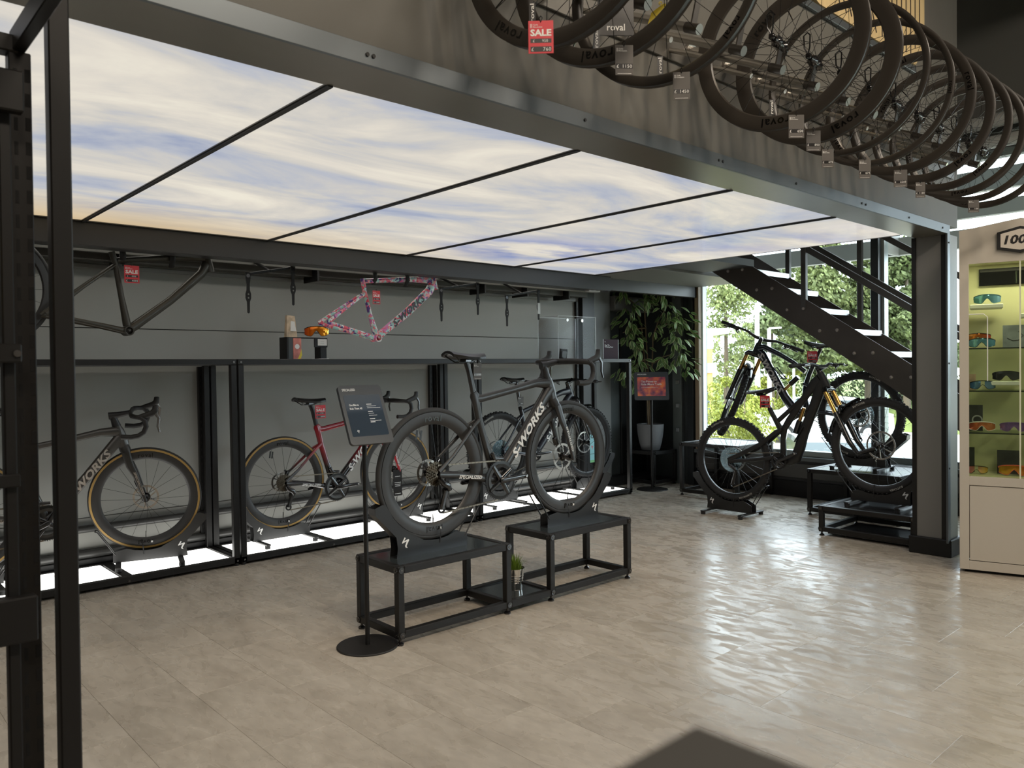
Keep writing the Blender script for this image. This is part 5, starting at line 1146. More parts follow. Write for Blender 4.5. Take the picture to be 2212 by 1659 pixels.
MB().text('!', (-0.002, -0.0035, -0.060), (1, 0, 0), (0, 0, 1), 0.016, 0.02, align='C').build('lettering', mat('yellow_card', (0.6, 0.45, 0.02), 0.5), yt)
for x, y, z, lb in ((1.512, 1.56, 2.275, 'black hanging label printed white on the first wheel'), (1.775, 1.56, 2.275, 'black hanging label printed white on the £1150 wheel'), (2.084, 1.56, 2.274, 'black hanging label printed white beside the £1450 tag'), (2.782, 1.56, 2.289, 'black hanging label printed white inside the £650 wheel')):
    g = thing('hang_label', lb, 'label', (x, y, z), radians(-48), 'black hang labels on the wheels')
    MB().box(-0.009, 0.009, -0.0006, 0.0006, -0.03, 0.03).build('card', DARKP, g)
    MB().text('roval', (0.005, -0.0012, -0.025), (0, 0, 1), (-1, 0, 0), 0.011, 0.01, width=0.05).build('lettering', WHITE, g, recalc=False)
hl = thing('care_booklet', 'black booklet with small white print hanging behind the first wheels', 'booklet', (1.865, 1.56, 2.50), radians(-40))
MB().box(-0.055, 0.055, -0.002, 0.002, -0.19, 0.03, 0.0005).build('cover', DARKP, hl)
tt = MB()
for k, s in enumerate(('replacement', 'amazing no-fault', 'lifetime')): tt.text(s, (0, -0.003, -0.03-0.016*(2-k)+0.02), (1, 0, 0), (0, 0, 1), 0.009, 0.005, align='C', width=0.07)
tt.text('roval', (0, -0.003, -0.175), (1, 0, 0), (0, 0, 1), 0.02, 0.012, align='C'); tt.build('lettering', WHITE, hl, recalc=False)

# ------------------------------------------------------------------ frames hanging over the shelf
def floral_mat():
    m = bpy.data.materials.new('floral_paint'); m.use_nodes = True; nt = m.node_tree; b = nt.nodes['Principled BSDF']
    tc = nt.nodes.new('ShaderNodeTexCoord'); vo = nt.nodes.new('ShaderNodeTexVoronoi'); vo.inputs['Scale'].default_value = 55; vo.feature = 'F1'
    nz = nt.nodes.new('ShaderNodeTexNoise'); nz.inputs['Scale'].default_value = 30; nt.links.new(tc.outputs['Object'], nz.inputs['Vector'])
    mx = nt.nodes.new('ShaderNodeMix'); mx.data_type = 'VECTOR'; mx.inputs[0].default_value = 0.04
    nt.links.new(tc.outputs['Object'], mx.inputs[4]); nt.links.new(nz.outputs['Color'], mx.inputs[5]); nt.links.new(mx.outputs[1], vo.inputs['Vector'])
    sp = nt.nodes.new('ShaderNodeSeparateColor'); nt.links.new(vo.outputs['Color'], sp.inputs[0])
    r = nt.nodes.new('ShaderNodeValToRGB'); r.color_ramp.interpolation = 'CONSTANT'; e = r.color_ramp.elements
    e[0].position = 0; e[0].color = (0.72, 0.10, 0.16, 1); e[1].position = 0.22; e[1].color = (0.80, 0.26, 0.30, 1)
    for p, c in ((0.40, (0.36, 0.62, 0.60, 1)), (0.60, (0.60, 0.20, 0.45, 1)), (0.72, (0.10, 0.06, 0.24, 1)), (0.84, (0.70, 0.74, 0.72, 1))): k = e.new(p); k.color = c
    nt.links.new(sp.outputs[0], r.inputs[0]); nt.links.new(r.outputs[0], b.inputs['Base Color']); b.inputs['Roughness'].default_value = 0.3
    return m
def bare_frame(name, label, y, P, mt, letter, text, fat=1.0):
    (sx, sz), (jx, jz), (bx, bz), (rx, rz), (hx, hz), (lx, lz) = P['st'], P['sj'], P['bb'], P['do'], P['ht'], P['hb']
    g = thing(name, label, 'bike frame', (bx, y, bz), 0, 'frames hanging from the rail')
    def Q(p, yy=0.0): return V(p[0]-bx, yy, p[1]-bz)
    sd = (0, 1, 0); f = MB()
    f.loft([Q((sx, sz)), Q((jx, jz)), Q(((jx+bx)/2, (jz+bz)/2)), Q((bx, bz+0.03))], [(0.015, 0.019), (0.015, 0.018), (0.015, 0.017), (0.028, 0.024)], side=sd, n=12)
    tj = P['tj']
    f.loft([Q(tj), Q(((tj[0]*2+hx)/3, (tj[1]*2+hz-0.02)/3)), Q(((tj[0]+hx*2)/3, (tj[1]+2*(hz-0.025))/3+0.004)), Q((hx-0.012, hz-0.030))], [(0.014, 0.018), (0.016, 0.018), (0.019, 0.021), (0.024, 0.030)], side=sd, n=12)
    f.loft([Q((lx-0.02, lz+0.05)), Q((lx-0.06, lz-0.015)), Q(((lx+bx)/2, (lz+bz)/2)), Q((bx+0.04, bz+0.03)), Q((bx, bz))], [(0.024, 0.036), (0.024*fat, 0.032*fat), (0.025*fat, 0.028*fat), (0.026, 0.028), (0.034, 0.026)], side=sd, n=12)
    f.loft([Q((hx, hz)), Q((lx, lz))], [(0.023, 0.025), (0.026, 0.028)], side=sd, n=14)
    f.rev([(0.029, -0.043), (0.029, 0.043), (0.021, 0.043), (0.021, -0.043)], (0, 0, 0), n=24)
    for s in (-1, 1):
        f.loft([Q((jx, jz-0.01), s*0.008), Q((jx-(jx-rx)*0.12, jz-(jz-rz)*0.14), s*0.03), Q(((jx+rx)/2, (jz+rz)/2), s*0.05), Q((rx, rz), s*0.066)], [(0.007, 0.010)]*3+[(0.007, 0.016)], side=sd, n=10)
        f.loft([Q((bx-0.02, bz), s*0.028), Q(((bx*2+rx)/3, (bz*2+rz)/3), s*0.042), Q(((bx+2*rx)/3, (bz+2*rz)/3), s*0.058), Q((rx, rz), s*0.066)], [(0.010, 0.017), (0.008, 0.014), (0.007, 0.012), (0.007, 0.014)], side=sd, n=10)
    fr = f.build('frame', mt, g, 50)
    if text:
        t = MB(); p0 = (bx+0.10-bx, bz+0.085-bz); L = (lx-0.07-bx, lz-0.02-bz)
        tube_text(t, text, (L[0]*0.28, L[1]*0.28-0.0), (L[0], L[1]), -0.0262*fat, 0.052, 0.35, 0.035, width=0.36)
        t.build('lettering', letter, fr, recalc=False)
    return g
bare_frame('bicycle_frameset', 'floral pink and turquoise bike frame hanging above the shelf', 5.05, dict(st=(3.11, 1.985), sj=(3.127, 1.885), bb=(3.217, 1.545), do=(2.782, 1.648), ht=(3.752, 2.045), hb=(3.775, 1.94), tj=(3.13, 1.968)), floral_mat(), DARKP, 'S-WORKS', 1.15)
g = bare_frame('bicycle_frameset', 'bronze black bike frame with sale tag hanging behind the rack posts', 5.1, dict(st=(1.408, 2.035), sj=(1.428, 1.97), bb=(1.487, 1.562), do=(1.045, 1.645), ht=(1.973, 2.078), hb=(2.0, 1.955), tj=(1.44, 1.985)), mat('bronze_black', (0.045, 0.042, 0.034), 0.35, 0.4), WHITE, None, 0.9)
for (x, y, z, yaw, lb) in ((3.40, 5.10, 2.035, 0.0, 'hanger clamp holding the top tube of the floral frame'), (1.66, 5.15, 2.055, 0.0, 'hanger clamp holding the top tube of the bronze frame')):
    h = thing('frame_hanger', lb, 'hanger', (x, y, z), yaw, 'frame hangers on the rail')
    for sx in (-0.20, 0.09):
        MB().loft([(sx, -0.02, 0.07), (sx, -0.075, 0.02), (sx+0.004, -0.082, -0.045), (sx+0.008, -0.04, -0.085)], (0.018, 0.006), n=10, side=(1, 0, 0)).cyl((sx, -0.09, 0.005), (sx, -0.08, 0.005), 0.012, n=10).build('strap', RUBBER, h, 50)
    MB().beam((-0.22, 0.0, 0.06), (0.11, 0.0, 0.06), 0.022, 0.018).build('arm', BLACK, h)
# a wheel hanging behind the rack posts
g = thing('bicycle_wheel', 'black wheel hanging from the wall rail behind the rack posts', 'wheel', (0.92, 5.2, 1.80-0.33), radians(8))
w = obj('rim', wheel_meshes(('road', 0.33, 0.285, False))['rim'], g, (-0.12, 0, 0.33))
for kk in ('tyre', 'hub', 'spokes'): obj(kk, wheel_meshes(('road', 0.33, 0.285, False))[kk], w)
yl = tag(MB().box(-0.05, 0.05, -0.01, 0.01, -0.09, 0.09, 0.002).build('yellow_pack', mat('yellow_pack', (0.75, 0.52, 0.01), 0.5), None, 0, (0.13, 1.80, 1.50)), 'yellow pack hanging at the picture edge beside the slotted rack post', 'package')
# sale and price tags on bikes and frames
price_tag('red sale tag on the bronze black frame', (1.505, 5.05, 1.975), 0.0, True, 4005, 4500, 0.105, cord=0.02, w=0.085)
price_tag('red sale tag on the floral frame', (3.19, 4.99, 1.905), 0.0, True, 2499, 3500, 0.10, cord=0.01, w=0.065)
price_tag('red sale tag under the red bike saddle', (2.91, 5.35, 1.06), 0.0, True, 8499, 11750, 0.10, cord=0.012, w=0.085)
price_tag('grey price tag under the black road bike saddle', (2.665, 3.20, 1.345), 0.0, False, 12000, None, 0.088, cord=0.01)
price_tag('small grey price tag on the hardtail seatpost', (5.0, 5.38, 1.06), 0.0, False, 4000, None, 0.09, cord=0.02, w=0.07)
price_tag('red sale tag under the stealth bike saddle', (6.0, 3.445, 1.06), radians(-42), True, 6000, 8500, 0.10, cord=0.01, w=0.082)
price_tag('red sale tag on the pearl bike seatpost', (6.70, 3.38, 1.435), radians(-42), True, 9000, 12000, 0.10, cord=0.01, w=0.09)
price_tag('red sale tag on the grey road bike, at the picture edge', (0.62, 5.3, 0.98), 0.0, True, 9000, 11000, 0.10, cord=0.01, w=0.09)
wt = tag(MB().box(-0.016, 0.016, -0.001, 0.001, -0.10, 0).build('paper_tag', mat('paper_white', (0.62, 0.64, 0.63), 0.6), None, 0, (5.02, 5.14, 1.90)), 'small white paper tag hanging from an empty hanger strap', 'tag')
# hang tags on wheels of the bikes
g = thing('hang_label', 'long black printed tag hanging from the red bike front wheel', 'label', (3.60, 5.36, 0.49), 0.0)
MB().box(-0.042, 0.042, -0.001, 0.001, -0.21, 0.0).build('card', DARKP, g)
t = MB()
for zz, w in ((-0.05, 0.05), (-0.10, 0.06), (-0.115, 0.055), (-0.128, 0.05), (-0.19, 0.055)): t.box(-w/2, w/2, -0.0016, -0.0012, zz-0.004, zz)
t.build('lettering', WHITE, g)
g = thing('hang_label', 'turquoise and green hang tag on the hardtail front fork', 'label', (5.90, 5.30, 0.60), 0.0)
MB().box(-0.032, 0.032, -0.001, 0.001, -0.25, 0.03).build('card', mat('turquoise_card', (0.28, 0.60, 0.64), 0.5), g)
MB().box(-0.032, 0.032, -0.0016, -0.0012, -0.25, -0.225).build('green_edge', mat('green_card', (0.20, 0.52, 0.22), 0.5), g)
MB().rev([(0.02, -0.001), (0.02, 0.001), (0.012, 0.001), (0.012, -0.001)], (0, -0.002, 0.012), n=16).build('hole_ring', DARKP, g)
s_ = MB(); s_mark(s_, (-0.02, -0.0018, -0.12), (1, 0, 0), (0, 0, 1), 0.045); s_.build('logo', mat('red_print', (0.55, 0.12, 0.12), 0.5), g, recalc=False)

# ------------------------------------------------------------------ tablet stand in front of the bench
BEZEL = mat('tablet_bezel', (0.060, 0.066, 0.072), 0.30, 0.2)
def rrect(w, h, r, n=5):
    pts = []
    for cx, cy, a0 in ((w/2-r, h/2-r, 0), (-w/2+r, h/2-r, pi/2), (-w/2+r, -h/2+r, pi), (w/2-r, -h/2+r, 1.5*pi)):
        pts += [(cx+r*cos(a0+pi/2*k/n), cy+r*sin(a0+pi/2*k/n)) for k in range(n+1)]
    return pts
def tablet(label, base, yaw, ztop, w, h, tilt, zc, screen, disc_r, pole=0.011):
    g = thing('tablet_stand', label, 'info stand', base, yaw, 'info screen stands')
    MB().rev([(0, 0), (disc_r, 0), (disc_r, 0.005), (disc_r-0.003, 0.008), (0, 0.008)], (0, 0, 0), (0, 0, 1), 48, closed=False).build('base', mat('base_black', (0.014, 0.013, 0.012), 0.45), g, 30)
    MB().cyl((0, 0.0, 0.008), (0, 0.0, zc-0.02), pole, n=16).build('pole', BLACK, g, 40)
    hd = bpy.data.objects.new('display', MB().prism(rrect(w, h, 0.018), (0, 0.008, 0), (1, 0, 0), (0, 0, 1), 0.016).mesh('display', BEZEL)); COL.objects.link(hd)
    hd.parent = g; hd.location = (0, -0.012, zc); hd.rotation_euler = (-tilt, 0, 0)
    screen(hd, w, h)
    return g
def scr1(hd, w, h):
    MB().prism(rrect(w*0.845, h*0.70, 0.006), (0, -0.0082, -0.005), (1, 0, 0), (0, 0, 1), 0.0006).build('screen', mat('dark_screen', (0.020, 0.028, 0.038), 0.06, 0, 0.7, emit=(0.10, 0.14, 0.18), estr=0.12), hd)
    t = MB(); y = -0.0093
    t.text('SPECIALIZED', (-w*0.42, y, h*0.40), (1, 0, 0), (0, 0, 1), 0.012, 0.02, width=w*0.30)
    t.text('One Bike to', (-w*0.34, y, h*0.145), (1, 0, 0), (0, 0, 1), 0.0095, 0.02, width=w*0.22)
    t.text('Rule Them All', (-w*0.34, y, h*0.085), (1, 0, 0), (0, 0, 1), 0.0095, 0.02, width=w*0.28)
    for zz, ww in ((0.16, 0.12), (0.13, 0.22), (0.10, 0.31), (0.035, 0.11), (0.005, 0.13), (-0.03, 0.19), (-0.09, 0.12), (-0.12, 0.26), (-0.145, 0.11)):
        t.box(w*0.06, w*(0.06+ww), y, y+0.0002, h*zz, h*zz+(0.0035 if ww < 0.125 else 0.002))
    s_mark(t, (-w*0.30, y, -h*0.31), (1, 0, 0), (0, 0, 1), 0.016)
    t.build('lettering', WHITE, hd, recalc=False)
tablet('tall black info screen stand beside the bench, dark slate screen', (1.966, 3.20, 0), 0.0, 1.24, 0.232, 0.295, radians(24), 1.095, scr1, 0.145)
def scr2(hd, w, h):
    m = bpy.data.materials.new('orange_screen'); m.use_nodes = True; nt = m.node_tree; b = nt.nodes['Principled BSDF']
    tc = nt.nodes.new('ShaderNodeTexCoord'); n = nt.nodes.new('ShaderNodeTexNoise'); n.inputs['Scale'].default_value = 14; n.inputs['Detail'].default_value = 4; nt.links.new(tc.outputs['Object'], n.inputs['Vector'])
    r = nt.nodes.new('ShaderNodeValToRGB'); r.color_ramp.elements[0].color = (0.06, 0.02, 0.05, 1); r.color_ramp.elements[0].position = 0.35; r.color_ramp.elements[1].color = (0.45, 0.12, 0.04, 1); r.color_ramp.elements[1].position = 0.65
    k = r.color_ramp.elements.new(0.5); k.color = (0.25, 0.05, 0.05, 1)
    nt.links.new(n.outputs[0], r.inputs[0]); nt.links.new(r.outputs[0], b.inputs['Emission Color']); b.inputs['Emission Strength'].default_value = 0.55; b.inputs['Base Color'].default_value = (0.01, 0.01, 0.01, 1); b.inputs['Roughness'].default_value = 0.2
    MB().prism(rrect(w*0.82, h*0.68, 0.004), (0, -0.0082, -0.005), (1, 0, 0), (0, 0, 1), 0.0006).build('screen', m, hd)
    t = MB(); y = -0.0093
    t.text('SPECIALIZED', (-w*0.40, y, h*0.40), (1, 0, 0), (0, 0, 1), 0.012, 0.02, width=w*0.26)
    t.text('The Power to', (-w*0.30, y, h*0.13), (1, 0, 0), (0, 0, 1), 0.020, 0.02, width=w*0.46)
    t.text('Ride More Trails', (-w*0.30, y, h*0.03), (1, 0, 0), (0, 0, 1), 0.020, 0.02, width=w*0.60)
    t.box(-w*0.31, w*0.20, y, y+0.0002, -h*0.06, -h*0.052)
    t.build('lettering', WHITE, hd, recalc=False)
tablet('black info screen stand with orange picture beside the ficus', (6.70, 5.17, 0), radians(-46), 1.255, 0.36, 0.305, radians(16), 1.10, scr2, 0.165, 0.012)

# ------------------------------------------------------------------ small things on the shelf top
SZ = 1.392
st = thing('eyewear_stand', 'black eyewear counter stand with photo boards on the shelf top', 'display stand', (2.77, 5.32, SZ))
MB().box(-0.165, -0.152, -0.06, 0.06, 0, 0.16, 0.001).build('side_panel', BLACK, st)
MB().box(-0.152, -0.118, -0.06, -0.052, 0, 0.158, 0.001).build('slate_panel', mat('slate', (0.05, 0.06, 0.065), 0.5), st)
MB().box(-0.118, -0.055, -0.063, -0.055, 0, 0.152, 0.001).build('red_board', mat('coral_board', (0.60, 0.20, 0.16), 0.5, var=0.5, vscale=14), st)
m_ = MB(); m_.rev([(0.018, -0.001), (0.018, 0.001), (0, 0.001), (0, -0.001)], (-0.088, -0.064, 0.092), n=20); m_.build('round_badge', WHITE, st)
MB().add([(-0.085, -0.0635, 0.0), (-0.065, -0.0635, 0.0), (-0.050, -0.0635, 0.03), (-0.055, -0.0635, 0.075), (-0.066, -0.0635, 0.04)], [(0, 1, 2, 3, 4)]).build('yellow_swoosh', mat('yellow_print', (0.75, 0.6, 0.05), 0.5), st)
MB().box(-0.165, 0.10, -0.06, 0.06, 0.155, 0.160, 0.001).build('shelf', BLACK, st)
MB().box(0.045, 0.152, -0.075, -0.063, 0.088, 0.157, 0.002).build('card_holder', BLACK, st)
MB().box(0.070, 0.145, -0.078, -0.075, 0.100, 0.148, 0.001).build('card', WHITE, st)
t = MB(); t.box(0.092, 0.122, -0.0786, -0.0783, 0.127, 0.129).box(0.092, 0.122, -0.0786, -0.0783, 0.113, 0.115); t.build('print', mat('grey_print', (0.3, 0.3, 0.3), 0.6), st)
MB().box(0.100, 0.150, -0.062, 0.03, 0.004, 0.155, 0.001).build('leg', BLACK, st)
MB().box(0.082, 0.165, -0.068, 0.04, 0, 0.004, 0.001).build('base_card', WHITE, st)
bx = thing('photo_box', 'tapered cream photo box standing on the eyewear stand', 'box', (2.665, 5.32, SZ+0.160))
pm = mat('cream_photo', (0.55, 0.43, 0.30), 0.5, var=0.45, vscale=22)
MB().add([(-0.042, -0.02, 0), (0.042, -0.02, 0), (0.042, 0.02, 0), (-0.042, 0.02, 0), (-0.032, -0.014, 0.16), (0.028, -0.014, 0.155), (0.028, 0.014, 0.155), (-0.032, 0.014, 0.16)], [(0, 1, 5, 4), (1, 2, 6, 5), (2, 3, 7, 6), (3, 0, 4, 7), (4, 5, 6, 7), (0, 3, 2, 1)]).build('box', pm, bx)
MB().add([(-0.012, -0.0205, 0.045), (0.034, -0.0205, 0.045), (0.024, -0.0175, 0.115), (-0.006, -0.0175, 0.118)], [(0, 1, 2, 3)]).build('white_print', WHITE, bx)
def shield_glasses(name, label, loc, yaw, lens, frame, w=0.15, h=0.055, cat='sunglasses', group=None, two=False, temples=True, scale=1.0):
    g = thing(name, label, cat, loc, yaw, group)
    n = 16; vs = []; w *= scale; h *= scale
    prof = []
    for i in range(n+1):
        t = -1+2*i/n; a = t*1.15
        x = sin(a)*w/2/sin(1.15); y = (1-cos(a))*w*0.42
        top = h*(1.0-0.22*t*t); bot = h*(0.05+0.22*abs(t)**2.5)
        if abs(t) < 0.30: bot = h*(0.05+0.55*(1-(abs(t)/0.30)**1.5))
        prof.append((x, y, top, bot))
    L = MB()
    pts = []
    for x, y, top, bot in prof: pts += [(x, y, bot), (x, y-0.004*scale, (top+bot)/2), (x, y, top)]
    fs = []
    for i in range(n):
        if two and abs(-1+2*(i+0.5)/n) < 0.13: continue
        for k in range(2): fs.append((i*3+k, i*3+3+k, i*3+4+k, i*3+1+k))
    L.add(pts, fs); L.build('lens', lens, g, 60)
    F = MB().loft([(x, y-0.001, top) for x, y, top, bot in prof], 0.0028*scale, n=6)
    F.loft([(x, y-0.001, bot) for x, y, top, bot in prof], 0.0016*scale, n=6)
    F.build('frame', frame, g, 50)
    if temples:
        for s in (0, n):
            x, y, top, bot = prof[s]
            MB().loft([(x, y, top-0.006*scale), (x*1.02, y+0.05*scale, top-0.008*scale), (x*0.95, y+0.10*scale, top-0.020*scale)], (0.002*scale, 0.005*scale), n=6).build('temple', frame, g, 50)
    return g
def lensm(name, a, b):
    if name in MATS: return MATS[name]
    m = mat(name, a, 0.10, 0.6, 0.8); nt = m.node_tree; bs = nt.nodes['Principled BSDF']
    tc = nt.nodes.new('ShaderNodeTexCoord'); sp = nt.nodes.new('ShaderNodeSeparateXYZ'); nt.links.new(tc.outputs['Generated'], sp.inputs[0])
    mx = nt.nodes.new('ShaderNodeMix'); mx.data_type = 'RGBA'; mx.inputs[6].default_value = (*a, 1); mx.inputs[7].default_value = (*b, 1); nt.links.new(sp.outputs['X'], mx.inputs[0]); nt.links.new(mx.outputs[2], bs.inputs['Base Color'])
    return m
shield_glasses('sunglasses', 'orange red mirrored shield sunglasses on the eyewear stand', (2.845, 5.27, SZ+0.165), radians(-30), lensm('fire_lens', (0.95, 0.12, 0.01), (1.0, 0.45, 0.02)), BLACKG, 0.165, 0.075, scale=1.05)
# acrylic case
ac = thing('acrylic_case', 'clear acrylic display case on the shelf top near the ficus', 'display case', (5.66, 5.40, SZ))
for x0, x1, y0, y1, z0, z1, nm in ((-0.27, -0.264, -0.14, 0.14, 0, 0.41, 'pane'), (0.264, 0.27, -0.14, 0.14, 0, 0.41, 'pane'), (-0.264, 0.264, -0.14, -0.134, 0, 0.41, 'pane'), (-0.264, 0.264, 0.134, 0.14, 0, 0.41, 'pane'), (-0.27, 0.27, -0.14, 0.14, 0.41, 0.416, 'pane')):
    MB().box(x0, x1, y0, y1, z0, z1).build(nm, ACRYL, ac)
edge = mat('acrylic_edge', (0.45, 0.48, 0.47), 0.2)
for x in (-0.268, 0.268):
    for y in (-0.138, 0.138): MB().box(x-0.0025, x+0.0025, y-0.0025, y+0.0025, 0, 0.414).build('edge', edge, ac)
for y in (-0.138, 0.138): MB().box(-0.268, 0.268, y-0.0015, y+0.0015, 0.412, 0.416).build('edge', edge, ac)
for x in (-0.268, 0.268): MB().box(x-0.0015, x+0.0015, -0.138, 0.138, 0.412, 0.416).build('edge', edge, ac)
for x, y in ((-0.15, -0.143), (0.06, -0.143)): MB().cyl((x, y, 0.375), (x, y-0.008, 0.375), 0.016, n=14).build('lock', STEEL, ac, 40)
gd = thing('computer_pack', 'small black pack with a screen standing inside the acrylic case', 'package', (5.56, 5.36, SZ), radians(-20))
MB().obox((0, 0, 0.05), (0.075, 0.03, 0.098), Matrix.Rotation(0.12, 3, 'Y'), 0.003).build('box', BLACK, gd)
MB().obox((0.004, -0.017, 0.045), (0.048, 0.002, 0.062), Matrix.Rotation(0.12, 3, 'Y'), 0.001).build('screen', mat('pack_screen', (0.14, 0.15, 0.15), 0.2), gd)
sgn_ = thing('sign_card', 'small aubergine sign card standing at the end of the shelf top', 'sign', (6.20, 5.30, SZ), radians(0))
MB().box(-0.115, 0.115, -0.003, 0.003, 0, 0.20, 0.0005).build('card', mat('aubergine', (0.042, 0.022, 0.030), 0.7, spec=0.2), sgn_)
MB().box(-0.119, -0.115, -0.004, 0.004, 0, 0.20).box(0.115, 0.119, -0.004, 0.004, 0, 0.20).build('edge', edge, sgn_)
MB().box(-0.115, 0.115, 0.003, 0.06, 0, 0.003).build('foot', ACRYL, sgn_)
t = MB(); t.text('Shop The', (-0.095, -0.0036, 0.135), (1, 0, 0), (0, 0, 1), 0.012, 0.02, width=0.075); t.text('Winning Gear', (-0.095, -0.0036, 0.117), (1, 0, 0), (0, 0, 1), 0.012, 0.02, width=0.13); s_mark(t, (-0.095, -0.0036, 0.168), (1, 0, 0), (0, 0, 1), 0.014)
t.build('lettering', WHITE, sgn_, recalc=False)
# ------------------------------------------------------------------ eyewear cabinet beside the pier
CABW = mat('cabinet_white', (0.56, 0.52, 0.45), 0.28, coat=0.2)
CABI = mat('cabinet_inside', (0.62, 0.58, 0.36), 0.5)
cb_yaw = radians(-73.1)
cab = thing('eyewear_cabinet', 'white glazed eyewear cabinet with lit shelves at the picture edge', 'cabinet', (5.337, 1.738, 0), cb_yaw)
CW, CD = 0.636, 0.34
hexp = [(0, 0.0), (CW, 0.0), (CW, 2.117), (CW/2, 2.165), (0, 2.117)]
# front frame: stiles, plinth, header with gable
MB().box(0, 0.052, 0, 0.02, 0.02, 1.91, 0.001).build('stile', CABW, cab); MB().box(CW-0.052, CW, 0, 0.02, 0.02, 1.91, 0.001).build('stile', CABW, cab)
MB().prism([(0, 1.91), (CW, 1.91), (CW, 2.117), (CW/2, 2.165), (0, 2.117)], (0, 0.02, 0), (1, 0, 0), (0, 0, 1), 0.02).build('header', CABW, cab)
MB().box(0.052, CW-0.052, 0, 0.02, 0.545, 0.60, 0.001).box(0.052, CW-0.052, 0, 0.02, 0.02, 0.075, 0.001).build('cross_rail', CABW, cab)
MB().box(0.055, CW-0.055, 0.003, 0.02, 0.079, 0.541, 0.001).build('cabinet_door', CABW, cab)
MB().box(0, 0.018, 0.02, CD, 0.02, 0.72, 0.001).box(0, 0.018, 0.02, 0.05, 0.72, 1.95, 0.001).box(0, 0.018, CD-0.05, CD, 0.72, 1.95, 0.001).box(0, 0.018, 0.02, CD, 1.95, 2.10, 0.001).build('side_panel', CABW, cab)
MB().box(CW-0.018, CW, 0.02, CD, 0.02, 2.10, 0.001).build('side_panel', CABW, cab)
MB().box(0.018, CW-0.018, CD-0.015, CD, 0.02, 2.10).build('back_panel', CABI, cab)
MB().box(0.018, CW-0.018, 0.02, CD-0.015, 0.585, 0.60).build('floor_panel', CABI, cab); MB().box(0.018, CW-0.018, 0.02, CD-0.015, 1.93, 1.945).build('top_panel', CABI, cab)
MB().box(0.03, CW-0.03, 0.04, CD-0.03, 0.0, 0.02).build('plinth', BLACK, cab)
SG = glassmat('shelf_glass', (0.90, 0.95, 0.88), 0.10)
for z in (1.393, 1.13, 0.87):
    MB().box(0.02, CW-0.02, 0.03, CD-0.02, z-0.008, z).build('glass_shelf', SG, cab)
    MB().box(0.02, CW-0.02, 0.026, 0.030, z-0.008, z).build('shelf_edge', mat('shelf_edge', (0.02, 0.025, 0.02), 0.3), cab)
MB().box(0.052, CW/2-0.002, 0.010, 0.014, 0.60, 1.91).build('glass_door', SG, cab); MB().box(CW/2-0.002, CW-0.052, 0.006, 0.010, 0.60, 1.91).build('glass_door', SG, cab)
MB().box(0.004, 0.008, 0.05, CD-0.05, 0.72, 1.95).build('side_glass', SG, cab)
MB().box(CW/2-0.004, CW/2+0.004, 0.002, 0.006, 0.60, 1.91).build('door_edge', mat('door_edge', (0.75, 0.78, 0.6), 0.2), cab)
MB().loft([(0.052, 0.0, 1.60), (0.13, 0.0, 1.60), (0.15, 0.0, 1.58), (0.15, 0.0, 1.19)], 0.003, n=8).build('door_sticker_line', WHITE, cab)
led = MB()
for k in range(66):
    z = 0.745+k*0.0178
    led.rev([(0, 0.003), (0.0028, 0.0015), (0.0034, 0)], (0.026, 0.060, z), (0, -1, 0), 6, closed=False)
lo = led.build('led_strip', mat('led', (1, 1, 0.8), 0.5, emit=(1.0, 0.95, 0.55), estr=9.0), cab); lo['kind'] = 'stuff'
MB().box(0.020, 0.032, 0.0605, 0.064, 0.73, 1.93).build('led_carrier', WHITE, cab)
li = lamp('cabinet_lamp', 'AREA', (0, 0, 0), 2.6, (1.0, 0.95, 0.62), shape='RECTANGLE', size=0.5, size_y=0.08)
li.parent = cab; li.location = (CW/2, 0.10, 1.925); li.rotation_euler = (0, 0, 0)
# hexagon sign
def hexa(w, h, k=0.30): return [(-w/2, -h*0.32), (0, -h*0.5), (w/2, -h*0.32), (w/2, h*0.32), (0, h*0.5), (-w/2, h*0.32)]
sgx = thing('logo_sign', 'black outlined hexagonal 100% sign on the cabinet header', 'sign', (5.337, 1.738, 0), cb_yaw)
MB().prism(hexa(0.235, 0.158), (CW/2, -0.002, 2.035), (1, 0, 0), (0, 0, 1), 0.018).build('plate', BLACK, sgx)
MB().prism(hexa(0.200, 0.125), (CW/2, -0.0205, 2.035), (1, 0, 0), (0, 0, 1), 0.001).build('face', mat('sign_face', (0.62, 0.57, 0.50), 0.4), sgx)
MB().text('100%', (CW/2, -0.0222, 2.012), (1, 0, 0), (0, 0, 1), 0.050, 0.035, width=0.165, align='C', shear=0.22).build('lettering', DARKP, sgx, recalc=False)
C_ = Matrix.Translation((5.337, 1.738, 0)) @ Matrix.Rotation(cb_yaw, 4, 'Z')
def CP(x, y, z): p = C_ @ V(x, y, z); return (p.x, p.y, p.z)
GM = 'sunglasses in the cabinet'
WF = mat('white_plastic', (0.75, 0.73, 0.68), 0.35)
for x, z, lb in ((0.16, 1.665, 'white plastic riser under the green mirrored sunglasses'), (0.43, 1.60, 'white plastic riser under the teal mirrored sunglasses'), (0.245, 1.185, 'white plastic riser under the grey shield sunglasses')):
    o = MB().box(-0.105, 0.075, -0.05, 0.05, -0.025, 0, 0.003).box(-0.10, 0.07, 0.05, 0.13, -0.025, -0.01).build('riser', WF, None, 0, CP(x, 0.15, z)); o.rotation_euler = (0, 0, cb_yaw); tag(o, lb, 'riser', 'risers in the cabinet')
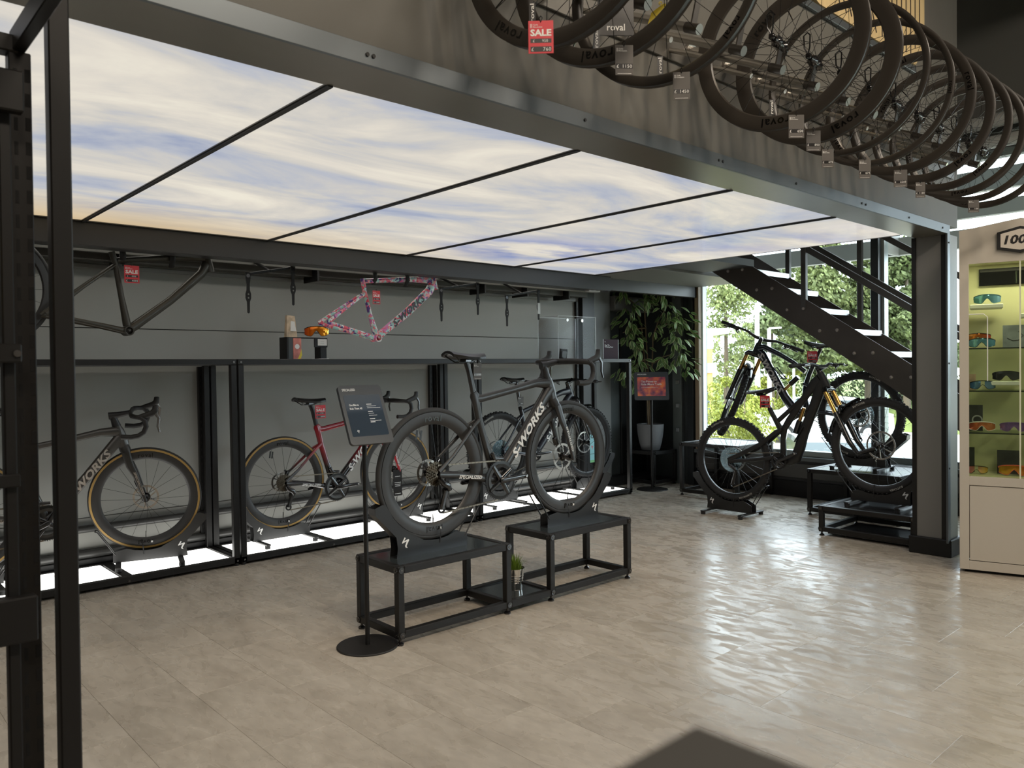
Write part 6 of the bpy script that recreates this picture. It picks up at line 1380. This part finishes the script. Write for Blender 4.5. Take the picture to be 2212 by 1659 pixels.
GL = [(0.15, 0.12, 1.667, lensm('green_mirror', (0.18, 0.50, 0.42), (0.20, 0.40, 0.70)), mat('teal_frame', (0.05, 0.12, 0.14), 0.3), 'green mirrored sunglasses on the topmost riser', False, 1.0),
      (0.44, 0.12, 1.602, lensm('teal_mirror', (0.08, 0.45, 0.60), (0.05, 0.30, 0.60)), mat('teal_frame', (0.05, 0.12, 0.14), 0.3), 'teal mirrored sunglasses on the second riser', False, 1.0),
      (0.10, 0.14, 1.43, lensm('amber_mirror', (0.80, 0.30, 0.02), (0.55, 0.06, 0.03)), BLACKG, 'amber mirrored sunglasses lying on top of another pair', False, 0.95),
      (0.12, 0.09, 1.394, lensm('ice_mirror', (0.25, 0.55, 0.62), (0.10, 0.30, 0.50)), BLACKG, 'ice blue mirrored sunglasses on the upper glass shelf', False, 1.0),
      (0.25, 0.12, 1.187, lensm('smoke_lens', (0.04, 0.04, 0.045), (0.10, 0.10, 0.11)), BLACKG, 'grey shield sunglasses on the lower riser', False, 1.0),
      (0.125, 0.09, 1.132, lensm('blue_mirror', (0.10, 0.22, 0.42), (0.25, 0.40, 0.60)), BLACKG, 'black square sunglasses with blue lenses on the middle shelf', True, 0.95),
      (0.12, 0.10, 0.872, lensm('red_mirror', (0.55, 0.10, 0.05), (0.80, 0.30, 0.10)), WF, 'red lens sunglasses with white frame on the lower shelf', False, 1.0),
      (0.29, 0.10, 0.872, lensm('violet_mirror', (0.32, 0.16, 0.42), (0.25, 0.15, 0.40)), mat('violet_frame', (0.20, 0.11, 0.28), 0.4), 'violet mirrored sunglasses on the lower shelf', False, 1.0),
      (0.09, 0.11, 0.602, lensm('pink_mirror', (0.70, 0.15, 0.35), (0.80, 0.55, 0.10)), BLACKG, 'pink and gold sunglasses on the cabinet floor', True, 0.85),
      (0.29, 0.10, 0.602, lensm('gold_mirror', (0.75, 0.40, 0.02), (0.70, 0.15, 0.02)), mat('coral_frame', (0.80, 0.13, 0.07), 0.4), 'coral framed sunglasses with gold lens on the cabinet floor', False, 1.1),
      (0.48, 0.11, 0.872, lensm('smoke_lens', (0.04, 0.04, 0.045), (0.10, 0.10, 0.11)), BLACKG, 'dark sunglasses near the far end of the lower shelf', False, 1.0),
      (0.48, 0.11, 1.394, lensm('red_mirror', (0.55, 0.10, 0.05), (0.80, 0.30, 0.10)), BLACKG, 'dark framed sunglasses near the far end of the upper shelf', False, 1.0)]
for x, y, z, ln, frm, lb, two, sc in GL: shield_glasses('sunglasses', lb, CP(x, y, z), cb_yaw, ln, frm, 0.145, 0.060, group=GM, two=two, scale=sc)
def photo_card(x, y, z, w, h, mt, lb, lean=0.12):
    g = thing('photo_card', lb, 'photo card', CP(x, y, z), cb_yaw, 'photo cards in the cabinet')
    o = MB().box(-w/2, w/2, -0.002, 0.002, 0, h).build('card', mt, g); o.rotation_euler = (-lean, 0, 0)
    return o
o = photo_card(0.295, 0.16, 1.393, 0.125, 0.14, mat('sky_photo', (0.18, 0.20, 0.22), 0.4, var=0.5, vscale=12), 'sky photo card with sunglasses picture on the upper shelf')
MB().loft([(-0.04, -0.003, 0.06), (-0.01, -0.003, 0.042), (0.02, -0.003, 0.045), (0.045, -0.003, 0.075), (0.02, -0.003, 0.10)], 0.0022, n=6).build('print', DARKP, o)
o = photo_card(0.03+0.05, 0.17, 0.87, 0.09, 0.165, mat('dark_photo', (0.03, 0.03, 0.03), 0.3, var=0.5, vscale=18), 'tall black photo card leaning on the lower shelf')
MB().rev([(0.030, -0.0005), (0.030, 0.0005), (0.022, 0.0005), (0.022, -0.0005)], (0.015, -0.003, 0.07), n=20).build('print', mat('grey_print', (0.3, 0.3, 0.3), 0.6), o)
photo_card(0.265, 0.20, 0.60, 0.125, 0.15, mat('night_photo', (0.035, 0.032, 0.030), 0.3, var=0.6, vscale=15), 'night photo card behind the coral framed sunglasses')
photo_card(0.05, 0.22, 0.60, 0.06, 0.16, mat('dark_photo', (0.03, 0.03, 0.03), 0.3), 'narrow dark card in the corner of the cabinet floor')
photo_card(0.06, 0.18, 1.13, 0.055, 0.10, mat('portrait_photo', (0.35, 0.22, 0.16), 0.4, var=0.5, vscale=25), 'small portrait card on the middle shelf')
mr_ = thing('mirror_strip', 'dark mirror strip under the cabinet header', 'mirror', CP(0.36, 0.30, 1.80), cb_yaw)
MB().box(-0.25, 0.22, -0.004, 0.004, 0, 0.10, 0.001).build('glass', mat('mirror_dark', (0.05, 0.05, 0.055), 0.05, 0.9), mr_)
MB().box(-0.255, 0.225, 0.004, 0.012, -0.004, 0.104, 0.001).build('frame', BLACK, mr_)

# ------------------------------------------------------------------ grass plant in a metal bucket
bk = thing('grass_plant', 'small artificial grass in a ribbed zinc bucket on the bench lower shelf', 'plant', (2.968, 3.262, 0.060))
pf = [(0, 0), (0.040, 0), (0.041, 0.003)]
for k in range(24):
    z = 0.004+0.112*k/23; r = 0.041+0.013*k/23+(0.0016 if 6 < k < 18 and k % 3 == 0 else 0); pf.append((r, z))
pf += [(0.057, 0.117), (0.057, 0.120), (0.053, 0.118), (0.050, 0.10), (0, 0.10)]
MB().rev(pf, (0, 0, 0), (0, 0, 1), 36, closed=False).build('bucket', mat('zinc', (0.70, 0.69, 0.66), 0.16, 1.0), bk, 40)
gb = MB()
for k in range(150):
    a = RND.uniform(0, 2*pi); r0 = RND.uniform(0, 0.042); lean = RND.uniform(0.0, 0.075)*(r0/0.042+0.25); h = RND.uniform(0.06, 0.105)
    p0 = V(cos(a)*r0, sin(a)*r0, 0.10); d = V(cos(a), sin(a), 0); wv = V(-sin(a), cos(a), 0)*0.0022
    q = [p0, p0+d*lean*0.25+V(0, 0, h*0.5), p0+d*lean*0.9+V(0, 0, h*(1.0-lean*2.5))]
    gb.add([q[0]-wv, q[0]+wv, q[1]+wv*0.9, q[1]-wv*0.9, q[2]], [(0, 1, 2, 3), (3, 2, 4)])
o = gb.build('grass_blades', mat('grass_green', (0.10, 0.17, 0.012), 0.5, var=0.4, vscale=40), bk, recalc=False); o['kind'] = 'stuff'

# ------------------------------------------------------------------ ficus in a grey pot
FX, FY = 7.0, 5.42
fc = thing('ficus_plant', 'tall artificial ficus tree with variegated leaves in a grey pot', 'plant', (FX, FY, 0.385))
MB().rev([(0, 0), (0.098, 0), (0.103, 0.006), (0.125, 0.09), (0.140, 0.17), (0.147, 0.24), (0.148, 0.285), (0.142, 0.287), (0.138, 0.25), (0, 0.25)], (0, 0, 0), (0, 0, 1), 40, closed=False).build('pot', mat('pot_grey', (0.15, 0.155, 0.16), 0.55), fc, 40)
U = V(0.740, -0.673, 0); Wd = V(0.673, 0.740, 0)
def FP(px, py, w=0.0):   # metres: sideways across the view, height above the table, depth
    return U*px+Wd*w+V(0, 0, py)
BARK = mat('ficus_bark', (0.16, 0.115, 0.065), 0.7)
stems = [[FP(-0.02, 0.24), FP(-0.04, 0.8), FP(-0.09, 1.4), FP(-0.16, 1.62), FP(-0.28, 1.72)], [FP(0.0, 0.24), FP(-0.02, 0.9), FP(-0.05, 1.5), FP(-0.03, 1.85)], [FP(0.015, 0.24), FP(0.02, 0.9, -0.03), FP(0.03, 1.25, -0.05), FP(0.10, 1.45, -0.05), FP(0.20, 1.6, -0.04)], [FP(0.02, 0.95, -0.03), FP(0.12, 1.02, -0.04), FP(0.25, 1.06, -0.05)], [FP(-0.05, 1.0), FP(-0.12, 0.98, -0.04), FP(-0.2, 0.90, -0.05)], [FP(-0.05, 1.35), FP(-0.18, 1.34, -0.05), FP(-0.30, 1.30, -0.04)], [FP(0.08, 1.42), FP(0.22, 1.38, -0.03), FP(0.34, 1.30, -0.03)]]
for s in stems: MB().loft(s, [0.011]+[0.008]*(len(s)-2)+[0.004], n=8).build('stem', BARK, fc, 50)
LG = mat('leaf_green', (0.10, 0.21, 0.055), 0.4, rand=0.35, var=0.1, vscale=9); LY = mat('leaf_cream_edge', (0.46, 0.54, 0.26), 0.45, rand=0.2, var=0.05)
def leaf_mesh(L, wd, curl):
    b = MB(); n = 6; c = []; e1 = []; e2 = []
    for i in range(n+1):
        t = i/n; w = wd*sin(pi*min(t*0.96+0.03, 1))**0.8*(1-0.25*t); x = L*t; z = -curl*t*t*L
        c.append((x, 0, z)); e1.append((x, w, z-0.15*w)); e2.append((x, -w, z-0.15*w))
    def lerp(a, b_, k): return tuple(a[i]+(b_[i]-a[i])*k for i in range(3))
    for E in (e1, e2):
        for i in range(n):
            b.cur = 0; b.add([c[i], c[i+1], lerp(c[i+1], E[i+1], 0.68), lerp(c[i], E[i], 0.68)], [(0, 1, 2, 3)])
            b.cur = 1; b.add([lerp(c[i], E[i], 0.68), lerp(c[i+1], E[i+1], 0.68), E[i+1], E[i]], [(0, 1, 2, 3)])
    return b.mesh('leaf', [LG, LY], 0, recalc=False)
LM = [leaf_mesh(0.085, 0.021, 0.35), leaf_mesh(0.10, 0.024, 0.5), leaf_mesh(0.075, 0.020, 0.2)]
clusters = [(-0.03, 1.84, 0.07, 0.14, 22), (-0.04, 1.66, 0.11, 0.12, 26), (-0.28, 1.70, 0.12, 0.07, 20), (-0.24, 1.56, 0.13, 0.08, 24), (-0.24, 1.40, 0.17, 0.10, 44), (-0.24, 1.24, 0.17, 0.07, 30), (0.12, 1.68, 0.12, 0.10, 26), (0.17, 1.50, 0.14, 0.10, 34), (0.27, 1.38, 0.17, 0.11, 46), (0.24, 1.22, 0.15, 0.07, 26), (0.30, 1.02, 0.17, 0.10, 40), (0.12, 1.0, 0.10, 0.08, 16), (-0.15, 1.12, 0.09, 0.09, 20), (-0.14, 0.94, 0.10, 0.10, 26), (-0.28, 0.84, 0.12, 0.09, 26), (-0.14, 0.76, 0.08, 0.08, 18), (0.36, 0.88, 0.07, 0.06, 10), (0.02, 1.30, 0.10, 0.10, 12)]
extra = MB(); cnt = 0
allv = [[tuple(v.co) for v in m.vertices] for m in LM]; allf = [[list(p.vertices) for p in m.polygons] for m in LM]; alli = [[p.material_index for p in m.polygons] for m in LM]
spots = []
for cx, cz, rx, rz, n in clusters:
    for k in range(n):
        px = cx+RND.gauss(0, 0.5)*rx; pz = cz+RND.gauss(0, 0.55)*rz; pw = RND.uniform(-0.20, 0.0)-0.40*max(0.0, px)
        out = V(*(U*(px-cx)*1.5+Wd*RND.uniform(-0.12, 0.06)))+V(0, 0, -0.05+RND.uniform(-0.10, 0.05))
        spots.append((FP(px, pz, pw), out))
RND.shuffle(spots)
for k, (p, d) in enumerate(spots):
    if p.x+FX > 7.24 or p.y+FY > 5.62: continue
    d = d.normalized(); a = d.cross(Z3)
    if a.length < 1e-3: a = V(1, 0, 0)
    a.normalize(); up = a.cross(d); roll = RND.uniform(-0.9, 0.9); mtx = Matrix((d, a*-1, up)).transposed().to_4x4() @ Matrix.Rotation(roll, 4, 'X')
    mtx.translation = p; q = k % 3
    if cnt < 290:
        o = obj('leaf', LM[q], fc); o.matrix_local = mtx; cnt += 1
    else:
        base = len(extra.v); extra.v += [tuple(mtx @ Vector(v)) for v in allv[q]]
        for f, mi in zip(allf[q], alli[q]): extra.f.append([i+base for i in f]); extra.mi.append(mi)
o = extra.build('foliage', [LG, LY], fc, recalc=False); o['kind'] = 'stuff'

# ------------------------------------------------------------------ outside: forecourt, bank, trees, lamp posts, cars, building, canopy
CANM = mat('canopy_metal', (0.30, 0.30, 0.28), 0.5)
cn = thing('roof_canopy', 'grey horizontal canopy boards outside the tall window', 'canopy', (8.0, 2.2, 2.3))
for z0, z1 in ((0.06, 0.23), (0.33, 0.46), (0.555, 0.744), (0.85, 1.5)):
    MB().box(-0.04, 0.04, -8.0, 5.2, z0, z1, 0.003).build('board', CANM, cn)
for y in (-2.0, 0.95, 3.4): MB().prism([(-0.6, 0.06), (0.0, 0.05), (0.0, 0.30)], (0, y, 0), (1, 0, 0), (0, 0, 1), 0.02).build('bracket', CANM, cn)
gr = MB(); gr.add([(7.56, -40, -1.45), (33, -40, -1.45), (33, 60, -1.45), (7.56, 60, -1.45)], [(0, 1, 2, 3)])
struct('ground_forecourt', gr, mat('pale_paving', (0.30, 0.275, 0.225), 0.8, var=0.15, vscale=0.6))
gr = MB(); gr.add([(33, -40, -1.45), (37, -40, -0.75), (80, -40, -0.1), (80, 90, -0.1), (37, 90, -0.75), (33, 60, -1.45)], [(0, 1, 4, 5), (1, 2, 3, 4)])
struct('ground_bank', gr, mat('grass_bank', (0.10, 0.13, 0.02), 0.9, var=0.3, vscale=1.0))
def foliage_mat(name, col): return mat(name, col, 0.7, var=0.45, vscale=3.0)
def crown_mesh(name, seed, clumps, leaf, n, mt, flat=1.0):
    rn = random.Random(seed); b = MB()
    for cx, cy, cz, r in clumps:
        for k in range(int(n*1.8)):
            a = rn.uniform(0, 2*pi); u = rn.uniform(-1, 1); rr = r*rn.uniform(0.55, 1.0)**0.6; s = sqrt(1-u*u)
            p = V(cx+rr*s*cos(a), cy+rr*s*sin(a), cz+rr*u*flat)
            n1 = V(rn.gauss(0, 1), rn.gauss(0, 1), rn.gauss(0, 1)+0.5).normalized(); t1 = n1.orthogonal().normalized(); t2 = n1.cross(t1); l = leaf*0.68*rn.uniform(0.6, 1.3)
            b.add([p-t1*l, p-t2*l*0.45, p+t1*l, p+t2*l*0.45], [(0, 1, 2, 3)])
    me = bpy.data.meshes.new(name); me.from_pydata(b.v, [], b.f); me.materials.append(mt); return me
def tree(label, loc, h, spread, seed, mt, conif=True, leaf=0.16, n=150, grp='trees beyond the forecourt', clumpn=26, trunk_h=0.3):
    g = thing('tree', label, 'tree', loc, 0, grp); rn = random.Random(seed); cl = []
    for k in range(clumpn):
        t = trunk_h+(1-trunk_h)*rn.uniform(0.0, 1.0); w = spread*(1.0-0.75*t if conif else (1-abs(t-0.62)*1.3)); w = max(w, 0.15); a = rn.uniform(0, 2*pi); q = rn.uniform(0.2, 1.0)
        cl.append((cos(a)*w*q, sin(a)*w*q, t*h, 0.12*h*rn.uniform(0.6, 1.2)))
    cl.append((0, 0, h*0.97, 0.05*h))
    o = obj('foliage', crown_mesh('foliage', seed, cl, leaf, n, mt, 0.6 if conif else 0.9), g)
    MB().loft([(0, 0, -0.1), (0.05, 0.02, h*0.5), (0, 0, h*0.95)], [0.045*h/2, 0.03*h/2, 0.008*h], n=10).build('trunk', mat('bark', (0.10, 0.075, 0.05), 0.9), g)
    return g
PINE = foliage_mat('pine_green', (0.085, 0.11, 0.034)); PINE2 = foliage_mat('pine_olive', (0.12, 0.145, 0.045)); BIRCH = foliage_mat('birch_yellow_green', (0.17, 0.20, 0.065)); BUSH = foliage_mat('bush_lime', (0.20, 0.22, 0.024))
tree('dark pine tree behind the lamp posts', (31.2, 17.6, -1.0), 6.6, 2.1, 11, PINE, True, 0.20)
tree('large olive pine tree in the middle of the window', (36.8, 18.2, -0.8), 7.8, 3.4, 12, PINE2, True, 0.22, 190, clumpn=34)
tree('broad pine tree seen through the stairs', (38.5, 16.6, -0.8), 7.6, 3.2, 13, PINE2, True, 0.22, 190, clumpn=32)
tree('pine tree right beside the grey pier', (37.5, 14.4, -0.8), 7.4, 2.8, 14, PINE, True, 0.22, 190, clumpn=32)
tree('tall birch tree behind the wooden house', (25.0, 15.9, -1.4), 5.6, 1.3, 15, BIRCH, False, 0.12, 120, clumpn=24, trunk_h=0.15)
tree('low wide tree filling the gap between the pines', (42.0, 20.5, -0.6), 5.6, 3.6, 16, PINE, False, 0.24, 170, clumpn=26, trunk_h=0.1)
tree('low wide tree behind the pine by the pier', (44.0, 17.2, -0.6), 5.2, 4.0, 17, PINE2, False, 0.24, 170, clumpn=26, trunk_h=0.1)
tree('lime green bush in front of the wooden house', (14.4, 9.15, -1.45), 2.5, 0.75, 18, BUSH, False, 0.06, 150, 'bushes at the forecourt edge', 22, 0.1)
tree('lime green bush beside the near lamp post', (17.0, 10.3, -1.45), 2.5, 1.0, 19, BUSH, False, 0.07, 150, 'bushes at the forecourt edge', 22, 0.1)
tree('yellow green bush beyond the lamp posts', (33.5, 18.6, -1.2), 2.6, 1.8, 20, BUSH, False, 0.13, 150, 'bushes at the forecourt edge', 20, 0.1)
hd_ = thing('hedge', 'green hedge line below the pines', 'hedge', (40.0, 17.0, -0.6))
rn = random.Random(5); cl_ = [(rn.uniform(-0.6, 0.6), -9+18*k/29, 0.55+rn.uniform(0, 0.35), 0.8) for k in range(30)]
obj('foliage', crown_mesh('foliage', 21, cl_, 0.15, 110, foliage_mat('hedge_green', (0.06, 0.085, 0.02))), hd_)
POSTM = mat('post_pale', (0.68, 0.70, 0.70), 0.4)
for loc, h, arm, r, lb in (((19.9, 11.65, -1.45), 4.5, 0.5, 0.075, 'nearer pale lamp post outside the window'), ((24.72, 14.02, -1.45), 4.03, 0.42, 0.075, 'farther pale lamp post with short arm outside the window')):
    g = thing('lamp_post', lb, 'lamp post', loc, 0, 'lamp posts on the forecourt')
    MB().loft([(0, 0, 0), (0, 0, h*0.5), (0, 0, h)], [r*1.3, r, r*0.8], n=12).build('pole', POSTM, g, 40)
    MB().beam((0, 0, h), (arm*0.75, -arm*0.67, h+0.02), 0.09, 0.06, c=0.01).build('lamp_head', POSTM, g)
    MB().cyl((0, 0, 0), (0, 0, 0.12), r*2.2, n=12).build('foot', POSTM, g)
for loc, h, lb in (((27.5, 14.6, -1.45), 2.6, 'thin white sign post behind the red bike tag'), ((23.0, 10.9, -1.45), 1.0, 'short bollard on the forecourt'), ((17.6, 9.6, -1.45), 1.0, 'short bollard near the bushes')):
    o = MB().cyl((0, 0, 0), (0, 0, h), 0.045, n=10).cyl((0, 0, h), (0, 0, h+0.03), 0.055, 0.03, n=10).build('bollard', POSTM, None, 40, loc); tag(o, lb, 'post', 'posts on the forecourt')
bb_ = thing('billboard', 'white roadside billboard with pale green print beyond the forecourt', 'billboard', (35.0, 18.6, -1.2), radians(-45))
MB().box(-1.5, 1.5, -0.03, 0.03, 0.15, 1.0, 0.005).build('panel', mat('board_white', (0.80, 0.82, 0.80), 0.5), bb_)
MB().box(-1.5, 1.5, -0.035, -0.03, 0.15, 0.42).build('print_band', mat('board_green', (0.30, 0.58, 0.48), 0.5), bb_)
for x in (-1.2, 1.2): MB().box(x-0.05, x+0.05, 0.03, 0.12, 0, 1.0).build('post', POSTM, bb_)
# wooden house
hs = thing('house', 'timber clad house with pale flat roof at the window edge', 'house', (21.0, 14.3, -1.45), radians(-40))
MB().box(-1.1, 0.32, -0.3, 1.6, 0, 3.55).build('wall', mat('timber_clad', (0.62, 0.36, 0.10), 0.6, var=0.2, vscale=3, stretch=(1, 1, 14)), hs)
MB().box(-1.1, 0.34, -0.32, 1.6, 3.3, 3.75).build('upper_wall', mat('render_cream', (0.80, 0.72, 0.52), 0.7), hs)
MB().box(-1.1, 0.75, -0.6, 1.7, 3.75, 3.92, 0.01).build('roof', mat('roof_pale', (0.66, 0.70, 0.72), 0.5), hs)
MB().box(-1.1, 0.42, -0.40, -0.30, 2.55, 2.85, 0.01).build('balcony', mat('balcony_grey', (0.35, 0.38, 0.38), 0.5), hs)
MB().box(0.02, 0.22, -0.335, -0.30, 1.2, 1.95, 0.005).build('window', mat('house_window', (0.10, 0.12, 0.14), 0.15), hs)
MB().box(-0.02, 0.32, -0.33, -0.30, 0.0, 1.0, 0.005).build('white_door', POSTM, hs)
# cars
def car(label, loc, yaw, body, L=4.2, H=1.48, W_=1.75, grp='parked cars'):
    g = thing('car', label, 'car', loc, yaw, grp)
    prof = [(-0.5, 0.18), (-0.5, 0.55), (-0.475, 0.62), (-0.27, 0.68), (-0.12, 0.97), (0.02, 1.0), (0.24, 0.98), (0.42, 0.70), (0.49, 0.62), (0.5, 0.20)]
    def sec(y, sh, topk):
        return [((a*sh)*L, y*W_/2*(1.0 if b < 0.7 else topk), b*H) for a, b in prof]
    S = [sec(-0.93, 0.985, 0.80), sec(-1.0, 1.0, 0.84), sec(1.0, 1.0, 0.84), sec(0.93, 0.985, 0.80)]
    b = MB(); m = len(prof); vs = [p for s in S for p in s]; fs = []
    for i in range(3):
        for k in range(m): l = (k+1) % m; fs.append((i*m+k, i*m+l, (i+1)*m+l, (i+1)*m+k))
    fs += [list(range(m))[::-1], [3*m+k for k in range(m)]]
    b.add(vs, fs).build('body', body, g, 40)
    gm = mat('car_glass', (0.05, 0.065, 0.07), 0.08)
    w = MB()
    for s in (-1, 1):
        y = s*W_/2*0.905
        w.add([(-0.23*L, s*W_/2*0.935, 0.72*H), (0.38*L, s*W_/2*0.935, 0.72*H), (0.22*L, s*W_/2*0.852, 0.93*H), (-0.11*L, s*W_/2*0.852, 0.93*H)], [(0, 1, 2, 3)])
    w.add([(-0.262*L, -W_*0.40, 0.705*H), (-0.262*L, W_*0.40, 0.705*H), (-0.132*L, W_*0.37, 0.955*H), (-0.132*L, -W_*0.37, 0.955*H)], [(0, 1, 2, 3)])
    w.add([(0.405*L, -W_*0.40, 0.735*H), (0.405*L, W_*0.40, 0.735*H), (0.262*L, W_*0.37, 0.955*H), (0.262*L, -W_*0.37, 0.955*H)], [(0, 1, 2, 3)])
    w.build('window', gm, g, recalc=False)
    for x in (-0.31*L, 0.31*L):
        for s in (-1, 1):
            q = MB().rev([(0.32, -0.10), (0.32, 0.10), (0.21, 0.10), (0.21, -0.10)], (x, s*(W_/2-0.09), 0.32), n=28).build('wheel', RUBBER, g, 40)
            k = MB().rev([(0.205, s*0.09), (0.205, s*0.04), (0.05, s*0.07), (0.0, s*0.07)], (x, s*(W_/2-0.09), 0.32), n=20, closed=False).build('wheel_rim', ALU, q, 40)
    MB().box(-0.502*L, -0.49*L, -0.75, -0.50, 0.42*H, 0.52*H, 0.01).box(-0.502*L, -0.49*L, 0.50, 0.75, 0.42*H, 0.52*H, 0.01).build('headlight', mat('headlight', (0.7, 0.7, 0.7), 0.1), g)
    MB().box(0.49*L, 0.503*L, -0.78, -0.55, 0.42*H, 0.55*H, 0.01).box(0.49*L, 0.503*L, 0.55, 0.78, 0.42*H, 0.55*H, 0.01).build('tail_light', mat('tail_light', (0.5, 0.02, 0.02), 0.2), g)
    return g
car('silver grey hatchback parked right below the window', (14.0, 6.6, -1.45), radians(35), mat('car_silver', (0.40, 0.43, 0.44), 0.3, 0.5), 4.2, 1.45)
car('white car parked beyond the forecourt', (27.5, 13.6, -1.45), radians(-48), mat('car_white', (0.80, 0.80, 0.78), 0.25), 4.6, 1.6)
